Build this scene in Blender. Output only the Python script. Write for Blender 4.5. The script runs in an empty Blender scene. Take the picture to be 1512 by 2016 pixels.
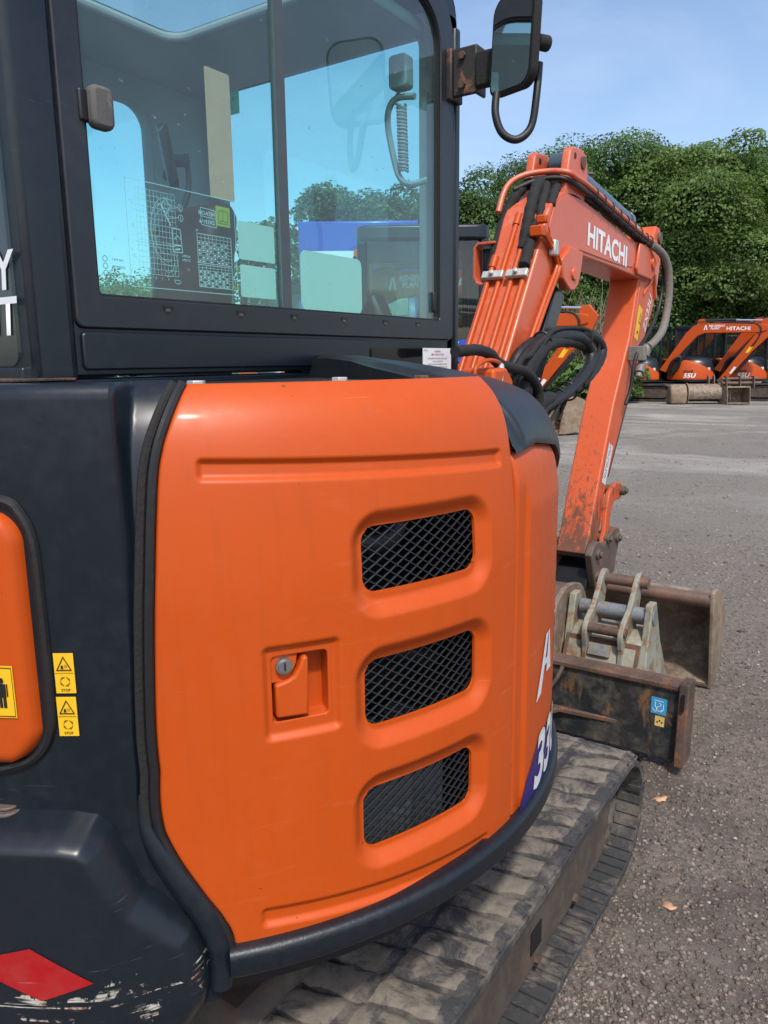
import bpy, bmesh, math, random
import numpy as np
from mathutils import Vector, Matrix

random.seed(7)
rng = np.random.default_rng(11)
SC = bpy.context.scene
COL = SC.collection
PI = math.pi
rad = math.radians

# ------------------------------------------------------------------ camera
cam_data = bpy.data.cameras.new('camera')
cam_data.sensor_fit = 'HORIZONTAL'
cam_data.sensor_width = 36.0
cam_data.lens = 36.0 * 1515 / 1512
cam_data.clip_start = 0.02
cam_data.clip_end = 3000
cam = bpy.data.objects.new('camera', cam_data)
COL.objects.link(cam)
_pitch, _yaw, _roll = rad(11.055), rad(34.071), 0.012
_d = Vector((-math.sin(_yaw) * math.cos(_pitch), math.cos(_yaw) * math.cos(_pitch), -math.sin(_pitch)))
_r = Vector((math.cos(_yaw), math.sin(_yaw), 0))
_u = _r.cross(_d)
_c, _s = math.cos(_roll), math.sin(_roll)
_r2 = _c * _r - _s * _u
_u2 = _s * _r + _c * _u
_m = Matrix((_r2, _u2, -_d)).transposed().to_4x4()
_m.translation = Vector((1.31, -1.2, 1.47))
cam.matrix_world = _m
SC.camera = cam

# ------------------------------------------------------------------ light
SUN_TO = Vector((0.40, -0.42, 0.86)).normalized()
world = bpy.data.worlds.new('World')
SC.world = world
world.use_nodes = True
wn, wl = world.node_tree.nodes, world.node_tree.links
wn.clear()
w_out = wn.new('ShaderNodeOutputWorld')
w_bg = wn.new('ShaderNodeBackground')
w_sky = wn.new('ShaderNodeTexSky')
w_sky.sky_type = 'NISHITA'
w_sky.sun_disc = False
w_sky.sun_elevation = math.asin(SUN_TO.z)
w_sky.sun_rotation = math.atan2(SUN_TO.x, SUN_TO.y)
w_sky.air_density = 1.0
w_sky.dust_density = 2.0
w_sky.ozone_density = 1.7
w_bg.inputs['Strength'].default_value = 0.15
w_tc = wn.new('ShaderNodeTexCoord'); w_mp = wn.new('ShaderNodeMapping'); w_mp.inputs['Scale'].default_value = (1.0, 1.0, 3.2)
w_ns = wn.new('ShaderNodeTexNoise'); w_ns.inputs['Scale'].default_value = 2.6; w_ns.inputs['Detail'].default_value = 7; w_ns.inputs['Roughness'].default_value = 0.6; w_ns.inputs['Distortion'].default_value = 0.5
w_rp = wn.new('ShaderNodeValToRGB'); w_rp.color_ramp.elements[0].position = 0.45; w_rp.color_ramp.elements[1].position = 0.85; w_rp.color_ramp.elements[1].color = (0.20, 0.20, 0.20, 1)
w_mx = wn.new('ShaderNodeMix'); w_mx.data_type = 'RGBA'; w_mx.inputs[7].default_value = (5.2, 5.6, 6.1, 1)
wl.new(w_tc.outputs['Generated'], w_mp.inputs['Vector']); wl.new(w_mp.outputs[0], w_ns.inputs['Vector']); wl.new(w_ns.outputs['Fac'], w_rp.inputs['Fac'])
wl.new(w_rp.outputs['Color'], w_mx.inputs[0]); wl.new(w_sky.outputs[0], w_mx.inputs[6])
wl.new(w_mx.outputs[2], w_bg.inputs['Color'])
wl.new(w_bg.outputs[0], w_out.inputs['Surface'])
sun_data = bpy.data.lights.new('sun', 'SUN')
sun_data.energy = 2.4
sun_data.angle = rad(4.0)
sun_data.color = (1.0, 0.95, 0.87)
sun = bpy.data.objects.new('sun', sun_data)
COL.objects.link(sun)
sun.rotation_euler = (-SUN_TO).to_track_quat('-Z', 'Y').to_euler()
SC.view_settings.view_transform = 'Standard'
SC.view_settings.look = 'None'
SC.view_settings.gamma = 1.0
SC.view_settings.exposure = 0.57
SC.view_settings.use_curve_mapping = False
SC.render.engine = 'CYCLES'
SC.cycles.max_bounces = 8
SC.cycles.transparent_max_bounces = 24

# ------------------------------------------------------------------ materials
def new_mat(name):
    m = bpy.data.materials.new(name)
    m.use_nodes = True
    nt = m.node_tree
    b = nt.nodes['Principled BSDF']
    return m, nt, b

def node(nt, kind, **kw):
    n = nt.nodes.new(kind)
    for k, v in kw.items():
        if k in n.inputs:
            n.inputs[k].default_value = v
        else:
            setattr(n, k, v)
    return n

def coords(nt, scale=(1, 1, 1), kind='Object', rot=(0, 0, 0)):
    t = nt.nodes.new('ShaderNodeTexCoord')
    mp = nt.nodes.new('ShaderNodeMapping')
    mp.inputs['Scale'].default_value = scale
    mp.inputs['Rotation'].default_value = rot
    nt.links.new(t.outputs[kind], mp.inputs['Vector'])
    return mp.outputs[0]

def noise(nt, vec, scale, detail=4, rough=0.6, dist=0.0):
    n = nt.nodes.new('ShaderNodeTexNoise')
    n.inputs['Scale'].default_value = scale
    n.inputs['Detail'].default_value = detail
    n.inputs['Roughness'].default_value = rough
    n.inputs['Distortion'].default_value = dist
    nt.links.new(vec, n.inputs['Vector'])
    return n.outputs['Fac']

def ramp(nt, fac, p0, p1, c0=(0, 0, 0, 1), c1=(1, 1, 1, 1)):
    r = nt.nodes.new('ShaderNodeValToRGB')
    e = r.color_ramp.elements
    e[0].position, e[1].position = p0, p1
    e[0].color, e[1].color = c0, c1
    nt.links.new(fac, r.inputs['Fac'])
    return r.outputs['Color']

def mix(nt, fac, a, b, blend='MIX'):
    m = nt.nodes.new('ShaderNodeMix')
    m.data_type = 'RGBA'
    m.blend_type = blend
    for sock, v in ((m.inputs['Factor'], fac), (m.inputs['A'], a), (m.inputs['B'], b)):
        pass
    def put(idx, v):
        s = m.inputs[idx]
        if isinstance(v, (int, float)):
            s.default_value = v
        elif isinstance(v, tuple):
            s.default_value = v if len(v) == 4 else (*v, 1)
        else:
            nt.links.new(v, s)
    put(0, fac); put(6, a); put(7, b)
    return m.outputs[2]

def mathn(nt, op, a, b=0.0, clamp=False):
    m = nt.nodes.new('ShaderNodeMath')
    m.operation = op
    m.use_clamp = clamp
    for i, v in enumerate((a, b)):
        if isinstance(v, (int, float)):
            m.inputs[i].default_value = v
        else:
            nt.links.new(v, m.inputs[i])
    return m.outputs[0]

def bump(nt, b, h, strength=0.3, dist=0.01):
    n = nt.nodes.new('ShaderNodeBump')
    n.inputs['Strength'].default_value = strength
    n.inputs['Distance'].default_value = dist
    nt.links.new(h, n.inputs['Height'])
    nt.links.new(n.outputs[0], b.inputs['Normal'])

def paint(name, col, rough=0.35, var=0.12, dust=0.15, dust_col=(0.33, 0.28, 0.22), scratch=0.0, scratch_col=(0.6, 0.58, 0.52), coat=0.0, metallic=0.0, spec=0.5, chips=0.0):
    """painted metal: slight tone drift, dust film in patches, fine stretched scratches"""
    m, nt, b = new_mat(name)
    v = coords(nt)
    n1 = noise(nt, v, 3.0, 5, 0.6)
    n2 = noise(nt, v, 38.0, 4, 0.7)
    base = mix(nt, n1, tuple(c * (1 - var) for c in col), tuple(min(1, c * (1 + var)) for c in col))
    d = mathn(nt, 'MULTIPLY', ramp(nt, mathn(nt, 'MULTIPLY', n1, n2), 0.22, 0.5), dust)
    base = mix(nt, d, base, dust_col)
    if chips > 0:
        cn = noise(nt, v, 70.0, 1, 0.5)
        base = mix(nt, mathn(nt, 'MULTIPLY', ramp(nt, cn, 0.800, 0.810), chips), base, (0.06, 0.03, 0.02))
        sm = noise(nt, coords(nt, (1.5, 1.5, 14.0)), 3.0, 6, 0.7)
        base = mix(nt, mathn(nt, 'MULTIPLY', ramp(nt, sm, 0.60, 0.75), 0.10), base, (0.75, 0.35, 0.2))
        stv = noise(nt, coords(nt, (26.0, 26.0, 1.1)), 2.0, 5, 0.65)
        base = mix(nt, mathn(nt, 'MULTIPLY', ramp(nt, stv, 0.52, 0.72), 0.13), base, (0.20, 0.055, 0.02))
        fs_ = noise(nt, coords(nt, (3.0, 3.0, 160.0), rot=(0.15, 0.1, 0)), 2.0, 3, 0.7)
        base = mix(nt, mathn(nt, 'MULTIPLY', mathn(nt, 'MULTIPLY', ramp(nt, fs_, 0.68, 0.73), ramp(nt, n1, 0.48, 0.60)), 0.22), base, (0.8, 0.4, 0.25))
    if scratch > 0:
        vs = coords(nt, (2.2, 2.2, 60.0), rot=(0.25, 0.12, 0))
        s1 = noise(nt, vs, 5.0, 3, 0.75, 0.3)
        vs2 = coords(nt, (50, 50, 2.0), rot=(0.1, -0.2, 0.3))
        s2 = noise(nt, vs2, 3.0, 3, 0.7)
        msk = ramp(nt, n1, 0.5, 0.72)
        s = mathn(nt, 'MAXIMUM', ramp(nt, s1, 0.66, 0.72), ramp(nt, s2, 0.70, 0.76))
        s = mathn(nt, 'MULTIPLY', mathn(nt, 'MULTIPLY', s, msk), scratch)
        base = mix(nt, s, base, scratch_col)
    nt.links.new(base, b.inputs['Base Color'])
    rr = mathn(nt, 'ADD', mathn(nt, 'MULTIPLY', n2, 0.22), rough - 0.11)
    rr = mathn(nt, 'ADD', rr, mathn(nt, 'MULTIPLY', d, 0.4))
    nt.links.new(rr, b.inputs['Roughness'])
    b.inputs['Metallic'].default_value = metallic
    b.inputs['Specular IOR Level'].default_value = spec
    if coat:
        b.inputs['Coat Weight'].default_value = coat
        b.inputs['Coat Roughness'].default_value = 0.12
    bump(nt, b, noise(nt, v, 7.0, 2, 0.4), 0.05, 0.02)
    return m

def worn(name, col, rust=(0.16, 0.065, 0.03), amount=0.5, scale=6.0, rough=0.6, dark=(0.045, 0.03, 0.022), dark_amt=0.35, stretch=(1, 1, 1), mud=None, mud_amt=0.0):
    """paint or steel worn to rust and dirt in blotches and streaks"""
    m, nt, b = new_mat(name)
    v = coords(nt, stretch)
    n1 = noise(nt, v, scale, 8, 0.68, 0.4)
    n2 = noise(nt, v, scale * 4.5, 6, 0.7)
    n3 = noise(nt, coords(nt), scale * 0.45, 3, 0.5)
    base = mix(nt, n2, tuple(c * 0.82 for c in col), tuple(min(1, c * 1.15) for c in col))
    rcol = mix(nt, n2, tuple(c * 0.6 for c in rust), tuple(min(1, c * 1.7) for c in rust))
    lo = 0.72 - amount * 0.42
    base = mix(nt, ramp(nt, n1, lo, lo + 0.09), base, rcol)
    dk = mathn(nt, 'MULTIPLY', ramp(nt, mathn(nt, 'MULTIPLY', n2, n3), 0.2, 0.36), dark_amt)
    base = mix(nt, dk, base, dark)
    if mud is not None:
        n4 = noise(nt, coords(nt), scale * 1.3, 6, 0.7)
        base = mix(nt, mathn(nt, 'MULTIPLY', ramp(nt, n4, 0.45, 0.62), mud_amt), base, mud)
    nt.links.new(base, b.inputs['Base Color'])
    nt.links.new(mathn(nt, 'ADD', mathn(nt, 'MULTIPLY', n2, 0.3), rough - 0.15), b.inputs['Roughness'])
    bump(nt, b, mathn(nt, 'ADD', n1, n2), 0.25, 0.004)
    return m

def plain(name, col, rough=0.5, metallic=0.0, var=0.15, scale=25.0, bumpiness=0.0, emit=None):
    m, nt, b = new_mat(name)
    v = coords(nt)
    n = noise(nt, v, scale, 4, 0.6)
    nt.links.new(mix(nt, n, tuple(c * (1 - var) for c in col), tuple(min(1, c * (1 + var)) for c in col)), b.inputs['Base Color'])
    b.inputs['Roughness'].default_value = rough
    b.inputs['Metallic'].default_value = metallic
    if bumpiness:
        bump(nt, b, n, bumpiness, 0.004)
    return m

def glass(name, tint=(0.66, 0.99, 0.97), ior=1.55, dirt=0.05, spot_amt=0.25):
    m = bpy.data.materials.new(name)
    m.use_nodes = True
    nt = m.node_tree
    nt.nodes.clear()
    out = nt.nodes.new('ShaderNodeOutputMaterial')
    tr = nt.nodes.new('ShaderNodeBsdfTransparent')
    tr.inputs['Color'].default_value = (*[math.sqrt(c) for c in tint], 1)
    gl = nt.nodes.new('ShaderNodeBsdfGlossy')
    gl.inputs['Roughness'].default_value = 0.01
    fr = nt.nodes.new('ShaderNodeFresnel')
    fr.inputs['IOR'].default_value = ior
    ge = nt.nodes.new('ShaderNodeNewGeometry')
    fac = mathn(nt, 'MULTIPLY', mathn(nt, 'MULTIPLY', fr.outputs[0], 1.7, True), mathn(nt, 'SUBTRACT', 1.0, ge.outputs['Backfacing']))
    ms = nt.nodes.new('ShaderNodeMixShader')
    nt.links.new(fac, ms.inputs[0]); nt.links.new(tr.outputs[0], ms.inputs[1]); nt.links.new(gl.outputs[0], ms.inputs[2])
    df = nt.nodes.new('ShaderNodeBsdfDiffuse')
    df.inputs['Color'].default_value = (0.5, 0.5, 0.46, 1)
    v = coords(nt)
    spots = ramp(nt, noise(nt, v, 90.0, 1, 0.4), 0.76, 0.80)
    film = mathn(nt, 'MULTIPLY', noise(nt, v, 6.0, 5, 0.7), dirt)
    ms2 = nt.nodes.new('ShaderNodeMixShader')
    nt.links.new(mathn(nt, 'ADD', film, mathn(nt, 'MULTIPLY', spots, spot_amt)), ms2.inputs[0])
    nt.links.new(ms.outputs[0], ms2.inputs[1]); nt.links.new(df.outputs[0], ms2.inputs[2])
    nt.links.new(ms2.outputs[0], out.inputs['Surface'])
    return m

ORANGE = (0.478, 0.066, 0.0034)
GREY = (0.0055, 0.0095, 0.0150)
M = {}
M['orange'] = paint('orange_paint', ORANGE, 0.46, 0.04, 0.025, coat=0.05, spec=0.33, chips=0.8)
M['orange_old_sheen'] = paint('faded_orange_painted_sheen', (0.56, 0.090, 0.024), 0.36, 0.1, 0.5, (0.52, 0.26, 0.22), scratch=0.5, scratch_col=(0.10, 0.04, 0.02), spec=0.7)  # faded orange; the pinkish film paints the sky's sheen into the colour
M['orange_worn'] = worn('orange_paint_worn', (0.54, 0.085, 0.02), (0.11, 0.045, 0.022), 0.42, 9.0, 0.5, stretch=(3, 3, 0.9), dark_amt=0.3)
M['grey'] = paint('slate_paint', GREY, 0.31, 0.2, 0.07, (0.12, 0.12, 0.12), scratch=0.4, scratch_col=(0.15, 0.16, 0.17), spec=0.48)
M['grey_matt'] = paint('slate_plastic', (0.013, 0.016, 0.020), 0.42, 0.15, 0.08, (0.15, 0.15, 0.14))
M['black'] = plain('black_plastic', (0.007, 0.007, 0.008), 0.5, var=0.3)
M['rubber'] = plain('rubber', (0.009, 0.009, 0.010), 0.55, var=0.4, scale=60, bumpiness=0.25)
M['sleeve'] = plain('hose_sleeve', (0.012, 0.011, 0.0105), 0.85, var=0.5, scale=140, bumpiness=0.5)
M['interior'] = plain('cab_lining', (0.30, 0.32, 0.345), 0.75, var=0.1, scale=12)
M['seat'] = plain('seat_cloth', (0.02, 0.02, 0.022), 0.9, var=0.4, scale=90, bumpiness=0.3)
M['steel'] = plain('bare_steel', (0.42, 0.42, 0.41), 0.35, 0.9, 0.25, 40)
M['zinc'] = plain('zinc_plate', (0.55, 0.54, 0.50), 0.5, 0.6, 0.2, 60)
M['chrome'] = plain('chrome', (0.78, 0.8, 0.82), 0.08, 1.0, 0.03)
M['rust'] = worn('rusty_steel', (0.105, 0.066, 0.047), (0.17, 0.068, 0.030), 0.50, 24.0, 0.8, dark=(0.025, 0.018, 0.014), dark_amt=0.75)
M['rust_bracket'] = worn('rusted_black_bracket', (0.022, 0.02, 0.02), (0.20, 0.08, 0.035), 0.45, 18.0, 0.6, dark_amt=0.2)
M['blade'] = worn('worn_black_blade', (0.014, 0.018, 0.022), (0.16, 0.08, 0.036), 0.36, 9.0, 0.45, dark_amt=0.3, stretch=(1, 1, 0.4), mud=(0.25, 0.22, 0.17), mud_amt=0.25)
M['bucket_brown'] = worn('brown_bucket_steel', (0.185, 0.135, 0.100), (0.20, 0.10, 0.052), 0.42, 9.0, 0.6, dark_amt=0.55, mud=(0.36, 0.29, 0.21), mud_amt=0.65)
M['bucket_tube'] = worn('rusted_tube', (0.14, 0.088, 0.065), (0.17, 0.075, 0.04), 0.5, 22.0, 0.5, dark_amt=0.6)
M['bucket_pale'] = worn('pale_bucket_paint', (0.30, 0.30, 0.245), (0.19, 0.09, 0.04), 0.46, 13.0, 0.6, dark=(0.06, 0.05, 0.04), dark_amt=0.6, mud=(0.27, 0.21, 0.12), mud_amt=0.65)
M['bucket_hanger'] = worn('rust_streaked_hanger', (0.27, 0.255, 0.20), (0.19, 0.085, 0.04), 0.52, 14.0, 0.65, dark_amt=0.35)
M['bucket_blue'] = worn('blue_grey_bucket_paint', (0.17, 0.20, 0.23), (0.19, 0.10, 0.05), 0.40, 16.0, 0.6, dark=(0.06, 0.05, 0.04), dark_amt=0.6, mud=(0.26, 0.22, 0.16), mud_amt=0.35)
M['bucket_clay'] = worn('clay_covered_steel', (0.23, 0.165, 0.105), (0.17, 0.085, 0.042), 0.42, 6.0, 0.75, dark_amt=0.45, mud=(0.33, 0.27, 0.19), mud_amt=0.5)
M['frame'] = worn('track_frame_steel', (0.060, 0.045, 0.036), (0.095, 0.055, 0.035), 0.5, 8.0, 0.75, dark_amt=0.3, mud=(0.17, 0.13, 0.09), mud_amt=0.25)
M['hitch'] = worn('hitch_steel', (0.10, 0.075, 0.06), (0.15, 0.065, 0.035), 0.5, 16.0, 0.6, dark_amt=0.5)
M['belt'] = worn('track_rubber', (0.028, 0.028, 0.03), (0.12, 0.10, 0.08), 0.35, 6.0, 0.75, dark=(0.012, 0.012, 0.013), dark_amt=0.5, mud=(0.2, 0.165, 0.125), mud_amt=0.35)
M['lug_dust'] = worn('dusty_tread', (0.25, 0.205, 0.16), (0.05, 0.047, 0.045), 0.40, 13.0, 0.9, dark=(0.03, 0.03, 0.03), dark_amt=0.35)
def tread_mat(name, dusty):
    m, nt, b = new_mat(name)
    pos = nt.nodes.new('ShaderNodeNewGeometry').outputs['Position']
    n1 = noise(nt, pos, 11.0, 9, 0.72, 0.6)
    n2 = noise(nt, pos, 55.0, 6, 0.75)
    n3 = noise(nt, pos, 3.0, 4, 0.6)
    dust = mix(nt, n2, (0.085, 0.070, 0.057), (0.27, 0.225, 0.178))
    rub = mix(nt, n2, (0.012, 0.012, 0.014), (0.055, 0.054, 0.055))
    k = mathn(nt, 'ADD', n1, mathn(nt, 'MULTIPLY', mathn(nt, 'SUBTRACT', n3, 0.5), 0.5))
    lo = 0.41 if dusty else 0.49
    f = mathn(nt, 'MULTIPLY', ramp(nt, k, lo, lo + 0.13), 0.95 if dusty else 0.6)
    nt.links.new(mix(nt, f, rub, dust), b.inputs['Base Color'])
    b.inputs['Roughness'].default_value = 0.85
    bump(nt, b, mathn(nt, 'ADD', n1, n2), 0.6, 0.006)
    return m
M['lug_dust'] = tread_mat('dusty_tread', True)
M['belt'] = tread_mat('track_rubber', False)
M['glass'] = glass('tinted_glass')
M['glass_clear'] = glass('hatch_glass', (0.9, 0.97, 0.97))
M['glass_far'] = glass('tinted_glass_far', (0.45, 0.6, 0.6), 1.5, 0.03, 0.0)
M['white'] = plain('white_print', (0.75, 0.75, 0.75), 0.5, var=0.05)
M['white_worn'] = worn('white_decal_worn', (0.62, 0.62, 0.63), (0.5, 0.12, 0.04), 0.12, 30.0, 0.5, dark_amt=0.1)
M['yellow'] = plain('yellow_decal', (0.80, 0.46, 0.015), 0.4, var=0.05)
M['print_black'] = plain('black_print', (0.012, 0.01, 0.01), 0.5)
M['print_red'] = plain('red_print', (0.5, 0.03, 0.03), 0.5)
M['print_green'] = plain('green_print', (0.01, 0.36, 0.20), 0.5)
M['red_reflector'] = paint('red_reflector', (0.36, 0.006, 0.009), 0.3, 0.1, 0.1, scratch=0.5)
M['blue'] = paint('blue_paint', (0.012, 0.06, 0.42), 0.35, 0.05, 0.1, coat=0.2)
M['navy'] = plain('navy_decal', (0.02, 0.012, 0.13), 0.4)
M['blue_decal'] = worn('blue_decal', (0.04, 0.28, 0.52), (0.6, 0.6, 0.6), 0.1, 25.0, 0.4, dark_amt=0.15)
M['yellow_decal'] = worn('yellow_decal_worn', (0.70, 0.50, 0.16), (0.2, 0.15, 0.1), 0.25, 30.0, 0.5, dark_amt=0.3)
M['mint'] = plain('sticker_backing', (0.52, 0.62, 0.56), 0.7, var=0.05)
M['brown_sticker'] = worn('aged_sticker_backing', (0.66, 0.33, 0.22), (0.62, 0.52, 0.16), 0.22, 9.0, 0.8, dark_amt=0.05)
M['chart'] = plain('chart_lines', (0.62, 0.72, 0.70), 0.6, var=0.05)
M['leaf_dry'] = plain('dry_leaf', (0.52, 0.29, 0.17), 0.8, var=0.35, scale=40)
M['mirror'] = plain('mirror_glass', (0.55, 0.58, 0.56), 0.03, 1.0, 0.05)

def film(name, col):
    m, nt, b = new_mat(name)
    b.inputs['Base Color'].default_value = (*col, 1); b.inputs['Roughness'].default_value = 0.5
    tl = nt.nodes.new('ShaderNodeBsdfTranslucent'); tl.inputs['Color'].default_value = (*col, 1)
    ms = nt.nodes.new('ShaderNodeMixShader'); ms.inputs[0].default_value = 0.75
    nt.links.new(b.outputs[0], ms.inputs[1]); nt.links.new(tl.outputs[0], ms.inputs[2])
    nt.links.new(ms.outputs[0], nt.nodes['Material Output'].inputs['Surface'])
    return m
M['film_green'] = film('green_film', (0.02, 0.55, 0.32)); M['film_white'] = film('white_film', (0.8, 0.85, 0.82))

def tree_mat(name, c0, c1):
    m, nt, b = new_mat(name)
    ge = nt.nodes.new('ShaderNodeNewGeometry')
    r = ge.outputs['Random Per Island']
    v = coords(nt)
    big = noise(nt, v, 0.45, 3, 0.5)
    f = mathn(nt, 'ADD', mathn(nt, 'MULTIPLY', r, 0.6), mathn(nt, 'MULTIPLY', ramp(nt, big, 0.3, 0.7), 0.4))
    nt.links.new(mix(nt, f, c0, c1), b.inputs['Base Color'])
    b.inputs['Roughness'].default_value = 0.5
    b.inputs['Specular IOR Level'].default_value = 0.35
    out = nt.nodes['Material Output']
    tl = nt.nodes.new('ShaderNodeBsdfTranslucent')
    nt.links.new(mix(nt, f, tuple(c * 1.1 for c in c0), tuple(c * 1.2 for c in c1)), tl.inputs['Color'])
    ms = nt.nodes.new('ShaderNodeMixShader')
    ms.inputs[0].default_value = 0.38
    nt.links.new(b.outputs[0], ms.inputs[1]); nt.links.new(tl.outputs[0], ms.inputs[2])
    nt.links.new(ms.outputs[0], out.inputs['Surface'])
    return m
M['leaf_a'] = tree_mat('foliage_mid_green', (0.032, 0.072, 0.018), (0.14, 0.245, 0.06))
M['leaf_b'] = tree_mat('foliage_yellow_green', (0.045, 0.085, 0.019), (0.185, 0.285, 0.065))
M['leaf_c'] = tree_mat('foliage_deep_green', (0.022, 0.054, 0.014), (0.10, 0.175, 0.045))
M['bark'] = plain('bark', (0.07, 0.055, 0.04), 0.9, var=0.4, scale=9, bumpiness=0.6)
M['twig'] = plain('bare_twigs', (0.20, 0.17, 0.11), 0.9, var=0.3)

# ------------------------------------------------------------------ mesh helpers
class MB:
    def __init__(s):
        s.v, s.f, s.mi = [], [], []
    def add(s, vs, fs, mi=0):
        o = len(s.v)
        s.v += [tuple(p) for p in vs]
        s.f += [tuple(i + o for i in f) for f in fs]
        s.mi += [mi] * len(fs)
        return s
    def box(s, lo, hi, mi=0, mat=None):
        x0, y0, z0 = lo; x1, y1, z1 = hi
        vs = [(x0, y0, z0), (x1, y0, z0), (x1, y1, z0), (x0, y1, z0), (x0, y0, z1), (x1, y0, z1), (x1, y1, z1), (x0, y1, z1)]
        if mat is not None:
            vs = [tuple(mat @ Vector(p)) for p in vs]
        return s.add(vs, [(0, 3, 2, 1), (4, 5, 6, 7), (0, 1, 5, 4), (1, 2, 6, 5), (2, 3, 7, 6), (3, 0, 4, 7)], mi)
    def prism(s, poly, w0, w1, F, mi=0):
        n = len(poly)
        vs = [F(u, v, w0) for u, v in poly] + [F(u, v, w1) for u, v in poly]
        fs = [tuple(range(n - 1, -1, -1)), tuple(range(n, 2 * n))]
        fs += [(i, (i + 1) % n, n + (i + 1) % n, n + i) for i in range(n)]
        return s.add(vs, fs, mi)
    def ring(s, outer, inner, w0, w1, F, mi=0):
        n = len(outer)
        vs = [F(u, v, w0) for u, v in outer] + [F(u, v, w0) for u, v in inner] + [F(u, v, w1) for u, v in outer] + [F(u, v, w1) for u, v in inner]
        fs = []
        for i in range(n):
            j = (i + 1) % n
            fs += [(i, n + i, n + j, j), (2 * n + i, 2 * n + j, 3 * n + j, 3 * n + i), (i, j, 2 * n + j, 2 * n + i), (n + i, 3 * n + i, 3 * n + j, n + j)]
        return s.add(vs, fs, mi)
    def tube(s, path, r, seg=10, closed=False, caps=True, mi=0):
        pts = [Vector(p) for p in path]
        n = len(pts)
        rs = r if isinstance(r, (list, tuple)) else [r] * n
        vs, prev = [], None
        for i, p in enumerate(pts):
            if closed:
                t = pts[(i + 1) % n] - pts[i - 1]
            else:
                t = pts[min(i + 1, n - 1)] - pts[max(i - 1, 0)]
            t.normalize()
            if prev is None:
                a = Vector((0, 0, 1)) if abs(t.z) < 0.9 else Vector((1, 0, 0))
                nrm = t.cross(a).normalized()
            else:
                nrm = prev - t * prev.dot(t)
                nrm.normalize()
            prev = nrm
            bn = t.cross(nrm)
            for k in range(seg):
                a = 2 * PI * k / seg
                vs.append(p + (nrm * math.cos(a) + bn * math.sin(a)) * rs[i])
        fs = []
        for i in range(n if closed else n - 1):
            j = (i + 1) % n
            for k in range(seg):
                l = (k + 1) % seg
                fs.append((i * seg + k, i * seg + l, j * seg + l, j * seg + k))
        if caps and not closed:
            fs.append(tuple(range(seg - 1, -1, -1)))
            fs.append(tuple((n - 1) * seg + k for k in range(seg)))
        return s.add(vs, fs, mi)
    def cyl(s, a, b, r, seg=16, mi=0):
        return s.tube([a, b], r, seg, mi=mi)
    def grid(s, P, mi=0, closed_u=False):
        """P: list of rows of points"""
        nr, nc = len(P), len(P[0])
        vs = [p for row in P for p in row]
        fs = []
        for i in range(nr - 1 + (1 if closed_u else 0)):
            for j in range(nc - 1):
                i2 = (i + 1) % nr
                fs.append((i * nc + j, i * nc + j + 1, i2 * nc + j + 1, i2 * nc + j))
        return s.add(vs, fs, mi)
    def mesh(s, name, mats, smooth=40, fix=True):
        me = bpy.data.meshes.new(name)
        me.from_pydata(s.v, [], s.f)
        for m in mats:
            me.materials.append(m)
        if len(mats) > 1:
            me.polygons.foreach_set('material_index', s.mi)
        if fix:
            bm = bmesh.new(); bm.from_mesh(me)
            bmesh.ops.recalc_face_normals(bm, faces=bm.faces)
            bm.to_mesh(me); bm.free()
        if smooth:
            me.polygons.foreach_set('use_smooth', [True] * len(me.polygons))
            me.set_sharp_from_angle(angle=rad(smooth))
        me.update()
        return me
    def build(s, name, mat, parent=None, smooth=40, bevel=0.0, fix=True, seg=2):
        mats = [M[k] for k in (mat if isinstance(mat, (list, tuple)) else [mat])]
        return obj(name, s.mesh(name, mats, smooth, fix), parent, bevel, seg)

def obj(name, me, parent=None, bevel=0.0, seg=2):
    o = bpy.data.objects.new(name, me)
    COL.objects.link(o)
    o.parent = parent
    if bevel:
        b = o.modifiers.new('bevel', 'BEVEL')
        b.width = bevel; b.segments = seg; b.limit_method = 'ANGLE'; b.angle_limit = rad(35)
        b.harden_normals = False
    return o

def tag(o, label, cat, group=None):
    o['label'] = label; o['category'] = cat
    if group:
        o['group'] = group
    return o

def thing(name, label, cat, loc=(0, 0, 0), rz=0.0, group=None):
    o = bpy.data.objects.new(name, None)
    COL.objects.link(o)
    o.location = loc; o.rotation_euler = (0, 0, rz)
    o.empty_display_size = 0.2
    return tag(o, label, cat, group)

def FX(X): return lambda u, v, w: (X + w, u, v)
def FY(Y): return lambda u, v, w: (u, Y + w, v)
def FZ(Z): return lambda u, v, w: (u, v, Z + w)

def rrect(u0, v0, u1, v1, r=0.02, n=6):
    rr = r if isinstance(r, (list, tuple)) else [r] * 4   # bl br tr tl
    cs = [(u0 + rr[0], v0 + rr[0], PI, rr[0]), (u1 - rr[1], v0 + rr[1], 1.5 * PI, rr[1]), (u1 - rr[2], v1 - rr[2], 0, rr[2]), (u0 + rr[3], v1 - rr[3], 0.5 * PI, rr[3])]
    out = []
    for cx, cy, a0, q in cs:
        for k in range(n + 1):
            a = a0 + 0.5 * PI * k / n
            out.append((cx + q * math.cos(a), cy + q * math.sin(a)))
    return out

def smooth_path(pts, k=6):
    P = [Vector(p) for p in pts]
    out = []
    for i in range(len(P) - 1):
        p0, p1, p2, p3 = P[max(i - 1, 0)], P[i], P[i + 1], P[min(i + 2, len(P) - 1)]
        for j in range(k):
            t = j / k
            out.append(0.5 * ((2 * p1) + (p2 - p0) * t + (2 * p0 - 5 * p1 + 4 * p2 - p3) * t * t + (3 * p1 - p0 - 3 * p2 + p3) * t ** 3))
    out.append(P[-1])
    return out

def cpt(th, z, r):
    a = rad(th)
    return (r * math.cos(a), r * math.sin(a), z)

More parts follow.
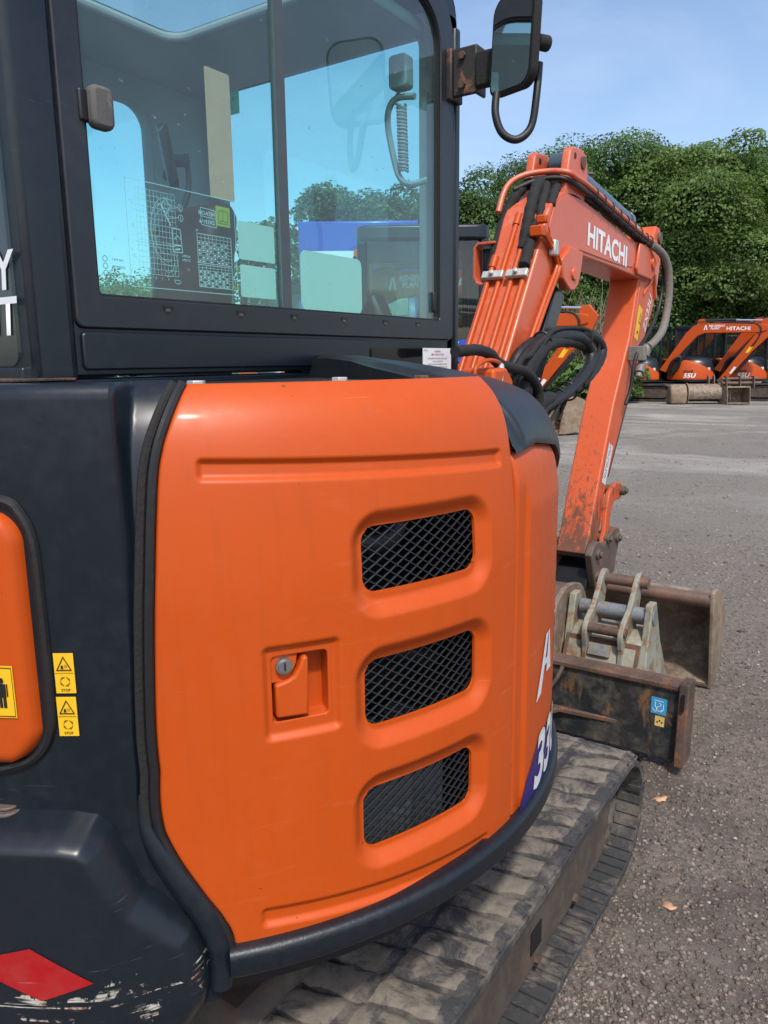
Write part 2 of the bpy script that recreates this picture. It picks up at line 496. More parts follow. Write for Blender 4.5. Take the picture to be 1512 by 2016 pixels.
_dg = None
def text_mesh(txt, height, bold=0.0, extrude=0.0, shear=0.0, align='LEFT', res=3, width=1.0, spacing=1.0):
    """flat lettering as a mesh in its own u (right), v (up) plane, cap height = height"""
    cu = bpy.data.curves.new('lettering', 'FONT')
    cu.body = txt
    cu.align_x = align
    cu.size = height / 0.729
    cu.offset = bold * height
    cu.extrude = extrude
    cu.shear = shear
    cu.resolution_u = res
    cu.space_character = spacing
    cu.space_line = 0.85
    o = bpy.data.objects.new('lettering', cu)
    COL.objects.link(o)
    dg = bpy.context.evaluated_depsgraph_get()
    dg.update()
    me = bpy.data.meshes.new_from_object(o.evaluated_get(dg))
    bpy.data.objects.remove(o); bpy.data.curves.remove(cu)
    for v in me.vertices:
        v.co.x *= width
    return me

def lettering(name, txt, height, origin, U, V, mat, parent, bold=0.02, shear=0.0, align='LEFT', width=1.0, lift=0.0015, mapf=None, spacing=1.0, res=3):
    me = text_mesh(txt, height, bold, 0.0, shear, align, width=width, spacing=spacing, res=res)
    U, V = Vector(U).normalized(), Vector(V).normalized()
    N = U.cross(V).normalized()
    O = Vector(origin)
    for v in me.vertices:
        u, w = v.co.x, v.co.y
        v.co = Vector(mapf(u, w)) if mapf else O + U * u + V * w + N * lift
    me.materials.clear(); me.materials.append(M[mat])
    me.update()
    return obj(name, me, parent)

# numpy value noise for relief
def vnoise(x, y, seed=0):
    xi, yi = np.floor(x).astype(np.int64), np.floor(y).astype(np.int64)
    xf, yf = x - xi, y - yi
    u, v = xf * xf * (3 - 2 * xf), yf * yf * (3 - 2 * yf)
    def h(a, b):
        n = (a * 374761393 + b * 668265263 + seed * 144665) & 0xffffffff
        n = ((n ^ (n >> 13)) * 1274126177) & 0xffffffff
        return ((n ^ (n >> 16)) & 0xffff) / 65535.0
    return (h(xi, yi) * (1 - u) + h(xi + 1, yi) * u) * (1 - v) + (h(xi, yi + 1) * (1 - u) + h(xi + 1, yi + 1) * u) * v

# ------------------------------------------------------------------ ground
def ground_material():
    m, nt, b = new_mat('yard_ground')
    v = coords(nt)
    sep = nt.nodes.new('ShaderNodeSeparateXYZ'); nt.links.new(v, sep.inputs[0])
    big = noise(nt, v, 0.35, 5, 0.6, 0.6)
    midn = noise(nt, v, 2.2, 6, 0.65, 0.3)
    fine = ramp(nt, noise(nt, v, 45.0, 8, 0.78), 0.34, 0.66)
    grit = noise(nt, v, 160.0, 4, 0.7)
    mud = mix(nt, fine, (0.070, 0.053, 0.042), (0.29, 0.235, 0.190))
    mud = mix(nt, mathn(nt, 'MULTIPLY', ramp(nt, midn, 0.44, 0.60), 0.65), mud, (0.085, 0.064, 0.050))
    mud = mix(nt, mathn(nt, 'MULTIPLY', ramp(nt, noise(nt, v, 1.1, 5, 0.65, 0.4), 0.52, 0.66), 0.55), mud, (0.26, 0.22, 0.185))
    gravel = mix(nt, fine, (0.11, 0.096, 0.081), (0.265, 0.236, 0.200))
    gravel = mix(nt, ramp(nt, grit, 0.58, 0.68), gravel, (0.42, 0.40, 0.37))
    dust = mix(nt, fine, (0.30, 0.278, 0.245), (0.44, 0.412, 0.37))
    # drier crushed stone covers the yard away from the machine, in streaks where tyres ran
    y = mathn(nt, 'ADD', sep.outputs['Y'], mathn(nt, 'MULTIPLY', mathn(nt, 'SUBTRACT', big, 0.5), 5.0))
    y = mathn(nt, 'ADD', y, mathn(nt, 'MULTIPLY', mathn(nt, 'SUBTRACT', midn, 0.5), 2.5))
    dry = ramp(nt, mathn(nt, 'MULTIPLY', mathn(nt, 'SUBTRACT', y, 1.6), 0.22, True), 0.0, 1.0)
    col = mix(nt, dry, mud, gravel)
    st = noise(nt, coords(nt, (0.20, 0.42, 1), rot=(0, 0, -0.5)), 0.8, 8, 0.68, 1.2)
    far = ramp(nt, mathn(nt, 'MULTIPLY', mathn(nt, 'SUBTRACT', y, 3.5), 0.12, True), 0.0, 1.0)
    streak = mathn(nt, 'MULTIPLY', ramp(nt, st, 0.50, 0.63), far)
    col = mix(nt, mathn(nt, 'MULTIPLY', streak, 0.85), col, dust)
    st2 = noise(nt, coords(nt, (0.25, 0.55, 1), rot=(0, 0, -0.2)), 1.1, 8, 0.68, 1.0)
    col = mix(nt, mathn(nt, 'MULTIPLY', mathn(nt, 'MULTIPLY', ramp(nt, st2, 0.53, 0.66), far), 0.55), col, (0.10, 0.085, 0.075))
    for cx_, cy_, k_, tone, amt in ((9.0, 17.0, 9.0, (0.085, 0.072, 0.060), 0.55), (-16.0, 6.0, 7.0, (0.40, 0.375, 0.335), 0.5)):
        dx = mathn(nt, 'SUBTRACT', sep.outputs['X'], cx_); dy = mathn(nt, 'SUBTRACT', sep.outputs['Y'], cy_)
        rr = mathn(nt, 'SQRT', mathn(nt, 'ADD', mathn(nt, 'MULTIPLY', dx, dx), mathn(nt, 'MULTIPLY', dy, dy)))
        rr = mathn(nt, 'ADD', rr, mathn(nt, 'MULTIPLY', midn, 0.35))
        band = mathn(nt, 'SINE', mathn(nt, 'MULTIPLY', rr, k_ * 0.62))
        lane = ramp(nt, mathn(nt, 'SINE', mathn(nt, 'MULTIPLY', rr, 1.35)), 0.35, 0.8)
        msk = mathn(nt, 'MULTIPLY', mathn(nt, 'MULTIPLY', ramp(nt, band, 0.2, 0.9), lane), mathn(nt, 'MULTIPLY', ramp(nt, big, 0.42, 0.6), far))
        col = mix(nt, mathn(nt, 'MULTIPLY', mathn(nt, 'MULTIPLY', msk, ramp(nt, fine, 0.35, 0.6)), amt), col, tone)
    nt.links.new(col, b.inputs['Base Color'])
    wet = mathn(nt, 'MULTIPLY', ramp(nt, midn, 0.48, 0.62), mathn(nt, 'SUBTRACT', 1.0, dry))
    nt.links.new(mathn(nt, 'SUBTRACT', 0.92, mathn(nt, 'MULTIPLY', wet, 0.36)), b.inputs['Roughness'])
    bump(nt, b, mathn(nt, 'ADD', fine, mathn(nt, 'MULTIPLY', grit, 0.5)), 0.7, 0.012)
    return m
M['ground'] = ground_material()

def ground_h(x, y):
    d = np.hypot(x - 1.3, y + 1.2)
    near = np.clip((14 - d) / 12, 0, 1)
    h = (vnoise(x * 1.1, y * 1.1, 1) - 0.5) * 0.020
    h += (vnoise(x * 5, y * 5, 2) - 0.5) * 0.014
    h += (np.abs(vnoise(x * 14, y * 14, 3) - 0.5)) * 0.014 * near
    h += (vnoise(x * 33, y * 33, 4) - 0.5) * 0.008 * near
    return h - 0.010

def axis(lo, hi, step, ends):
    a = list(np.arange(lo, hi, step))
    s = step
    x = a[-1]
    while x < ends[1]:
        s *= 1.13; x += s; a.append(x)
    s, x, pre = step, a[0], []
    while x > ends[0]:
        s *= 1.13; x -= s; pre.append(x)
    return np.array(pre[::-1] + a)
gx = axis(-0.6, 3.6, 0.02, (-420, 420))
gy = axis(-0.6, 5.4, 0.02, (-420, 420))
GX, GY = np.meshgrid(gx, gy)
GZ = ground_h(GX, GY)
nv = GX.size
me = bpy.data.meshes.new('ground')
nr, nc = GX.shape
idx = np.arange(nv).reshape(nr, nc)
quads = np.stack([idx[:-1, :-1], idx[:-1, 1:], idx[1:, 1:], idx[1:, :-1]], -1).reshape(-1, 4)
me.vertices.add(nv)
me.vertices.foreach_set('co', np.stack([GX, GY, GZ], -1).ravel())
me.loops.add(quads.size)
me.loops.foreach_set('vertex_index', quads.ravel())
me.polygons.add(len(quads))
me.polygons.foreach_set('loop_start', np.arange(0, quads.size, 4))
me.polygons.foreach_set('use_smooth', np.ones(len(quads), bool))
me.update(calc_edges=True); me.validate()
me.materials.append(M['ground'])
ground = obj('ground', me)
ground['kind'] = 'structure'

# stones: a loose litter (stuff) and the larger ones singly
def stone_mat(name='stones', lift=0.0):
    m, nt, b = new_mat(name)
    ge = nt.nodes.new('ShaderNodeNewGeometry')
    oi = nt.nodes.new('ShaderNodeObjectInfo')
    r = mathn(nt, 'FRACT', mathn(nt, 'ADD', ge.outputs['Random Per Island'], oi.outputs['Random']))
    cr = nt.nodes.new('ShaderNodeValToRGB')
    e = cr.color_ramp.elements
    e[0].color = (0.045, 0.036, 0.03, 1); e[1].position = 1.0; e[1].color = (0.60, 0.57, 0.52, 1)
    for p, c in ((0.45, (0.12, 0.10, 0.086, 1)), (0.72, (0.20, 0.175, 0.15, 1)), (0.90, (0.32, 0.285, 0.24, 1)), (0.97, (0.42, 0.39, 0.34, 1))):
        q = e.new(p); q.color = c
    nt.links.new(r, cr.inputs[0])
    n = noise(nt, coords(nt), 120.0, 3, 0.6)
    c = mix(nt, lift, cr.outputs[0], (0.24, 0.215, 0.185))
    nt.links.new(mix(nt, n, mix(nt, 0.35, c, (0.1, 0.08, 0.065)), c), b.inputs['Base Color'])
    b.inputs['Roughness'].default_value = 0.8
    return m
M['stone'] = stone_mat()
M['stone_pale'] = stone_mat('dusty_stones', 0.6)
ico = bmesh.new(); bmesh.ops.create_icosphere(ico, subdivisions=1, radius=1.0)
ICO_V = np.array([v.co[:] for v in ico.verts]); ICO_F = [tuple(v.index for v in f.verts) for f in ico.faces]
ico.free()
def stone_cloud(n, region, smin, smax, pw, tone='stone'):
    xy = np.array([region() for _ in range(n)])
    s = smin + (smax - smin) * rng.random(n) ** pw
    k = len(ICO_V)
    V = ICO_V[None] * (1 + rng.uniform(-0.30, 0.30, (n, k, 1)))
    V = V * np.stack([np.ones(n), rng.uniform(0.55, 0.95, n), rng.uniform(0.4, 0.75, n)], -1)[:, None, :] * s[:, None, None]
    a = rng.uniform(0, 2 * PI, n); c, q = np.cos(a)[:, None], np.sin(a)[:, None]
    V = np.stack([V[..., 0] * c - V[..., 1] * q, V[..., 0] * q + V[..., 1] * c, V[..., 2]], -1)
    z = ground_h(xy[:, 0], xy[:, 1])
    V += np.concatenate([xy, (z + s * 0.12)[:, None]], 1)[:, None, :]
    F = (np.array(ICO_F)[None] + (np.arange(n) * k)[:, None, None]).reshape(-1, 3)
    me = bpy.data.meshes.new('stones')
    me.vertices.add(n * k); me.vertices.foreach_set('co', V.ravel())
    me.loops.add(F.size); me.loops.foreach_set('vertex_index', F.ravel())
    me.polygons.add(len(F)); me.polygons.foreach_set('loop_start', np.arange(0, F.size, 3))
    me.update(calc_edges=True)
    me.materials.append(M[tone])
    return me
def view_spot(d0, d1, a0, a1):
    d = d0 * (d1 / d0) ** random.random()
    a = rad(34.07 - random.uniform(a0, a1))
    return 1.31 - math.sin(a) * d, -1.2 + math.cos(a) * d
def soil_mat():
    m, nt, b = new_mat('soil_crumbs')
    r = nt.nodes.new('ShaderNodeNewGeometry').outputs['Random Per Island']
    n = noise(nt, coords(nt), 2.2, 5, 0.6)
    c = mix(nt, r, (0.055, 0.042, 0.033), (0.25, 0.20, 0.162))
    nt.links.new(mix(nt, mathn(nt, 'MULTIPLY', n, 0.5), c, (0.10, 0.079, 0.063)), b.inputs['Base Color'])
    b.inputs['Roughness'].default_value = 0.85
    return m
M['soil'] = soil_mat()
def near_spot():
    d = 1.15 * (7.0 / 1.15) ** (random.random() ** 0.8)
    a = rad(34.07 - random.uniform(4, 34))
    return 1.31 - math.sin(a) * d, -1.2 + math.cos(a) * d
def clumped(region, scale=1.4, cut=0.46):
    while True:
        x, y = region()
        if float(vnoise(np.array([x * scale]), np.array([y * scale]), 9)[0]) > cut or random.random() < 0.22:
            return x, y
for args in ((26000, near_spot, 0.0022, 0.009, 2.0, 'soil'), (2200, lambda: clumped(near_spot, 0.9, 0.5), 0.003, 0.010, 2.0, 'stone_pale'), (9000, lambda: clumped(near_spot), 0.0018, 0.0085, 2.4, 'stone'), (9000, lambda: view_spot(5.0, 20.0, 4, 34), 0.004, 0.018, 3.2, 'stone_pale')):
    g1 = obj('gravel', stone_cloud(*args), ground)
    g1['kind'] = 'stuff'
stone_meshes = []
for k in range(7):
    bm = bmesh.new(); bmesh.ops.create_icosphere(bm, subdivisions=2, radius=1.0)
    for v in bm.verts:
        v.co = Vector((v.co.x, v.co.y * random.uniform(0.72, 0.9), v.co.z * 0.55)) * random.uniform(0.80, 1.1)
    me = bpy.data.meshes.new('stone'); bm.to_mesh(me); bm.free()
    me.polygons.foreach_set('use_smooth', [True] * len(me.polygons))
    me.materials.append(M['stone']); stone_meshes.append(me)
for k in range(150):
    x, y = view_spot(1.6, 7.5, 9, 33)
    if x < 0.8 and y < 2.7:
        continue
    s = random.uniform(0.006, 0.014) * (1 + 0.10 * max(0, y))
    o = obj('stone', stone_meshes[k % 7], ground)
    o.location = (x, y, float(ground_h(np.array([x]), np.array([y]))[0]) + s * 0.25)
    o.scale = (s, s * random.uniform(0.7, 1), s)
    o.rotation_euler = (random.uniform(-0.3, 0.3), random.uniform(-0.3, 0.3), random.uniform(0, 6.28))

# ------------------------------------------------------------------ trees
CAMP = Vector((1.31, -1.2, 0))
DH = Vector((-math.sin(_yaw), math.cos(_yaw), 0)); RH = Vector((math.cos(_yaw), math.sin(_yaw), 0))
def yard(dist, lateral):
    """a spot in the yard: metres ahead of and beside the corner where the photo was taken"""
    return CAMP + DH * dist + RH * lateral

def leaf_mesh(name, clumps, n_per, size, mat, up=0.45):
    """clumps: (centre, radius); leaves fill the outer shell of every clump"""
    Cs, Ds = [], []
    for c, r, w in clumps:
        n = int(n_per * w)
        d = rng.normal(size=(n, 3)); d /= np.linalg.norm(d, axis=1)[:, None]
        d[:, 2] = np.where(d[:, 2] < -0.35, -d[:, 2] * 0.8, d[:, 2])
        rr = r * (0.70 + 0.34 * rng.random(n) ** 0.5) * (1 + 0.22 * np.sin(d[:, 0] * 5.1 + c[0] * 3) * np.sin(d[:, 2] * 4.3 + c[1] * 3))
        Cs.append(np.array(c) + d * rr[:, None] * np.array([1, 1, 0.85])); Ds.append(d)
    P = np.concatenate(Cs); D = np.concatenate(Ds)
    n = len(P)
    nrm = D + np.array([0, 0, up]) + rng.normal(scale=0.42, size=(n, 3))
    nrm /= np.linalg.norm(nrm, axis=1)[:, None]
    a = rng.normal(size=(n, 3))
    t = np.cross(nrm, a); t /= np.linalg.norm(t, axis=1)[:, None]
    bt = np.cross(nrm, t)
    s = size * (0.55 + 0.8 * rng.random(n))[:, None]
    droop = nrm * s * 0.25
    V = np.stack([P - t * s * 0.95 - droop, P + bt * s * 0.55, P + t * s * 1.05 - droop, P - bt * s * 0.55], 1).reshape(-1, 3)
    me = bpy.data.meshes.new(name)
    me.vertices.add(4 * n); me.vertices.foreach_set('co', V.ravel())
    me.loops.add(4 * n); me.loops.foreach_set('vertex_index', np.arange(4 * n))
    me.polygons.add(n); me.polygons.foreach_set('loop_start', np.arange(0, 4 * n, 4))
    me.update(calc_edges=True)
    me.materials.append(M[mat])
    return me

def tree(label, pos, h, rad_x, mat, leaves=15000, size=0.17, low=0.12, group='trees along the back of the yard'):
    t = thing('broadleaf_tree', label, 'tree', pos, random.uniform(0, 6), group)
    clumps = []
    nb = 26
    for k in range(nb):
        f = (k + 0.5) / nb
        z = h * (low + (0.97 - low) * f)
        prof = math.sin(PI * min(1, 0.16 + 0.80 * f)) ** 0.55
        R = rad_x * prof
        a = k * 2.39996 + random.uniform(-0.4, 0.4)
        q = R * random.uniform(0.50, 1.08)
        r = rad_x * random.choice((0.22, 0.30, 0.40, 0.50, 0.58)) * random.uniform(0.9, 1.1)
        clumps.append(((q * math.cos(a), q * math.sin(a), min(z, h - r * 1.05)), r, (r / rad_x / 0.33) ** 2))
    for k in range(9):
        f = random.uniform(0.2, 0.80)
        a = random.uniform(0, 6.28); q = rad_x * random.uniform(0, 0.4)
        clumps.append(((q * math.cos(a), q * math.sin(a), h * f), rad_x * 0.4, 0.6))
    wsum = sum(c[2] for c in clumps)
    obj('crown', leaf_mesh('crown', clumps, leaves / wsum, size, mat), t)
    mb = MB()
    mb.tube([(0, 0, -0.1), (0.05, 0, h * 0.2), (0.0, 0.1, h * 0.45), (0.1, 0, h * 0.75)], [h * 0.028, h * 0.022, h * 0.016, h * 0.006], 9)
    for k in range(7):
        a = k * 0.9 + random.random(); z0 = h * random.uniform(0.18, 0.55)
        e = (rad_x * 0.7 * math.cos(a), rad_x * 0.7 * math.sin(a), z0 + h * random.uniform(0.1, 0.3))
        mb.tube([(0, 0, z0), (e[0] * 0.5, e[1] * 0.5, z0 + (e[2] - z0) * 0.35), e], [h * 0.010, h * 0.007, h * 0.002], 6)
    mb.build('trunk', 'bark', t)
    return t

def spot(px, d):
    return yard(d, (px - 756) / 1544 * d)

def top_h(py, px, d):
    return 1.47 + math.tan(math.atan((1008 - py - (px - 756) * 0.012) / 1515) - _pitch) * d

TREES = [
    (925, 37, 368, 3.4, 'leaf_c', 'dark round-topped tree just right of the excavator cab'),
    (1010, 40, 322, 3.8, 'leaf_a', 'mid green tree seen left of the raised orange boom'),
    (1095, 41, 296, 3.8, 'leaf_c', 'deep green tree directly behind the boom knee'),
    (1185, 36, 262, 3.7, 'leaf_a', 'tall full tree above the boom lettering'),
    (1290, 35, 290, 3.4, 'leaf_b', 'yellow-green tree behind the top of the dipper arm'),
    (1375, 36, 276, 3.3, 'leaf_a', 'dense tree above the parked excavators, left of the tallest one'),
    (1455, 34, 264, 3.6, 'leaf_b', 'tall bright tree above the parked excavators at far right'),
    (1545, 34, 272, 3.6, 'leaf_a', 'tree cut by the right picture edge behind the parked machines'),
    (1640, 35, 262, 3.8, 'leaf_c', 'tree beyond the right picture edge'),
    (985, 27, 445, 2.0, 'leaf_b', 'low pale bushy tree between the cab and the boom'),
    (805, 44, 355, 3.2, 'leaf_a', 'tree seen through the cab glass beside the front pillar'),
    (735, 46, 372, 3.0, 'leaf_c', 'tree seen through the middle of the cab windscreen'),
    (655, 46, 358, 2.8, 'leaf_a', 'tree seen through the cab glass right of the window bar'),
    (560, 48, 430, 3.2, 'leaf_b', 'low tree seen through the cab glass behind the window bar'),
    (290, 30, 528, 2.8, 'leaf_b', 'bush seen through the bottom of the cab glass behind the load chart'),
    (220, 34, 548, 2.6, 'leaf_a', 'small bush seen through the lower left corner of the cab glass'),
]
for px, d, py, rx, mt, lab in TREES:
    h = top_h(py, px, d)
    big = 1130 < px < 1600 or px < 1130 and px > 900
    tree(lab, spot(px, d), h, rx, mt, leaves=66000 if big else 18000, size=0.074 if d < 42 else 0.12, low=0.30 if d < 30 and px > 900 else 0.10)
# wood behind: reads as one mass
wc = []
for k in range(150):
    px = random.uniform(900, 1720)
    d = random.uniform(39, 47)
    p = spot(px, d)
    top = top_h(300, px, d) - 1.2
    wc.append(((p.x, p.y, random.uniform(0.8, top - 1.0)), random.uniform(1.3, 1.9), 1))
wood = obj('woodland', leaf_mesh('woodland', wc, 560, 0.17, 'leaf_c'))
wood['kind'] = 'stuff'
wood['label'] = 'dark mass of woodland foliage behind the tree row'; wood['category'] = 'woodland'
# low scrub at the yard edge
def shrub(label, pos, h, rx, mat, leaves=5000, name='shrub', size=0.10):
    t = thing(name, label, 'shrub', pos, random.uniform(0, 6), 'scrub at the yard edge')
    cl = []
    for k in range(26):
        a = k * 2.4; q = rx * math.sqrt(random.random()) * 0.8
        cl.append(((q * math.cos(a), q * math.sin(a), h * random.uniform(0.2, 0.8)), rx * random.uniform(0.22, 0.4), 1))
    obj('crown', leaf_mesh('crown', cl, leaves / 26, size, mat), t)
    mb = MB()
    for k in range(5):
        a = k * 1.3
        mb.tube([(0, 0, -0.05), (rx * 0.3 * math.cos(a), rx * 0.3 * math.sin(a), h * 0.4), (rx * 0.6 * math.cos(a), rx * 0.6 * math.sin(a), h * 0.75)], [0.04, 0.03, 0.01], 6)
    mb.build('stem', 'bark', t)
    return t
shrub('leafy shrub low down between boom cylinder and dipper arm', spot(1130, 25), 1.55, 1.4, 'leaf_a')
shrub('dark leafy shrub under the hose loop at left', spot(1065, 26), 1.5, 1.3, 'leaf_c')
shrub('small green shrub behind the dipper arm at ground level', spot(1200, 27), 1.5, 1.3, 'leaf_b')
shrub('shrub between dipper arm and the leftmost parked excavator', spot(1262, 31), 2.6, 1.3, 'leaf_b')
# half-bare bush with tangled twigs
tb = thing('bare_bush', 'half-bare bush of tangled pale twigs under the boom', 'bush', spot(1152, 26))
tb.scale = (1.0, 1.0, 1.45)
mb = MB()
for k in range(420):
    a = random.uniform(0, 6.28); e = random.uniform(0.35, 1.45)
    L = random.uniform(0.9, 2.1)
    p0 = Vector((random.gauss(0, 0.45), random.gauss(0, 0.45), random.uniform(0.0, 1.4)))
    d = Vector((math.cos(a) * math.cos(e), math.sin(a) * math.cos(e), math.sin(e)))
    pts = [p0]
    for q in range(4):
        d = (d + Vector((random.gauss(0, 0.25), random.gauss(0, 0.25), random.gauss(0, 0.2)))).normalized()
        pts.append(pts[-1] + d * L / 5)
    mb.tube(pts, [0.016, 0.013, 0.010, 0.008, 0.005], 4, caps=False)
tw = mb.build('twigs', 'twig', tb, smooth=0, fix=False); tw['kind'] = 'stuff'

# ================================================================== the excavator
EX = thing('excavator', 'orange and slate-grey mini excavator close up, rear right corner towards the viewer', 'excavator')
RB = 0.785
def rz(z):
    x = np.clip((np.asarray(z, float) - 1.14) / 0.306, 0, 1.02)
    return 0.785 - 0.037 * (np.sqrt(x * x + 0.09) - 0.3) - 0.050 * x ** 8
SEAM = [(-43.6, 1.446), (-44.4, 1.43), (-45.67, 1.398), (-46.95, 1.354), (-47.62, 1.291), (-48.47, 1.16), (-49.04, 1.02), (-49.07, .947), (-48.62, .872), (-47.19, .808), (-44.72, .74), (-42.84, .694), (-41.86, .65), (-41.76, .55)]
_sp = smooth_path([(a, z, 0) for a, z in SEAM], 8)
_sz = np.array([p[1] for p in _sp][::-1]); _st = np.array([p[0] for p in _sp][::-1])
def seam(z):
    return np.interp(z, _sz, _st)
def seam_door(z):
    return seam(z) + np.interp(z, [.6, .84, .93, 1.2, 1.36, 1.445], [0.05, 0.0, .9, .95, .75, .25])

def sstep(x):
    x = np.clip(x, 0, 1)
    return x * x * (3 - 2 * x)
def sd_rr(s, z, cs, cz, hw, hh, r):
    qx, qz = np.abs(s - cs) - hw + r, np.abs(z - cz) - hh + r
    return np.hypot(np.maximum(qx, 0), np.maximum(qz, 0)) + np.minimum(np.maximum(qx, qz), 0) - r

def surf_mesh(name, T, Z, R, mat, keep=None, rim=0.0, sharp=50):
    """curved sheet from theta (deg), z, r grids; keep masks faces; rim folds the border inwards"""
    A = np.radians(T)
    P = np.stack([R * np.cos(A), R * np.sin(A), Z], -1)
    nr, nc = T.shape
    idx = np.arange(nr * nc).reshape(nr, nc)
    q = np.stack([idx[:-1, :-1], idx[:-1, 1:], idx[1:, 1:], idx[1:, :-1]], -1)
    if keep is not None:
        q = q[keep]
    q = q.reshape(-1, 4)
    me = bpy.data.meshes.new(name)
    me.from_pydata(P.reshape(-1, 3).tolist(), [], q.tolist())
    bm = bmesh.new(); bm.from_mesh(me)
    loose = [v for v in bm.verts if not v.link_faces]
    bmesh.ops.delete(bm, geom=loose, context='VERTS')
    bm.normal_update()
    if rim:
        be = [e for e in bm.edges if e.is_boundary]
        ex = bmesh.ops.extrude_edge_only(bm, edges=be)
        for v in ex['geom']:
            if isinstance(v, bmesh.types.BMVert):
                d = math.hypot(v.co.x, v.co.y)
                v.co.x *= (d - rim) / d; v.co.y *= (d - rim) / d
    bm.to_mesh(me); bm.free()
    me.materials.append(M[mat])
    me.polygons.foreach_set('use_smooth', [True] * len(me.polygons))
    if sharp:
        me.set_sharp_from_angle(angle=rad(sharp))
    me.update()
    return me

# ---- engine door with pressed grooves, three grille openings and a recessed handle
nu, nz = 300, 360
zz = np.linspace(0.605, 1.444, nz)
uu = np.linspace(0, 1, nu)
L = seam_door(zz)
T = L[:, None] + (-1.6 - L)[:, None] * uu[None, :]
Z = np.repeat(zz[:, None], nu, 1)
S = np.radians(T) * RB
def deg(a): return math.radians(a) * RB
GR = [(deg(-17.70), 1.1915, 0.1165, 0.0485), (deg(-17.65), 0.988, 0.1165, 0.0525), (deg(-18.10), 0.7865, 0.1165, 0.0505)]
GO = [(deg(-17.8), 1.187, 0.144, 0.081), (deg(-17.7), 0.986, 0.144, 0.083), (deg(-18.1), 0.788, 0.144, 0.082)]
HO = (deg(-33.75), 1.027, deg(3.05), 0.050)
# pull vertices onto opening edges
for cs, cz, hw, hh, r in [(*g, 0.024) for g in GR] + [(*HO, 0.005)]:
    sd = sd_rr(S, Z, cs, cz, hw, hh, r)
    e = 1e-4
    gs = (sd_rr(S + e, Z, cs, cz, hw, hh, r) - sd) / e
    gz = (sd_rr(S, Z + e, cs, cz, hw, hh, r) - sd) / e
    near = np.abs(sd) < 0.0014
    S = np.where(near, S - sd * gs, S); Z = np.where(near, Z - sd * gz, Z)
T = np.degrees(S / RB)
D = np.zeros_like(S)
# long groove at the top and one along the bottom
gt = Z - (1.336 + (T + 43) / 39 * (-0.022))
D = np.maximum(D, 0.0075 * sstep(-sd_rr(S, gt, deg(-23.6), 0, deg(19.5), 0.0165, 0.010) / 0.010))
gb = Z - (0.683 + (T + 39) / 32 * (-0.033))
D = np.maximum(D, 0.0070 * sstep(-sd_rr(S, gb, deg(-23.2), 0, deg(15.9), 0.0175, 0.012) / 0.010))
for cs, cz, hw, hh in GO:
    D = np.maximum(D, 0.017 * sstep(-sd_rr(S, Z, cs, cz, hw, hh, 0.055) / 0.027))
D = np.maximum(D, 0.0075 * sstep(-sd_rr(S, Z, deg(-33.6), 1.024, deg(4.25), 0.071, 0.012) / 0.011))
edge = np.minimum.reduce([(S - np.radians(seam_door(Z)) * RB), (deg(-1.6) - S), Z - 0.60])
R = rz(Z) - D - 0.004 * (1 - np.sqrt(np.clip(1 - (1 - np.clip(edge / 0.006, 0, 1)) ** 2, 0, 1)))
Sc = (S[:-1, :-1] + S[1:, 1:] + S[:-1, 1:] + S[1:, :-1]) / 4
Zc = (Z[:-1, :-1] + Z[1:, 1:] + Z[:-1, 1:] + Z[1:, :-1]) / 4
keep = np.ones_like(Sc, bool)
for g in GR:
    keep &= sd_rr(Sc, Zc, *g, 0.024) > 0
keep &= sd_rr(Sc, Zc, *HO, 0.005) > 0
door = obj('engine_door', surf_mesh('engine_door', T, Z, R, 'orange', keep, 0.005), EX)
# expanded-metal grilles
for cs, cz, hw, hh in GR:
    mb = MB()
    r0 = RB - 0.0270
    px, pz = 0.0255, 0.0160
    W, H = hw + 0.022, hh + 0.024
    def gpt(s, z, w=0.0):
        return cpt(math.degrees((cs + s) / RB), cz + z, r0 + w)
    k = -40
    for sgn in (1, -1):
        for k in range(-30, 31):
            # strand z = sgn * (pz/px) * s + k * pz
            pts = []
            n = 96
            for i in range(n + 1):
                s = -W + 2 * W * i / n
                z = sgn * pz / px * s + k * pz
                if abs(z) <= H:
                    pts.append((s, z))
            if len(pts) < 2:
                continue
            vs, fs = [], []
            for s, z in pts:
                vs += [gpt(s, z - 0.0013, 0.0006), gpt(s, z - 0.0009, 0.0030), gpt(s, z + 0.0011, 0.0022), gpt(s, z + 0.0007, -0.0008)]
            for i in range(len(pts) - 1):
                for q in range(4):
                    fs.append((i * 4 + q, i * 4 + (q + 1) % 4, i * 4 + 4 + (q + 1) % 4, i * 4 + 4 + q))
            mb.add(vs, fs)
    mb.build('grille', 'black', door, smooth=30)
# handle
H0 = -33.75
_ha = rad(H0)
_hn = Vector((math.cos(_ha), math.sin(_ha), 0)); _ht = Vector((-math.sin(_ha), math.cos(_ha), 0))
def FH(u, v, w):
    p = _hn * (RB - 0.0075 + w) + _ht * u
    return (p.x, p.y, v)
def hu(th): return math.radians(th - H0) * RB
mb = MB()
o_ = rrect(-0.046, 0.972, 0.046, 1.082, 0.006, 3); i_ = rrect(-0.0405, 0.979, 0.0405, 1.075, 0.006, 3)
mb.ring(o_, i_, -0.032, -0.001, FH)
mb.prism(rrect(-0.041, 0.978, 0.041, 1.076, 0.004, 2), -0.036, -0.030, FH)
mb.prism([(-0.041, 1.036), (-0.020, 1.036), (-0.012, 1.043), (-0.004, 1.060), (-0.002, 1.0755), (-0.041, 1.0755)], -0.030, -0.004, FH)
mb.build('handle_recess', 'orange', door, bevel=0.0012)
mb = MB()
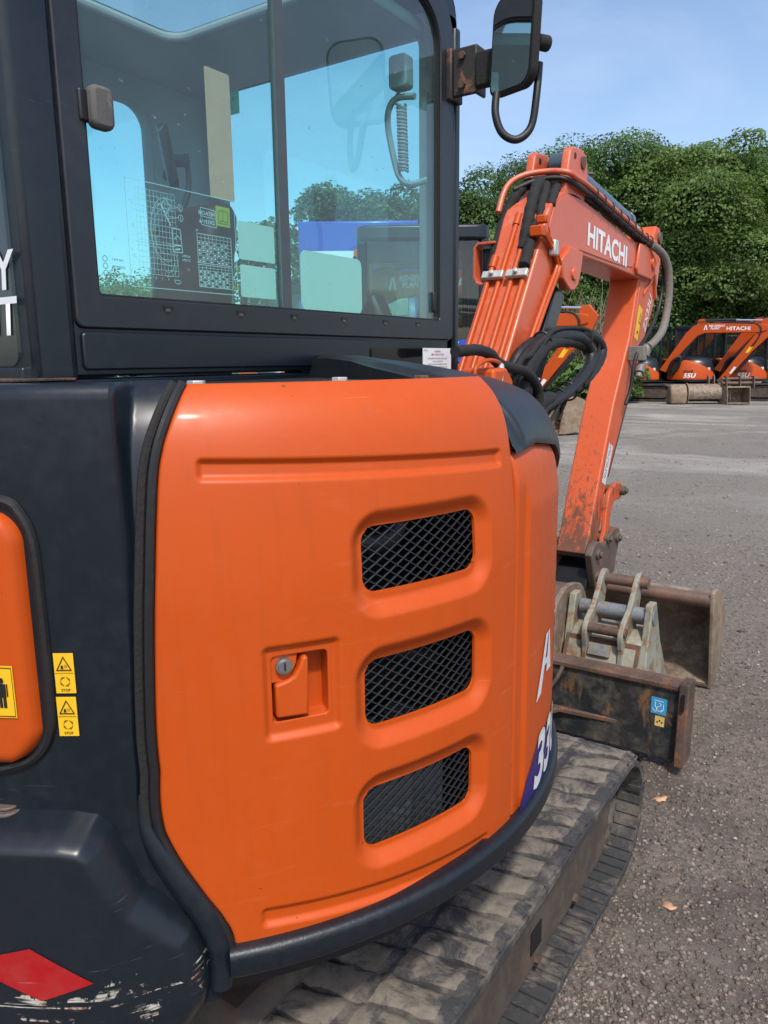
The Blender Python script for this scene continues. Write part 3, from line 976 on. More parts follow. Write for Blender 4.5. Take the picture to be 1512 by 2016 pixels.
mb.prism([(hu(-36.4), .986), (hu(-33.0), .984), (hu(-32.9), 1.071), (hu(-33.5), 1.071), (hu(-33.9), 1.056), (hu(-34.4), 1.045), (hu(-35.0), 1.040), (hu(-36.4), 1.035)], -0.026, 0.004, FH)
mb.build('handle_grip', 'orange', door, bevel=0.004, seg=3)
mb = MB()
c0 = Vector(FH(hu(-35.4), 1.061, 0))
mb.cyl(c0 - _hn * 0.006, c0 + _hn * 0.003, 0.0118, 24)
mb.cyl(c0 + _hn * 0.003, c0 + _hn * 0.006, 0.0085, 24)
up = Vector((0, 0, 1))
for a, b_ in ((-0.0012, 0.0012),):
    q = [c0 + _hn * 0.0064 + _ht * x + up * z for x, z in ((-0.0012, -0.006), (0.0012, -0.006), (0.0012, 0.006), (-0.0012, 0.006))]
    mb.add(q, [(0, 1, 2, 3)], 1)
mb.build('lock', ['steel', 'print_black'], door, fix=False)

M['radiator_grey'] = plain('radiator_grey', (0.10, 0.11, 0.12), 0.5, var=0.3)
# ---- dark core behind the grilles, with a radiator and hoses
mb = MB()
mb.tube([(0, 0, 0.62), (0, 0, 1.40)], 0.60, 48)
mb.build('engine_bay', 'black', EX)
for th, z0, z1, dth in ((-23.5, 0.66, 0.86, 7), (-13, 0.66, 0.87, 2.5)):
    mb = MB()
    q = [cpt(th - dth, z0, 0.70), cpt(th + dth, z0, 0.715), cpt(th + dth, z1, 0.715), cpt(th - dth, z1, 0.70)]
    q2 = [cpt(th - dth, z0, 0.61), cpt(th + dth, z0, 0.61), cpt(th + dth, z1, 0.61), cpt(th - dth, z1, 0.61)]
    mb.add(q + q2, [(0, 1, 2, 3), (0, 4, 5, 1), (1, 5, 6, 2), (2, 6, 7, 3), (3, 7, 4, 0)])
    mb.build('radiator', 'radiator_grey', EX)
mb = MB(); mb.tube(smooth_path([cpt(-30, 1.21, .68), cpt(-20, 1.20, .70), cpt(-16, 1.25, .69), cpt(-8, 1.22, .68)]), 0.022, 10); mb.build('coolant_hose', 'grey_matt', EX)
mb = MB(); mb.tube(smooth_path([cpt(-30, 1.0, .66), cpt(-20, 1.02, .69), cpt(-10, 0.97, .68)]), 0.018, 10); mb.build('coolant_hose', 'grey_matt', EX)

# ---- rubber seals along the door seam
zs = np.linspace(0.64, 1.444, 70)
mb = MB(); mb.tube([cpt(float(seam_door(z)) - 0.50, z, float(rz(z)) - 0.001) for z in zs], 0.0068, 8)
mb.build('door_seal', 'rubber', EX)
mb = MB(); mb.tube([cpt(float(seam_door(z)) - 1.42, z, float(rz(z)) + 0.000) for z in zs], 0.0062, 8)
sl = mb.build('seal_strip', 'sleeve', EX)

# ---- slate rear panel
zz = np.concatenate([np.linspace(0.56, 1.42, 60), np.linspace(1.424, 1.449, 10)])
Lr = seam_door(zz) - 1.75
cr_ = np.minimum(-50.1, Lr - 0.5)
ta, tb_ = np.linspace(0, 1, 40), np.linspace(0, 1, 24)[1:]
T = np.concatenate([-130 + (cr_ + 130)[:, None] * ta[None, :], cr_[:, None] + (Lr - cr_)[:, None] * tb_[None, :]], 1)
tt = np.concatenate([ta * 0, tb_])
Z = np.repeat(zz[:, None], len(tt), 1)
ra = 0.789 - np.where(Z > 1.43, 0.019 - np.sqrt(np.clip(0.019 ** 2 - (Z - 1.43) ** 2, 0, 1)), 0)
kb = sstep(np.repeat(tt[None, :], len(zz), 0) / np.clip(1.3 / (Lr - cr_), 0.25, 1)[:, None])
R = ra * (1 - kb) + (rz(Z) - 0.004) * kb
# flared lip that runs down beside the door towards the track
rp = obj('rear_panel', surf_mesh('rear_panel', T, Z, R, 'grey', None, 0.02), EX)
mb = MB()
lip = [(-50.2, 0.90), (-50.0, 0.86), (-48.9, 0.815), (-46.9, 0.762), (-44.7, 0.705), (-43.6, 0.66), (-43.3, 0.62), (-43.5, 0.59)]
lip = smooth_path([cpt(a, z, 0.783) for a, z in lip], 5)
mb.tube(lip, [0.002 + 0.0155 * math.sin(min(1, i / 16) * PI / 2) for i in range(len(lip))], 12)
mb.build('panel_lip', 'grey', EX)

# ---- orange rear hood with its seal
OUT = [(-125, 1.302), (-64, 1.312), (-60.1, 1.306), (-58.8, 1.29), (-57.95, 1.257), (-57.75, 1.198), (-57.75, 1.06), (-58.1, .996), (-60.0, .959), (-63.4, .942), (-125, .93)]
_op = smooth_path([(a, z, 0) for a, z in OUT[1:-1]], 8)
mb = MB(); mb.tube([cpt(-115, 1.312, .790), cpt(-90, 1.312, .790)] + [cpt(p[0], p[1], 0.790) for p in _op] + [cpt(-90, .935, .790), cpt(-115, .93, .790)], 0.0068, 8)
mb.build('hood_seal', 'rubber', EX)
zz = np.linspace(0.953, 1.296, 60)
top = [p for p in _op]
rt = []
for z in zz:
    c = 0.045
    dz = max(0, (0.953 + c) - z, z - (1.296 - c))
    rt.append(-58.75 - math.degrees((c - math.sqrt(max(0, c * c - dz * dz))) / RB) - (0.9 if z < 1.0 else 0) * (1.0 - z) / 0.05)
rt = np.array(rt)
cols = np.linspace(0, 1, 90) ** 0.6
T = -122 + (rt + 122)[:, None] * cols[None, :]
Z = np.repeat(zz[:, None], len(cols), 1)
de = np.minimum.reduce([Z - 0.953, 1.296 - Z, np.radians(rt[:, None] - T) * RB + 0.0])
hh_ = np.clip(de / 0.022, 0, 1)
R = 0.788 + 0.020 * np.sqrt(np.clip(1 - (1 - hh_) ** 2, 0, 1))
rh = obj('rear_hood', surf_mesh('rear_hood', T, Z, R, 'orange', None, 0.0), EX)

# ---- counterweight
def cw_top(t):
    return np.interp(t, [-140, -64, -56.5, -54.2, -53.0, -52.0, -50.1, -47.6, -45.9, -44.9, -44.5], [.882, .882, .880, .874, .858, .826, .766, .722, .695, .655, .625])
def cw_bot(t):
    return np.interp(t, [-140, -50, -47, -45, -44.5], [.50, .50, .530, .575, .600])
tt = np.concatenate([np.linspace(-140, -66, 40)[:-1], np.linspace(-66, -43.6, 150)])
zz = np.linspace(0.485, 0.895, 190)
T, Z = np.meshgrid(tt, zz)
oc = np.array([(np.radians(t) * 0.8, cw_top(t)) for t in np.linspace(-140, -44.5, 700)] + [(np.radians(-44.5) * 0.8, z) for z in np.linspace(.625, .60, 14)] + [(np.radians(t) * 0.8, cw_bot(t)) for t in np.linspace(-44.5, -140, 500)])
PS = np.stack([np.radians(T) * 0.8, Z], -1).reshape(-1, 2)
dist = np.concatenate([np.sqrt(((PS[i:i + 1500, None, :] - oc[None]) ** 2).sum(-1)).min(1) for i in range(0, len(PS), 1500)]).reshape(T.shape)
inside = (Z < cw_top(T)) & (Z > cw_bot(T)) & (T < -44.5)
sd_ = np.where(inside, dist, -dist)
k = np.clip((sd_ + 0.006) / 0.030, 0, 1)
hump = 0.080 * np.clip(1 - (1 - k) ** 1.7, 0, 1) ** 0.8
taper = 1 - 0.42 * sstep((T + 55.0) / 10.5)
low = 1 - 0.25 * sstep((0.60 - Z) / 0.10)
R = 0.770 + hump * taper * low
for _ in range(5):
    R[1:-1, 1:-1] = (R[1:-1, 1:-1] * 2 + R[:-2, 1:-1] + R[2:, 1:-1] + R[1:-1, :-2] + R[1:-1, 2:]) / 6
cw_keep = (sd_[:-1, :-1] > -0.009)
def cw_mat():
    m = paint('counterweight_paint', (0.0075, 0.0115, 0.017), 0.33, 0.08, 0.03, (0.12, 0.12, 0.12), scratch=0.4, scratch_col=(0.2, 0.2, 0.21))
    nt = m.node_tree; b = nt.nodes['Principled BSDF']
    old = b.inputs['Base Color'].links[0].from_socket
    v = coords(nt)
    sep = nt.nodes.new('ShaderNodeSeparateXYZ'); nt.links.new(v, sep.inputs[0])
    z = sep.outputs['Z']
    s = noise(nt, coords(nt, (3.5, 3.5, 75), rot=(0.03, -0.05, 0)), 2.0, 6, 0.66, 0.6)
    blot = noise(nt, v, 13.0, 5, 0.7, 0.5)
    band = mathn(nt, 'SUBTRACT', 1.0, mathn(nt, 'MULTIPLY', mathn(nt, 'ABSOLUTE', mathn(nt, 'SUBTRACT', z, 0.632)), 15.0, True))
    g = mathn(nt, 'MULTIPLY', ramp(nt, s, 0.50, 0.56), ramp(nt, mathn(nt, 'ADD', blot, mathn(nt, 'MULTIPLY', band, 0.22)), 0.70, 0.73))
    rustc = mix(nt, ramp(nt, noise(nt, v, 30.0, 4, 0.7), 0.48, 0.58), (0.50, 0.47, 0.40), (0.20, 0.075, 0.03))
    nt.links.new(mix(nt, g, old, rustc), b.inputs['Base Color'])
    return m
M['cw'] = cw_mat()
cw = obj('counterweight', surf_mesh('counterweight', T, Z, R, 'cw', cw_keep, 0.03, 0), EX)
def cw_r(t, z):
    i = np.argmin(np.abs(tt - t)); col = Z[:, i]; return float(np.interp(z, col, R[:, i]))
# red diamond
mb = MB()
dm = [(-66.5, 0.695), (-59.8, 0.722), (-54.4, 0.670), (-59.2, 0.643)]
n = 16
P = []
for i in range(n + 1):
    row = []
    for j in range(n + 1):
        a, b_ = i / n, j / n
        th = dm[0][0] * (1 - a) * (1 - b_) + dm[1][0] * a * (1 - b_) + dm[2][0] * a * b_ + dm[3][0] * (1 - a) * b_
        z = dm[0][1] * (1 - a) * (1 - b_) + dm[1][1] * a * (1 - b_) + dm[2][1] * a * b_ + dm[3][1] * (1 - a) * b_
        row.append(cpt(th, z, cw_r(th, z) + 0.0012))
    P.append(row)
mb.grid(P).build('reflector', 'red_reflector', cw, fix=False)['label'] = 'scratched red diamond reflector'
mb = MB()
b0 = Vector((0.352, -0.701, 0.866)); mb.cyl(b0, b0 + Vector((0, 0, 0.018)), 0.022, 24)
mb.cyl(b0 + Vector((0, 0, 0.018)), b0 + Vector((0, 0, 0.023)), 0.015, 24)
mb.build('plug', 'hitch', cw, bevel=0.002)

# ---- skirt rail under the door
def sect(h0, h1, r0, r1, q=0.010):
    return rrect(r0, h0, r1, h1, q, 4)
P = []
for i in range(90):
    th = -42.4 + (82 + 42.4) * i / 89
    P.append([cpt(th, v, u) for u, v in sect(0.607, 0.652, 0.765, 0.806, 0.012)])
mb = MB()
n = len(P[0])
mb.add([p for row in P for p in row], [(i * n + j, i * n + (j + 1) % n, (i + 1) * n + (j + 1) % n, (i + 1) * n + j) for i in range(89) for j in range(n)] + [tuple(range(n)), tuple(89 * n + j for j in range(n))])
M['skirt'] = worn('skirt_paint', GREY, (0.30, 0.20, 0.13), 0.10, 20.0, 0.38, dark_amt=0.1)
mb.build('skirt_rail', 'skirt', EX)

# ---- orange side cover ahead of the door
_rh = smooth_path([(1.00, .799, 0), (1.15, .797, 0), (1.20, .795, 0), (1.245, .789, 0), (1.29, .781, 0), (1.326, .769, 0), (1.36, .752, 0), (1.387, .728, 0), (1.405, .700, 0), (1.416, .67, 0)], 6)
_rhz, _rhr = np.array([p[0] for p in _rh]), np.array([p[1] for p in _rh])
def rhood(z): return np.interp(z, _rhz, _rhr)
tt = np.concatenate([np.linspace(-1.3, 3, 24)[:-1], np.linspace(3, 82, 90)])
nzr = 90
ztop = np.interp(tt, [-1.3, 6, 18, 36, 82], [1.330, 1.340, 1.320, 1.225, 1.17])
vv = np.linspace(0, 1, nzr)
Z = 0.61 + (ztop - 0.61)[None, :] * vv[:, None]
T = np.repeat(tt[None, :], nzr, 0)
S = np.radians(T) * 0.79
R = np.minimum(0.783 + 0.007 * sstep((T - 1.0) / 0.9), rhood(Z) - 0.003)
R -= 0.010 * np.clip((Z - (ztop[None, :] - 0.03)) / 0.03, 0, 1) ** 2
sl = sd_rr(S, Z, math.radians(33) * .79, 1.05, 0.05, 0.115, 0.045)
R -= 0.02 * sstep(-sl / 0.018)
R -= 0.006 * (1 - np.clip((T + 1.3) / 0.5, 0, 1)) ** 2
side = obj('side_cover', surf_mesh('side_cover', T, Z, R, 'orange', None, 0.012), EX)
def FC(th0, z0, lift=0.0018, r=0.790):
    return lambda u, v, w=0.0: cpt(th0 + math.degrees(u / r), z0 + v, r + lift + w)
# decals: slanted logo strokes, model number on a navy wedge
mb = MB()
f = FC(0, 0)
def curved_poly(mb, pts, f, mi=0, n=6, m=12):
    """quad of (u, v) corners draped over the curve in n x m slices"""
    (a, b_, c, d) = pts
    def at(p, q):
        return [(a[k] * (1 - p) + b_[k] * p) * (1 - q) + (d[k] * (1 - p) + c[k] * p) * q for k in (0, 1)]
    mb.grid([[f(*at(j / m, i / n)) for j in range(m + 1)] for i in range(n + 1)], mi)
def cu(th): return math.radians(th) * 0.795
curved_poly(mb, [(cu(5.2), .838), (cu(7.4), .846), (cu(11.2), .955), (cu(9.6), .955)], f)
curved_poly(mb, [(cu(10.2), .875), (cu(13.6), .868), (cu(12.0), .955), (cu(11.5), .955)], f)
curved_poly(mb, [(cu(7.6), .893), (cu(10.8), .893), (cu(11.3), .905), (cu(8.2), .905)], f)
mb.build('logo_decal', 'white_worn', side, fix=False)
mb = MB()
curved_poly(mb, [(cu(-0.4), .645), (cu(26), .645), (cu(26), .665), (cu(2.2), .700)], FC(0, 0, 0.0014), 0)
curved_poly(mb, [(cu(2.2), .700), (cu(26), .665), (cu(26), .74), (cu(7.5), .762)], FC(0, 0, 0.0014), 0)
mb.build('navy_decal', 'navy', side, fix=False)
lettering('model_number', '33U', 0.105, (0, 0, 0), (1, 0, 0), (0, 1, 0), 'white_worn', side, bold=0.045, shear=0.25, mapf=lambda u, v: cpt(4.6 + math.degrees(u / 0.795), 0.662 + v, 0.7925), res=4)
lettering('company_name', 'RIDGEWAY\nPLANT', 0.045, (0, 0, 0), (1, 0, 0), (0, 1, 0), 'white_worn', side, bold=0.03, shear=0.1, mapf=lambda u, v: cpt(19 + math.degrees(u / 0.795), 0.905 + v, 0.7920))

# ---- hood top plate and dark hood cover
mb = MB()
pl = [(0.215, -0.60)] + [(0.716 * math.cos(rad(a)), 0.716 * math.sin(rad(a))) for a in np.linspace(-57, -2.5, 30)] + [(0.45, 0.0), (0.216, 0.15)]
mb.prism(pl, -0.02, 0.0, FZ(1.4375))
mb.build('hood_top', 'grey_matt', EX, bevel=0.003)
for x, y in ((0.497, -0.455), (0.585, -0.245), (0.653, -0.115)):
    mb = MB()
    mb.prism([(x + 0.013 * math.cos(a), y + 0.013 * math.sin(a)) for a in np.linspace(0, 2 * PI, 7)[:-1]], 0.002, 0.010, FZ(1.4375))
    mb.prism([(x + 0.017 * math.cos(a), y + 0.017 * math.sin(a)) for a in np.linspace(0, 2 * PI, 17)[:-1]], 0.0, 0.002, FZ(1.4375))
    mb.build('bolt', 'rust' if x > 0.6 else 'zinc', EX, bevel=0.001)
inner_prof = [(.655, 1.4215), (.60, 1.434), (.53, 1.448), (.45, 1.461), (.37, 1.472), (.30, 1.479), (.24, 1.482)]
rows = []
NL = 16
def hood_row(k):
    row = []
    if k < NL:
        f = k / (NL - 1)
    else:
        r0, z0 = inner_prof[k - NL]
    for i in range(80):
        g = (i / 79) ** 1.7
        if k < NL:
            th = -1.3 + 85.3 * g
            zl = float(np.interp(th, [-2, 6, 18, 36, 84], [1.316, 1.326, 1.306, 1.205, 1.15]))
            z = zl + (1.412 - zl) * f
            r = float(rhood(z)) + 0.003 + (0.003 if f < 0.12 else 0)
            tr = -1.3
        else:
            tr = float(np.interp(r0, [.24, .30, .45, .56, .66], [38, 24, 3.0, -0.6, -1.3]))
            th = tr + (84 - tr) * g
            z, r = z0, r0
        sarc = math.radians(th - tr) * r
        st = 0.011 * float(sstep(np.array((sarc - 0.026) / 0.014)))
        if k < NL:
            r += st * 0.8 * (1 - f) * min(1, f * 6) + st * 0.5 * f; z += st * 0.7 * f
        else:
            z += st - 0.10 * max(0, (th - 30) / 54) ** 1.3 * max(0, (0.8 - r))
        row.append(cpt(th, z, r))
    return row
rows = [hood_row(k) for k in range(NL + len(inner_prof))]
# turned-down edge at the back
edge_rows = []
mb = MB(); mb.grid(rows)
back = [row[0] for row in rows if math.hypot(row[0][0], row[0][1]) < 0.70]
mb.grid([[(p[0], p[1], min(p[2] - 0.004, 1.432)) for p in back], back])
lipr = rows[0]
mb.grid([[(p[0] * 0.975, p[1] * 0.975, p[2] + 0.004) for p in lipr], lipr])
mb.build('hood_cover', 'grey_matt', EX, smooth=35, fix=False)

# ---- warning stickers on the rear panel
def sticker(F, u0, v0, w, h, kind, parent, name='warning_sticker', lift=0.0):
    mb = MB()
    nseg = 5
    def Q(pts, mi, l):
        mb.add([F(u0 + u, v0 + v, l) for u, v in pts], [tuple(range(len(pts)))], mi)
    for i in range(nseg):
        a, b_ = w * i / nseg, w * (i + 1) / nseg
        Q([(a, 0), (b_, 0), (b_, h), (a, h)], 0, 0.0012)
    l = 0.0022
    if kind == 'pair':
        hw = w * 0.40
        cx, base, t = w / 2, h * 0.57, h * 0.93
        tri = [(cx - hw, base), (cx + hw, base), (cx, t)]
        k = 0.80
        cyy = base + (t - base) / 3
        inner = [(cx + (x - cx) * k, cyy + (y - cyy) * k) for x, y in tri]
        for i in range(3):
            j = (i + 1) % 3
            Q([tri[i], tri[j], inner[j], inner[i]], 1, l)
        # crushed hand pictogram and cog
        Q([(cx - w * 0.16, base + h * 0.045), (cx - w * 0.02, base + h * 0.05), (cx - w * 0.06, base + h * 0.14), (cx - w * 0.14, base + h * 0.12)], 1, l)
        for a in range(8):
            an = a * PI / 4
            c = (cx + w * 0.09, base + h * 0.11)
            Q([(c[0] + w * 0.035 * math.cos(an - .2), c[1] + w * 0.035 * math.sin(an - .2)), (c[0] + w * 0.095 * math.cos(an - .1), c[1] + w * 0.095 * math.sin(an - .1)), (c[0] + w * 0.095 * math.cos(an + .1), c[1] + w * 0.095 * math.sin(an + .1)), (c[0] + w * 0.035 * math.cos(an + .2), c[1] + w * 0.035 * math.sin(an + .2))], 1, l)
        Q([(0.04 * w, h * 0.505), (0.96 * w, h * 0.505), (0.96 * w, h * 0.515), (0.04 * w, h * 0.515)], 1, l)
        for a in range(8):
            a0, a1 = a * PI / 4, a * PI / 4 + 0.5
            c, r = (cx, h * 0.30), w * 0.25
            Q([(c[0] + r * math.cos(a0), c[1] + r * math.sin(a0)), (c[0] + r * 0.86 * math.cos(a0), c[1] + r * 0.86 * math.sin(a0)), (c[0] + r * 0.86 * math.cos(a1), c[1] + r * 0.86 * math.sin(a1)), (c[0] + r * math.cos(a1), c[1] + r * math.sin(a1))], 1, l)
            if a % 2 == 0:
                q = a1 + 0.3
                Q([(c[0] + r * 1.2 * math.cos(a1), c[1] + r * 1.2 * math.sin(a1)), (c[0] + r * 0.68 * math.cos(a1), c[1] + r * 0.68 * math.sin(a1)), (c[0] + r * 0.93 * math.cos(q), c[1] + r * 0.93 * math.sin(q))], 1, l)
        tm = text_mesh('STOP', h * 0.065, 0.02, align='CENTER')
        mb.add([F(u0 + cx + v.co.x, v0 + h * 0.055 + v.co.y, l) for v in tm.vertices], [tuple(p.vertices) for p in tm.polygons], 1)
    elif kind == 'man':
        cx = w * 0.62
        def B(x0, y0, x1, y1): Q([(cx + x0 * w, y0 * h), (cx + x1 * w, y0 * h), (cx + x1 * w, y1 * h), (cx + x0 * w, y1 * h)], 1, l)
        Q([(cx + 0.075 * w * math.cos(a), 0.72 * h + 0.09 * w * math.sin(a)) for a in np.linspace(0, 2 * PI, 13)[:-1]], 1, l)
        B(-0.12, 0.40, 0.12, 0.66); B(-0.18, 0.42, -0.14, 0.66); B(0.14, 0.42, 0.18, 0.66); B(-0.11, 0.2, -0.015, 0.40); B(0.015, 0.2, 0.11, 0.40)
        for fr in ((0.03, 0.03, 0.97, 0.045), (0.03, 0.955, 0.97, 0.97), (0.955, 0.03, 0.97, 0.97)):
            Q([(fr[0] * w, fr[1] * h), (fr[2] * w, fr[1] * h), (fr[2] * w, fr[3] * h), (fr[0] * w, fr[3] * h)], 1, l)
    return mb.build(name, ['yellow', 'print_black'], parent, smooth=0, fix=False)
FR = lambda u, v, w=0.0: cpt(-57.05 + math.degrees(u / 0.789), v, 0.7895 + w)
sticker(FR, 0, 1.052, 0.0258, 0.055, 'pair', rp)
FR2 = lambda u, v, w=0.0: cpt(-57.15 + math.degrees(u / 0.789), v, 0.7895 + w)
sticker(FR2, 0, 0.992, 0.0258, 0.055, 'pair', rp)
FR3 = lambda u, v, w=0.0: cpt(-63.3 + math.degrees(u / 0.808), v, 0.8085 + w)
sticker(FR3, 0, 1.026, 0.043, 0.071, 'man', rh)

# ================================================================== undercarriage
TC, TR = 0.80, 0.173          # wheel centre +-Y, belt outer radius
ZC = 0.190
def belt_pt(s, off=0.0):
    """point and tangent on the belt line at arc length s (outer face), off = outward offset"""
    Ls, Lc = 2 * TC, PI * TR
    s = s % (2 * Ls + 2 * Lc)
    if s < Ls:                               # top run, front-going
        y, z, ty, tz = -TC + s, ZC + TR, 1, 0
        sag = 0.008 * math.sin(PI * s / Ls); z -= sag
        return y, z + off, ty, tz
    s -= Ls
    if s < Lc:
        a = PI / 2 - s / TR
        return TC + (TR + off) * math.cos(a), ZC + (TR + off) * math.sin(a), math.sin(a), -math.cos(a)
    s -= Lc
    if s < Ls:
        return TC - s, ZC - TR - off, -1, 0
    s -= Ls
    a = -PI / 2 - s / TR
    return -TC + (TR + off) * math.cos(a), ZC + (TR + off) * math.sin(a), math.sin(a), -math.cos(a)
PER = 4 * TC + 2 * PI * TR
def make_track(x0, x1, detail=True):
    prof = [(x0, -0.004), (x0 + 0.012, 0.0), (x1 - 0.012, 0.0), (x1, -0.004), (x1, -0.020), (x1 - 0.01, -0.024), (x0 + 0.01, -0.024), (x0, -0.020)]
    mb = MB()
    n, k = 160, len(prof)
    for i in range(n):
        s = PER * i / n
        for x, o in prof:
            y, z, _, _ = belt_pt(s, o)
            mb.v.append((x, y, z))
    for i in range(n):
        j = (i + 1) % n
        for q in range(k):
            mb.f.append((i * k + q, i * k + (q + 1) % k, j * k + (q + 1) % k, j * k + q)); mb.mi.append(0)
    tr = mb.build('track', 'belt', EX, smooth=35)
    # lugs: slanted blocks in two staggered rows
    def lug_mesh(w, seed):
        q = np.random.default_rng(seed)
        b = MB()
        hw = w / 2
        nx, ny = 7, 3
        prof = [(-0.0415, -0.004), (-0.0365, 0.009), (-0.022, 0.0140), (0.0, 0.0150), (0.022, 0.0140), (0.0365, 0.009), (0.0415, -0.004)]
        rows = []
        for i in range(nx + 1):
            f = i / nx
            x = -hw + w * f
            endk = min(1.0, min(f, 1 - f) * 7 + 0.15)
            row = []
            for y, z in prof:
                row.append((x + q.normal(0, 0.0012), y * (1.0 - 0.20 * f + q.uniform(-0.07, 0.05)) + 0.016 * (f - 0.5) * 2 + q.normal(0, 0.002), (z if z < 0 else z * (0.35 + 0.65 * endk)) + (q.normal(0, 0.0016) if z > 0 else 0)))
            rows.append(row)
        b.grid(rows)
        b.mi = [1 if (k % 6 in (1, 2, 3, 4) and 0 < k // 6 < 6) else 0 for k in range(len(b.f))]
        me = b.mesh('lug', [M['belt'], M['lug_dust']], 55, False)
        return me
    if detail:
        N = 58
        xm = (x0 + x1) / 2
        mos, mis = [lug_mesh(0.165, k) for k in range(6)], [lug_mesh(0.150, 20 + k) for k in range(6)]
        rb = MB(); rb.box((x1 - 0.070, -0.010, -0.030), (x1 - 0.002, 0.010, -0.0235))
        rib = rb.mesh('inner_rib', [M['belt']], 0)
        for i in range(N):
            for row, (cx, me_, sh, flip) in enumerate(((x1 - 0.085, mos[(i * 5) % 6], 0.0, 1), (x0 + 0.078, mis[(i * 7 + i // 6) % 6], 0.5, -1))):
                y, z, ty, tz = belt_pt(PER * (i + sh) / N)
                o = obj('lug', me_, tr)
                nrm = Vector((0, -tz, ty)) * 1.0
                nrm = Vector((0, -tz, ty))
                if nrm.dot(Vector((0, y - (TC if y > TC else -TC if y < -TC else y), z - ZC))) < 0:
                    nrm = -nrm
                X = Vector((1, 0, 0)) * flip
                Y = nrm.cross(X)
                mm = Matrix((X, Y, nrm)).transposed().to_4x4(); mm.translation = Vector((cx, y, z))
                o.matrix_local = mm
        for i in range(100):
            y, z, ty, tz = belt_pt(PER * i / 100)
            nrm = Vector((0, -tz, ty))
            if nrm.dot(Vector((0, y - (TC if y > TC else -TC if y < -TC else y), z - ZC))) < 0:
                nrm = -nrm
            if not (z < ZC + 0.05 and y > -0.9):
                continue
            o = obj('inner_rib', rib, tr)
            X = Vector((1, 0, 0)); Y = nrm.cross(X)
            mm = Matrix((X, Y, nrm)).transposed().to_4x4(); mm.translation = Vector((0, y, z))
            o.matrix_local = mm
    return tr
make_track(0.47, 0.77)
make_track(-0.77, -0.47, False)
for sx in (1, -1):
    mb = MB()
    a, b_ = (0.52, 0.712) if sx > 0 else (-0.712, -0.52)
    mb.prism([(-0.78, 0.07), (0.74, 0.07), (0.80, 0.10), (0.84, 0.20), (0.80, 0.30), (0.74, 0.326), (-0.78, 0.326), (-0.84, 0.2)], 0, b_ - a, FX(a))
    tf = mb.build('track_frame', 'frame', EX, bevel=0.006)
    if sx > 0:
        mb = MB(); mb.box((0.7115, 0.265, 0.115), (0.7145, 0.325, 0.175)); mb.build('inspection_slot', 'black', tf)
        for y, z in ((0.30, 0.085), (0.55, 0.085), (-0.2, 0.085)):
            mb = MB(); mb.cyl((0.711, y, z), (0.722, y, z), 0.012, 6); mb.build('bolt', 'rust', tf)
mb = MB(); mb.prism([(-0.5, -0.45), (0.5, -0.45), (0.5, 0.45), (-0.5, 0.45)], 0.16, 0.40, FZ(0)); mb.build('centre_frame', 'frame', EX, bevel=0.03)
mb = MB(); mb.cyl((0, 0, 0.39), (0, 0, 0.56), 0.34, 48); mb.build('slew_ring', 'black', EX)
mb = MB(); mb.cyl((0, 0, 0.555), (0, 0, 0.605), 0.755, 64); mb.build('deck_plate', 'black', EX)

# ---- dozer blade
mb = MB()
bp = [(1.515, 0.03), (1.535, 0.03), (1.60, 0.06), (1.575, 0.17), (1.60, 0.30), (1.55, 0.305), (1.53, 0.295)]
mb.prism(bp, -0.76, 0.745, FX(0))
bl = mb.build('blade', 'blade', EX, bevel=0.004)
mb = MB(); mb.prism([(1.518, 0.298), (1.60, 0.300), (1.60, 0.322), (1.518, 0.320)], -0.76, 0.77, FX(0)); mb.build('blade_top_edge', 'rust', bl, bevel=0.005)
mb = MB(); mb.prism([(1.478, 0.026), (1.60, 0.02), (1.61, 0.325), (1.508, 0.333)], 0.738, 0.772, FX(0)); ep = mb.build('blade_end_plate', 'rust', bl, bevel=0.005)
mb = MB(); mb.prism(rrect(0.749, 0.235, 0.761, 0.30, 0.005, 4), -0.004, 0.001, lambda u, v, w: (u, 1.5005 - (0.26 - v) * 0.10 + w - 0.004, v)); mb.build('shackle_slot', 'black', bl)
mb = MB(); mb.prism([(0.62, 1.53), (0.30, 1.50), (0.18, 1.30), (0.16, 1.05), (0.05, 1.05), (0.05, 1.53)], 0.115, 0.135, FZ(0)); mb.build('blade_gusset', 'rust', bl, bevel=0.004)
for x in (-0.3, 0.18):
    mb = MB(); mb.box((x - 0.04, 0.40, 0.13), (x + 0.04, 1.53, 0.23)); mb.build('blade_arm', 'blade', EX, bevel=0.008)
mb = MB(); mb.tube(smooth_path([(0.30, 1.52, 0.300), (0.285, 1.49, 0.25), (0.26, 1.45, 0.21), (0.24, 1.40, 0.18)]), 0.008, 8); mb.build('blade_cable', 'rust', bl)
def FB(u, v, w=0.0):
    t = (v - 0.03) / 0.265
    return (u, 1.5145 + 0.0155 * t - w, v)
mb = MB()
mb.add([FB(*p, 0.002) for p in ((0.640, 0.195), (0.695, 0.193), (0.696, 0.256), (0.640, 0.258))], [(0, 1, 2, 3)], 0)
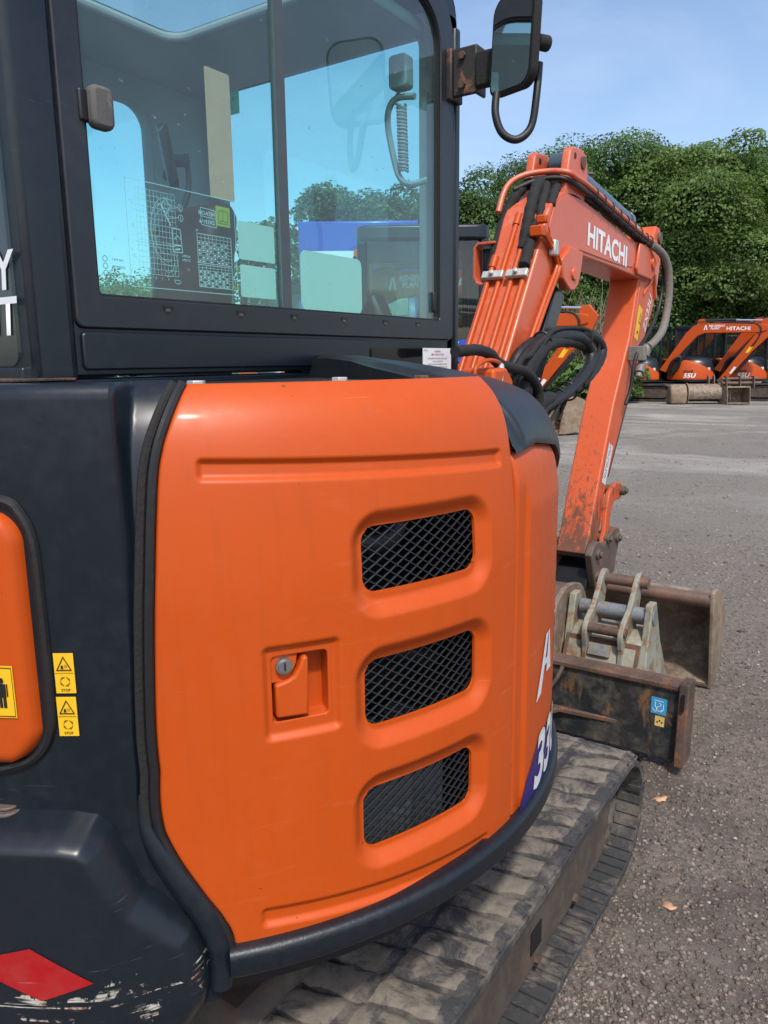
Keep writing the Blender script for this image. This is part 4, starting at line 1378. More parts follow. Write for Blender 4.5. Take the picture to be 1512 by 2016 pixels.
# lifting-point pictogram: hook and chain
for pts in ([(0.650, 0.246), (0.684, 0.244)], [(0.655, 0.240), (0.655, 0.222), (0.664, 0.213)], [(0.668, 0.238), (0.676, 0.232), (0.670, 0.224), (0.660, 0.220), (0.660, 0.210), (0.672, 0.206), (0.680, 0.212)], [(0.646, 0.214), (0.654, 0.203), (0.662, 0.206)], [(0.684, 0.236), (0.684, 0.214), (0.676, 0.204)]):
    for a, b_ in zip(pts[:-1], pts[1:]):
        d = Vector((b_[0] - a[0], b_[1] - a[1])).normalized() * 0.0011
        nx, nz_ = -d.y, d.x
        mb.add([FB(a[0] + nx, a[1] + nz_, 0.003), FB(b_[0] + nx, b_[1] + nz_, 0.003), FB(b_[0] - nx, b_[1] - nz_, 0.003), FB(a[0] - nx, a[1] - nz_, 0.003)], [(0, 1, 2, 3)], 1)
mb.build('lifting_sticker', ['blue_decal', 'white'], bl, smooth=0, fix=False)
mb = MB()
mb.add([FB(*p, 0.002) for p in ((0.657, 0.150), (0.690, 0.149), (0.691, 0.187), (0.657, 0.188))], [(0, 1, 2, 3)], 0)
for q in range(3):
    c = (0.666 + q * 0.008, 0.165 + 0.006 * (q % 2))
    mb.add([FB(c[0] + 0.0035 * math.cos(a), c[1] + 0.0035 * math.sin(a), 0.003) for a in np.linspace(0, 2 * PI, 9)[:-1]], [tuple(range(8))], 1)
mb.build('caution_sticker', ['yellow_decal', 'print_black'], bl, smooth=0, fix=False)

# ================================================================== cab
XR, XL = 0.212, -0.75
cabR = MB()
o_ = rrect(-0.50, 1.452, 0.803, 2.46, (0.01, 0.015, 0.13, 0.06), 8)
i_ = rrect(-0.435, 1.531, 0.774, 2.408, (0.012, 0.012, 0.125, 0.03), 8)
cabR.ring(o_, i_, -0.045, 0.0, FX(XR))
cabR.box((0.165, -0.50, 0.62), (XR - 0.004, 0.80, 1.449))
CAB = cabR.build('cab_frame', 'grey', EX, bevel=0.004)
def cpart(mb, name, mat, **k):
    return mb.build(name, mat, CAB, **k)
# rear right pillar: rounded tube with a raised flange
mb = MB()
mb.prism([(0.120, -0.525), (0.190, -0.525), (0.212, -0.510), (0.2175, -0.485), (0.2175, -0.445), (0.206, -0.4345), (0.12, -0.4345)], 1.445, 2.46, FZ(0))
cpart(mb, 'rear_pillar', 'grey', bevel=0.008, seg=3)
mb = MB(); mb.prism(rrect(0.205, -0.532, 0.223, -0.512, 0.006, 3), 1.40, 1.465, FZ(0)); cpart(mb, 'pillar_foot', 'grey')
mb = MB(); mb.prism([(0.10, -0.62), (0.262, -0.60), (0.250, -0.47), (0.10, -0.48)], 1.4475, 1.4515, FZ(0)); cpart(mb, 'rusty_shim', 'rust', bevel=0.001)
# lower sill panel, pressed, with its step
mb = MB(); mb.prism(rrect(-0.43, 1.462, 0.362, 1.522, 0.008, 3), 0, 0.006, FX(XR)); cpart(mb, 'sill_panel', 'grey', bevel=0.003)
mb = MB(); mb.prism(rrect(0.372, 1.40, 0.772, 1.503, 0.006, 3), 0, 0.004, FX(XR)); sg = cpart(mb, 'black_strip', 'black')
M['black_gloss'] = plain('black_gloss', (0.006, 0.006, 0.007), 0.08)
sg.data.materials[0] = M['black_gloss']
# fuel notice
mb = MB()
mb.prism([(0.612, 1.415), (0.767, 1.415), (0.767, 1.505), (0.612, 1.505)], 0.0045, 0.0052, FX(XR), 0)
def notice_line(z, y0, y1, mi, h=0.0022):
    mb.add([(XR + 0.006, y0, z), (XR + 0.006, y1, z), (XR + 0.006, y1, z + h), (XR + 0.006, y0, z + h)], [(0, 1, 2, 3)], mi)
def notice_text(t, z, h, mi, al='CENTER', y=0.69):
    tm = text_mesh(t, h, 0.01, align=al, res=1)
    mb.add([(XR + 0.006, y + v.co.x, z + v.co.y) for v in tm.vertices], [tuple(p.vertices) for p in tm.polygons], mi)
notice_text('HITACHI', 1.497, 0.0036, 1, 'LEFT', 0.616)
notice_text('WARNING', 1.494, 0.0052, 2); notice_text('IMPORTANT NOTICE', 1.4855, 0.0052, 2)
for q, t in enumerate(('THIS MACHINES FUEL TANK MUST ONLY BE FILLED', 'WITH LOW SULPHUR FUEL', 'THE FUEL SYSTEM WILL BE ADVERSELY AFFECTED', 'IF DIRT OR WATER CONTAMINATED FUEL IS USED', 'CHECK FOR SIGNS OF CONDENSATION FILL THE', 'TANK AT THE END OF EVERY DAY')):
    notice_text(t, 1.4755 - q * 0.0078, 0.0034, 1)
mb.build('fuel_notice', ['white', 'print_black', 'print_red'], CAB, smooth=0, fix=False)
M['latch_grey'] = worn('worn_grey_latch', (0.10, 0.095, 0.09), (0.22, 0.2, 0.18), 0.4, 30.0, 0.8)
M['bar_grey'] = plain('sliding_bar_grey', (0.06, 0.07, 0.078), 0.5)
# side window frame, panes, bar
mb = MB()
o_ = rrect(-0.4375, 1.5285, 0.7765, 2.4105, (0.014, 0.014, 0.125, 0.03), 8)
i_ = rrect(-0.393, 1.579, 0.706, 2.362, (0.008, 0.012, 0.105, 0.02), 8)
mb.ring(o_, i_, -0.024, 0.006, FX(XR))
M['frame_black'] = paint('window_frame_black', (0.014, 0.016, 0.021), 0.36, 0.1, 0.1, (0.15, 0.15, 0.15), scratch=0.15)
cpart(mb, 'window_frame', 'frame_black', bevel=0.003)
mb = MB(); mb.ring(rrect(-0.397, 1.575, 0.710, 2.366, (0.008, 0.012, 0.105, 0.02), 8), rrect(-0.389, 1.583, 0.702, 2.358, (0.006, 0.010, 0.10, 0.016), 8), -0.020, 0.002, FX(XR)); cpart(mb, 'window_gasket', 'rubber')
mb = MB(); mb.prism(rrect(-0.395, 1.577, 0.098, 2.364, (0.004, 0.002, 0.002, 0.01), 3), -0.019, -0.014, FX(XR)); cpart(mb, 'pane', 'glass', smooth=0)
mb = MB(); mb.prism(rrect(0.062, 1.577, 0.708, 2.364, (0.002, 0.01, 0.10, 0.002), 8), -0.011, -0.006, FX(XR)); cpart(mb, 'pane', 'glass', smooth=0)
mb = MB(); mb.box((XR - 0.020, 0.066, 1.577), (XR - 0.005, 0.092, 2.364)); cpart(mb, 'sliding_bar', 'bar_grey')
mb = MB(); mb.box((XR - 0.006, 0.673, 1.60), (XR + 0.004, 0.688, 1.655)); cpart(mb, 'pull_grip', 'black', bevel=0.004)
mb = MB(); mb.prism(rrect(-0.390, 1.830, -0.350, 1.893, 0.012, 4), 0.002, 0.024, FX(XR)); cpart(mb, 'latch_block', 'latch_grey', bevel=0.006)
mb = MB(); mb.prism(rrect(-0.404, 1.838, -0.375, 1.885, 0.004, 3), 0.0, 0.010, FX(XR)); cpart(mb, 'latch_plate', 'black', bevel=0.003)
for y in (-0.265, -0.085, 0.075, 0.25, 0.42, 0.575):
    mb = MB(); mb.box((XR + 0.004, y, 1.5655), (XR + 0.0075, y + 0.022, 1.5705)); mb.box((XR + 0.004, y + 0.004, 1.5605), (XR + 0.0085, y + 0.014, 1.5655), 1)
    cpart(mb, 'drain_slot', ['black', 'hitch'])
# left wall (door side), front, rear, roof
mb = MB()
mb.ring(rrect(-0.50, 0.62, 0.803, 2.46, (0.03, 0.03, 0.13, 0.06), 8), rrect(-0.36, 1.10, 0.520, 2.245, (0.05, 0.05, 0.07, 0.05), 8), 0, 0.05, FX(XL))
cpart(mb, 'door_side', 'interior', bevel=0.005)
mb = MB(); mb.prism(rrect(-0.37, 1.09, 0.53, 2.255, 0.05, 5), 0.018, 0.023, FX(XL)); cpart(mb, 'pane', 'glass', smooth=0)
mb = MB()
mb.ring(rrect(XL, 0.62, XR, 2.385, (0.03, 0.03, 0.02, 0.02), 5), rrect(-0.655, 0.98, 0.122, 2.347, (0.05, 0.05, 0.05, 0.05), 5), -0.05, 0, FY(0.800))
cpart(mb, 'front_frame', 'interior', bevel=0.004)
mb = MB(); mb.prism(rrect(-0.665, 0.97, 0.132, 2.355, 0.05, 5), -0.028, -0.022, FY(0.800)); cpart(mb, 'pane', 'glass', smooth=0)
mb = MB(); mb.box((0.204, 0.776, 1.44), (0.222, 0.806, 2.34)); cpart(mb, 'front_pillar', 'grey', bevel=0.007)
mb = MB()
mb.ring(rrect(XL, 0.62, 0.14, 2.45, 0.02, 5), rrect(-0.64, 1.10, 0.13, 2.36, 0.03, 5), 0, 0.04, FY(-0.520))
cpart(mb, 'rear_frame', 'interior', bevel=0.004)
mb = MB(); mb.prism(rrect(-0.66, 1.47, 0.196, 2.40, 0.02, 4), -0.008, -0.002, FY(-0.520)); rg = cpart(mb, 'pane', 'glass_far', smooth=0)
mb = MB(); mb.box((XL, -0.53, 1.40), (0.205, -0.50, 1.468)); cpart(mb, 'rear_sill', 'grey', bevel=0.004)
lettering('rear_lettering', 'RIDGEWAY', 0.056, (0.203, -0.5285, 1.583), (1, 0, 0), (0, 0, 1), 'white', CAB, bold=0.03, align='RIGHT', shear=0.12)
lettering('rear_lettering', 'PLANT', 0.056, (0.203, -0.5285, 1.517), (1, 0, 0), (0, 0, 1), 'white', CAB, bold=0.03, align='RIGHT', shear=0.12)
mb = MB()
mb.ring(rrect(XL, -0.52, XR, 0.68, 0.03, 4), rrect(-0.66, -0.42, 0.14, 0.60, 0.05, 4), -0.04, 0.0, FZ(2.46))
arc = [[(x, 0.68 + 0.12 * math.sin(a), 2.34 + 0.12 * math.cos(a)) for a in np.linspace(0, PI / 2, 8)] for x in (XL, XR)]
mb.grid(arc)
mb.grid([[(p[0], 0.68 + (p[1] - .68) * .7, 2.34 + (p[2] - 2.34) * .7) for p in r] for r in arc])
cpart(mb, 'roof', 'grey')
mb = MB()
mb.ring(rrect(XL + 0.02, -0.48, 0.165, 0.735, 0.04, 4), rrect(-0.43, -0.22, 0.07, 0.385, 0.05, 4), -0.03, 0.0, FZ(2.345))
cpart(mb, 'headliner', 'interior', bevel=0.012, seg=3)
mb = MB(); mb.prism(rrect(-0.445, -0.235, 0.085, 0.400, 0.04, 4), -0.018, -0.012, FZ(2.345)); cpart(mb, 'pane', 'glass_clear', smooth=0)
mb = MB(); mb.box((XL, -0.5, 0.62), (0.17, 0.78, 0.66)); cpart(mb, 'cab_floor', 'black')
# seat, consoles, levers
mb = MB()
mb.prism([(-0.22, 1.08), (0.26, 1.10), (0.28, 1.20), (-0.10, 1.20), (-0.20, 1.72), (-0.30, 1.74), (-0.27, 1.1)], -0.50, -0.06, FX(0))
mb.box((-0.48, -0.2, 0.66), (-0.08, 0.22, 1.08))
cpart(mb, 'operator_seat', 'seat', bevel=0.04, seg=3)
for x in (-0.60, 0.0):
    mb = MB(); mb.box((x, -0.15, 0.66), (x + 0.12, 0.30, 1.32)); mb.tube([(x + 0.06, 0.24, 1.32), (x + 0.06, 0.26, 1.45)], 0.012, 8); mb.tube([(x + 0.06, 0.26, 1.44), (x + 0.055, 0.27, 1.54)], [0.022, 0.026], 10)
    cpart(mb, 'control_console', 'black', bevel=0.01)
mb = MB()
mb.prism([(0.20, 1.20), (0.34, 1.20), (0.36, 1.62), (0.40, 1.86), (0.36, 1.90), (0.29, 1.86), (0.24, 1.62)], -0.44, -0.22, FX(0))
M['dark_red'] = plain('dark_red_cover', (0.030, 0.009, 0.009), 0.55, var=0.5, scale=8)
cpart(mb, 'tilted_console', 'dark_red', bevel=0.03, seg=3)
mb = MB(); mb.prism([(0.02, 1.30), (0.14, 1.30), (0.13, 1.58), (0.09, 1.66), (0.05, 1.60)], 0.55, 0.62, FY(0)); cpart(mb, 'travel_monitor', 'black', bevel=0.015)
# interior mirror on its arm
mb = MB()
Mx = Matrix.Translation((-0.5, 0.40, 2.05)) @ Matrix.Rotation(rad(12), 4, 'X') @ Matrix.Rotation(rad(-35), 4, 'Z')
oo = rrect(-0.028, -0.085, 0.028, 0.085, 0.025, 5)
mb.add([tuple(Mx @ Vector((u, -0.014, v))) for u, v in oo] + [tuple(Mx @ Vector((u, 0.014, v))) for u, v in oo], [tuple(range(27, -1, -1)), tuple(range(28, 56))] + [(i, (i + 1) % 28, 28 + (i + 1) % 28, 28 + i) for i in range(28)])
mb.tube([(-0.5, 0.405, 2.04), (-0.5, 0.47, 2.05)], 0.018, 10)
mb.tube(smooth_path([(-0.5, 0.47, 2.07), (-0.5, 0.475, 2.0), (-0.5, 0.46, 1.94), (-0.52, 0.43, 1.88), (-0.58, 0.40, 1.85)]), 0.009, 8)
cpart(mb, 'interior_mirror', 'black', bevel=0.004)
# front-right corner: lamp box, coiled lead, grab rail
mb = MB(); mb.prism(rrect(0.095, 2.172, 0.150, 2.255, 0.012, 4), -0.02, 0.02, FY(0.66)); cpart(mb, 'microphone_box', 'interior', bevel=0.005)
mb = MB()
mb.tube([(0.123 + 0.011 * math.cos(a) + 0.006 * a / 120, 0.66 + 0.011 * math.sin(a), 2.135 - 0.165 * a / 120) for a in np.linspace(0, 120, 420)], 0.004, 5)
mb.tube(smooth_path([(0.123, 0.66, 2.175), (0.10, 0.66, 2.15), (0.120, 0.66, 2.135)]), 0.004, 6)
cpart(mb, 'coiled_lead', 'interior')
mb = MB(); mb.tube(smooth_path([(0.165, 0.66, 2.150), (0.11, 0.66, 2.155), (0.085, 0.66, 2.135), (0.080, 0.66, 2.09), (0.100, 0.66, 2.00), (0.118, 0.66, 1.955), (0.15, 0.66, 1.935), (0.19, 0.68, 1.945)]), 0.0085, 8); cpart(mb, 'grab_rail', 'interior')
# ---- print on the window panes
XP = XR - 0.0195
def FP(u, v, w=0.0): return (XP - w, u, v)
cl = MB()
def line(a, b_, w=0.0009):
    d = Vector((b_[0] - a[0], b_[1] - a[1]))
    if d.length < 1e-6: return
    d = d.normalized() * w * 0.5
    cl.add([FP(a[0] - d.y, a[1] + d.x), FP(b_[0] - d.y, b_[1] + d.x), FP(b_[0] + d.y, b_[1] - d.x), FP(a[0] + d.y, a[1] - d.x)], [(0, 1, 2, 3)])
def poly(pts, w=0.0009, close=False):
    for a, b_ in zip(pts, pts[1:] + ([pts[0]] if close else [])):
        if a != b_: line(a, b_, w)
def mtext(t, y, z, h, al='LEFT'):
    tm = text_mesh(t, h, 0.01, align=al, res=1)
    cl.add([FP(y - v.co.x, z + v.co.y) for v in tm.vertices], [tuple(p.vertices) for p in tm.polygons])
poly([(-.308, 1.602), (-.053, 1.602), (-.053, 1.777), (-.308, 1.777)], 0.0011, True)
g0, g1_, h0, h1 = -.288, -.202, 1.625, 1.765
for k in range(12):
    y = g0 + (g1_ - g0) * k / 11; line((y, h0), (y, h1 if k < 9 else h1 - 0.002), 0.0006)
for k in range(16):
    z = h0 + (h1 - h0) * k / 15; line((g0, z), (g1_, z), 0.0006)
poly([(-.295 + 0.0, h0 + .052), (-.205, h0 + .052)], 0.0009)
for rr_, cx_ in ((0.046, -.222), (0.040, -.226), (0.030, -.228)):
    poly([(cx_ + rr_ * 0.82 * math.cos(a), 1.700 + rr_ * 1.25 * math.sin(a)) for a in np.linspace(1.2, 5.0, 26)], 0.0007)
for rr_ in (0.016, 0.022):
    poly([(-.226 + rr_ * math.cos(a), 1.652 + rr_ * math.sin(a) * 1.3) for a in np.linspace(-1.9, 1.4, 14)], 0.0007)
poly([(-.232, 1.745), (-.224, 1.757), (-.212, 1.745), (-.222, 1.730)], 0.0011, True)
poly([(-.236, 1.748), (-.214, 1.712)], 0.0022); poly([(-.240, 1.742), (-.232, 1.750)], 0.0014)
poly([(-.212, 1.708), (-.193, 1.708), (-.190, 1.668), (-.212, 1.668)], 0.0013, True)
poly([(-.208, 1.690), (-.200, 1.697), (-.193, 1.690)], 0.0011); poly([(-.210, 1.680), (-.193, 1.680)], 0.0022); poly([(-.207, 1.672), (-.195, 1.674)], 0.0028)
for cy_, t in ((1.745, '2'), (1.728, '1')):
    poly([(-.190 + 0.0055 * math.cos(a), cy_ + 0.0055 * math.sin(a)) for a in np.linspace(0, 2 * PI, 15)], 0.0009)
    mtext(t, -.190 + 0.002, cy_ - 0.003, 0.006)
    poly([(-.1955, cy_), (-.225, cy_ - 0.006)], 0.0007)
poly([(-.141, 1.754), (-.103, 1.752), (-.103, 1.722), (-.141, 1.724)], 0.0010, True); line((-.141, 1.739), (-.103, 1.7375))
mtext('HITACHI', -.106, 1.7415, 0.0075); mtext('ZX33U-6', -.106, 1.7265, 0.0075)
for z0 in (1.655, 1.612):
    y0, y1 = -.153, -.066
    poly([(y0, z0), (y1, z0), (y1, z0 + .052 - .012 * (z0 < 1.63)), (y0, z0 + .052 - .012 * (z0 < 1.63))], 0.001, True)
    hgt = .052 - .012 * (z0 < 1.63)
    for k in range(1, 8): line((y0, z0 + hgt * k / 8), (y1, z0 + hgt * k / 8), 0.0006)
    for k in range(1, 9): line((y0 + (y1 - y0) * k / 9, z0), (y0 + (y1 - y0) * k / 9, z0 + hgt), 0.0006)
    for r in range(6):
        for c in range(8):
            if (r * 5 + c * 3) % 7 < 5:
                yy = y0 + (y1 - y0) * (c + 0.22) / 9; zz_ = z0 + hgt * (r + 0.25) / 8
                line((yy, zz_ + hgt / 32), (yy + (y1 - y0) * 0.055, zz_ + hgt / 32), 0.0026)
poly([(-.205, 1.6145 + 0.0), (-.205, 1.600 + 0.012)], 0.0008)
poly([(-.205 + 0.007 * math.cos(a), 1.616 + 0.0032 * math.sin(a)) for a in np.linspace(0, 2 * PI, 13)], 0.0008)
for z_, t in ((1.738, 'Z2'), (1.699, 'Z1'), (1.650, 'Z3')): mtext(t, -.293, z_, 0.006)
for k in range(6): mtext(str(k), -.283 + k * 0.014 + 0.002, 1.617, 0.004)
mtext('24.5MPa', -.172, 1.661, 0.0042); mtext('27.9MPa', -.172, 1.654, 0.0042); mtext('kg', -.150, 1.711, 0.004); mtext('kg', -.150, 1.655, 0.004)
cl.build('load_chart', 'chart', CAB, smooth=0, fix=False)['label'] = 'clear load chart with fine white lines, seen mirrored through the glass'
def flat_label(name, y0, y1, z0, z1, mat, r=0.004, X=None, th=0.0008):
    mb = MB(); mb.prism(rrect(y0, z0, y1, z1, r, 4), -th, 0, FX(XP - 0.0006 if X is None else X)); return mb.build(name, mat, CAB, smooth=0)
flat_label('aged_sticker', -.113, -.050, 1.776, 2.002, 'brown_sticker')
flat_label('sticker_back', -.045, .060, 1.672, 1.744, 'mint'); flat_label('sticker_back', -.043, .060, 1.600, 1.662, 'mint')
flat_label('sticker_back', .131, .357, 1.582, 1.708, 'mint', 0.018, XR - 0.0115)
mb = MB(); mb.prism(rrect(-.101, 1.727, -.065, 1.763, 0.001, 2), -0.0008, 0, FX(XP - 0.001), 0)
M['manual_yellow'] = plain('manual_sticker_yellow', (0.42, 0.40, 0.02), 0.5)
for a, b_ in (((-.095, 1.735), (-.084, 1.737)), ((-.084, 1.737), (-.083, 1.756)), ((-.095, 1.735), (-.095, 1.754)), ((-.095, 1.754), (-.083, 1.756)), ((-.083, 1.756), (-.071, 1.754)), ((-.071, 1.754), (-.071, 1.735)), ((-.071, 1.735), (-.084, 1.737)), ((-.097, 1.732), (-.070, 1.732))):
    d = Vector((b_[0] - a[0], b_[1] - a[1])).normalized() * 0.0005
    mb.add([(XP - 0.0008, a[0] - d.y, a[1] + d.x), (XP - 0.0008, b_[0] - d.y, b_[1] + d.x), (XP - 0.0008, b_[0] + d.y, b_[1] - d.x), (XP - 0.0008, a[0] + d.y, a[1] - d.x)], [(0, 1, 2, 3)], 1)
mb.build('manual_sticker', ['manual_yellow', 'print_black'], CAB, smooth=0, fix=False)
# glass stamp
cl = MB()
for q, t in enumerate(('TAMURA', 'TEMPERED', '43R-00')):
    tm = text_mesh(t, 0.0042, 0.0, res=1)
    cl.add([FP(-.345 + v.co.x, 1.640 - q * 0.0115 + v.co.y) for v in tm.vertices], [tuple(p.vertices) for p in tm.polygons])
    poly([(-.358 + 0.0045 * math.cos(a), 1.642 - q * 0.0115 + 0.0045 * math.sin(a)) for a in np.linspace(0, 2 * PI, 15)], 0.001)
cl.build('glass_stamp', 'print_black', CAB, smooth=0, fix=False)
# emergency exit sticker on the windscreen
def FE(u, v, w=0.0): return (u, 0.7705 - w, v)
mb = MB()
mb.add([FE(*p) for p in ((-.640, 2.262), (-.566, 2.262), (-.566, 2.336), (-.640, 2.336))], [(0, 1, 2, 3)], 0)
for pts in ([(-.545, 2.312), (-.537, 2.318), (-.530, 2.312), (-.537, 2.304)], [(-.556, 2.270), (-.546, 2.270), (-.532, 2.300), (-.545, 2.302)], [(-.556, 2.272), (-.572, 2.252), (-.566, 2.248), (-.548, 2.268)], [(-.548, 2.272), (-.530, 2.258), (-.530, 2.246), (-.536, 2.246), (-.537, 2.256), (-.552, 2.266)], [(-.545, 2.298), (-.565, 2.288), (-.563, 2.283), (-.543, 2.290)]):
    mb.add([FE(p[0] - 0.046, p[1] + 0.016, 0.001) for p in pts], [tuple(range(len(pts)))], 1)
mb.build('exit_sticker', ['film_green', 'film_white'], CAB, smooth=0, fix=False)

# ---- wing mirror
mb = MB()
mb.box((0.214, 0.735, 2.150), (0.232, 0.800, 2.275)); mb.box((0.232, 0.742, 2.155), (0.30, 0.756, 2.272))
mb.box((0.292, 0.742, 2.155), (0.302, 0.80, 2.272))
br = mb.build('mirror_bracket', 'rust_bracket', EX, bevel=0.004)
for z in (2.18, 2.25):
    mb = MB(); mb.cyl((0.262, 0.742, z), (0.262, 0.732, z), 0.010, 6); mb.build('bolt', 'rust', br)
mb = MB(); mb.box((0.300, 0.735, 2.165), (0.415, 0.765, 2.250)); mb.build('mirror_arm', 'sleeve', EX, bevel=0.006)
mh = Matrix.Translation((0.436, 0.665, 2.222)) @ Matrix.Rotation(rad(-27), 4, 'Z') @ Matrix.Rotation(rad(4), 4, 'Y')
def mirror_shell(k, y0, y1, yb):
    oo = rrect(-0.080 * k, -0.108 * k, 0.080 * k, 0.108 * k, (0.024, 0.04, 0.044, 0.04), 6)
    n = len(oo)
    a = [tuple(mh @ Vector((u, y0, v))) for u, v in oo]
    b_ = [tuple(mh @ Vector((u, y1, v))) for u, v in oo]
    c = [tuple(mh @ Vector((u * 0.6, yb, v * 0.7))) for u, v in oo]
    return a + b_ + c, [tuple(range(n - 1, -1, -1))] + [(i, (i + 1) % n, n + (i + 1) % n, n + i) for i in range(n)] + [(n + i, n + (i + 1) % n, 2 * n + (i + 1) % n, 2 * n + i) for i in range(n)] + [tuple(range(2 * n, 3 * n))]
mb = MB(); mb.add(*mirror_shell(1.0, 0.0, 0.022, 0.045))
hd = mb.build('mirror_housing', 'sleeve', EX, bevel=0.005)
mb = MB()
oo = rrect(-0.073, -0.101, 0.073, 0.101, (0.02, 0.035, 0.039, 0.035), 6)
mb.add([tuple(mh @ Vector((u, -0.002, v))) for u, v in oo], [tuple(range(len(oo)))]); mb.build('mirror_glass', 'mirror', hd, smooth=0)
mb = MB(); c = mh @ Vector((0.060, 0.030, -0.01)); mb.cyl(c, c + Vector((0.016, 0.028, 0)), 0.018, 14); mb.build('mirror_knob', 'sleeve', hd, bevel=0.004)
mb = MB(); mb.tube(smooth_path([(0.405, 0.650, 2.110), (0.408, 0.640, 2.060), (0.425, 0.645, 2.015), (0.455, 0.665, 2.000), (0.480, 0.690, 2.030), (0.488, 0.700, 2.10), (0.485, 0.72, 2.18)]), 0.0095, 10); mb.build('mirror_loop', 'black', EX)

# ================================================================== boom and arm
BX0, BX1 = -0.03, 0.15
boom_poly = [(1.0, 1.05), (1.306, 1.51), (1.552, 1.886), (1.611, 1.997), (1.640, 2.032), (1.681, 2.062), (1.737, 2.090), (1.802, 2.105), (1.870, 2.110), (1.923, 2.108), (2.668, 2.022), (2.815, 2.029), (2.92, 2.022), (2.995, 1.99), (3.03, 1.945), (3.02, 1.89), (2.965, 1.858), (2.906, 1.857), (2.436, 1.875), (1.96, 1.885), (1.90, 1.878), (1.85, 1.86), (1.80, 1.83), (1.744, 1.778), (1.619, 1.668), (1.512, 1.572), (1.17, 1.05)]
mb = MB(); mb.prism(boom_poly, BX0, BX1, FX(0))
BOOM = mb.build('boom', 'orange_old_sheen', EX, bevel=0.007, seg=3)
# raised side plate and end casting
sp = [(1.62, 1.95), (1.66, 2.025), (1.72, 2.065), (1.80, 2.085), (1.90, 2.088), (2.63, 2.006), (2.69, 1.985), (2.70, 1.93), (2.66, 1.90), (2.43, 1.893), (1.95, 1.903), (1.88, 1.895), (1.80, 1.86), (1.70, 1.80)]
mb = MB(); mb.prism(sp, 0.0, 0.004, FX(BX1)); mb.build('side_plate', 'orange_old_sheen', BOOM, bevel=0.003)
mb = MB(); mb.prism([(2.74, 2.022), (2.92, 2.016), (2.99, 1.985), (3.024, 1.945), (3.014, 1.893), (2.96, 1.863), (2.72, 1.872), (2.70, 1.90), (2.72, 1.96)], 0.0, 0.016, FX(BX1)); mb.build('boom_tip_casting', 'orange_old_sheen', BOOM, bevel=0.006)
mb = MB(); mb.cyl((BX1, 2.965, 1.945), (BX1 + 0.026, 2.965, 1.945), 0.030, 20); mb.build('arm_pin', 'orange_old_sheen', BOOM, bevel=0.004)
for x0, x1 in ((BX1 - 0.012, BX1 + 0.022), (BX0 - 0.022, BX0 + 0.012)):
    mb = MB(); mb.prism([(1.715, 1.845), (1.80, 1.90), (1.94, 1.895), (1.928, 1.84), (1.915, 1.80), (1.895, 1.763), (1.855, 1.738), (1.813, 1.734), (1.775, 1.750), (1.728, 1.775)], x0, x1, FX(0)); mb.build('cylinder_bracket', 'orange_old_sheen', BOOM, bevel=0.006)
mb = MB(); mb.cyl((BX0 - 0.03, 1.838, 1.80), (BX1 + 0.030, 1.838, 1.80), 0.026, 20); mb.build('cylinder_pin', 'orange_old_sheen', BOOM, bevel=0.004)
# ears for the arm cylinder
for x0, x1 in ((0.115, 0.15), (-0.03, 0.005)):
    mb = MB(); mb.prism([(1.775, 2.09), (1.80, 2.18), (1.822, 2.258), (1.845, 2.275), (1.94, 2.283), (1.99, 2.270), (2.012, 2.24), (2.015, 2.17), (1.985, 2.09)], x0, x1, FX(0))
    er = mb.build('cylinder_ear', 'orange_old_sheen', BOOM, bevel=0.006)
    mb = MB(); mb.cyl((x1 - 0.001, 1.868, 2.245), (x1 + 0.0015, 1.868, 2.245), 0.012, 14); mb.cyl((x0 - 0.0015, 1.868, 2.245), (x0 + 0.001, 1.868, 2.245), 0.012, 14); mb.build('ear_hole', 'black', BOOM)
    mb = MB(); mb.cyl((x1, 1.955, 2.235), (x1 + 0.006, 1.955, 2.235), 0.026, 18); mb.build('ear_pin', 'rust', BOOM, bevel=0.002)
lettering('boom_lettering', 'HITACHI', 0.088, (BX1 + 0.004, 2.020, 1.936), (0, 0.537, -0.039), (0, 0.02, 1), 'white', BOOM, bold=0.045, width=1.16, res=4)
# steel pipes up the back of the boom
dirv = Vector((0, 0.548, 0.837)); nv_ = Vector((0, -0.837, 0.548))
for k, x in enumerate((-0.012, 0.033, 0.082, 0.127)):
    p0 = Vector((x, 1.02, 1.06)) + nv_ * 0.016; L_ = (0.93, 1.12, 1.12, 0.90)[k]
    mb = MB(); mb.tube([p0 + dirv * t for t in (0, 0.5, L_)], 0.0105, 10)
    mb.tube([p0 + dirv * (L_ - 0.05), p0 + dirv * L_], 0.0145, 10)
    mb.build('hydraulic_pipe', 'orange', BOOM)
for x in (0.010, 0.105):
    c = Vector((x, 1.306, 1.51)) + dirv * 0.30 + nv_ * 0.02
    mb = MB()
    fr = Matrix((Vector((1, 0, 0)), dirv, nv_)).transposed().to_4x4(); fr.translation = c
    mb.box((-0.042, -0.016, -0.004), (0.042, 0.016, 0.014), 0, fr)
    mb.tube([fr @ Vector((0, 0, 0.012)), fr @ Vector((0, 0, 0.028))], 0.011, 6)
    mb.build('pipe_clamp', 'zinc', BOOM, bevel=0.004)
for off in (0.0, 0.028):
    mb = MB(); mb.tube(smooth_path([(BX1 + 0.014, 1.535 + off, 1.925), (BX1 + 0.016, 1.585 + off, 1.895), (BX1 + 0.016, 1.668 + off, 1.838), (BX1 + 0.015, 1.668 + off, 1.80), (BX1 + 0.014, 1.56 + off, 1.675), (BX1 + 0.014, 1.30 + off, 1.36), (BX1 + 0.014, 1.12 + off, 1.14)], 5), 0.0085, 8); mb.build('side_pipe', 'orange', BOOM)
mb = MB(); mb.box((BX1 + 0.004, 1.615, 1.848), (BX1 + 0.032, 1.652, 1.905)); mb.build('pipe_clamp', 'zinc', BOOM, bevel=0.006)
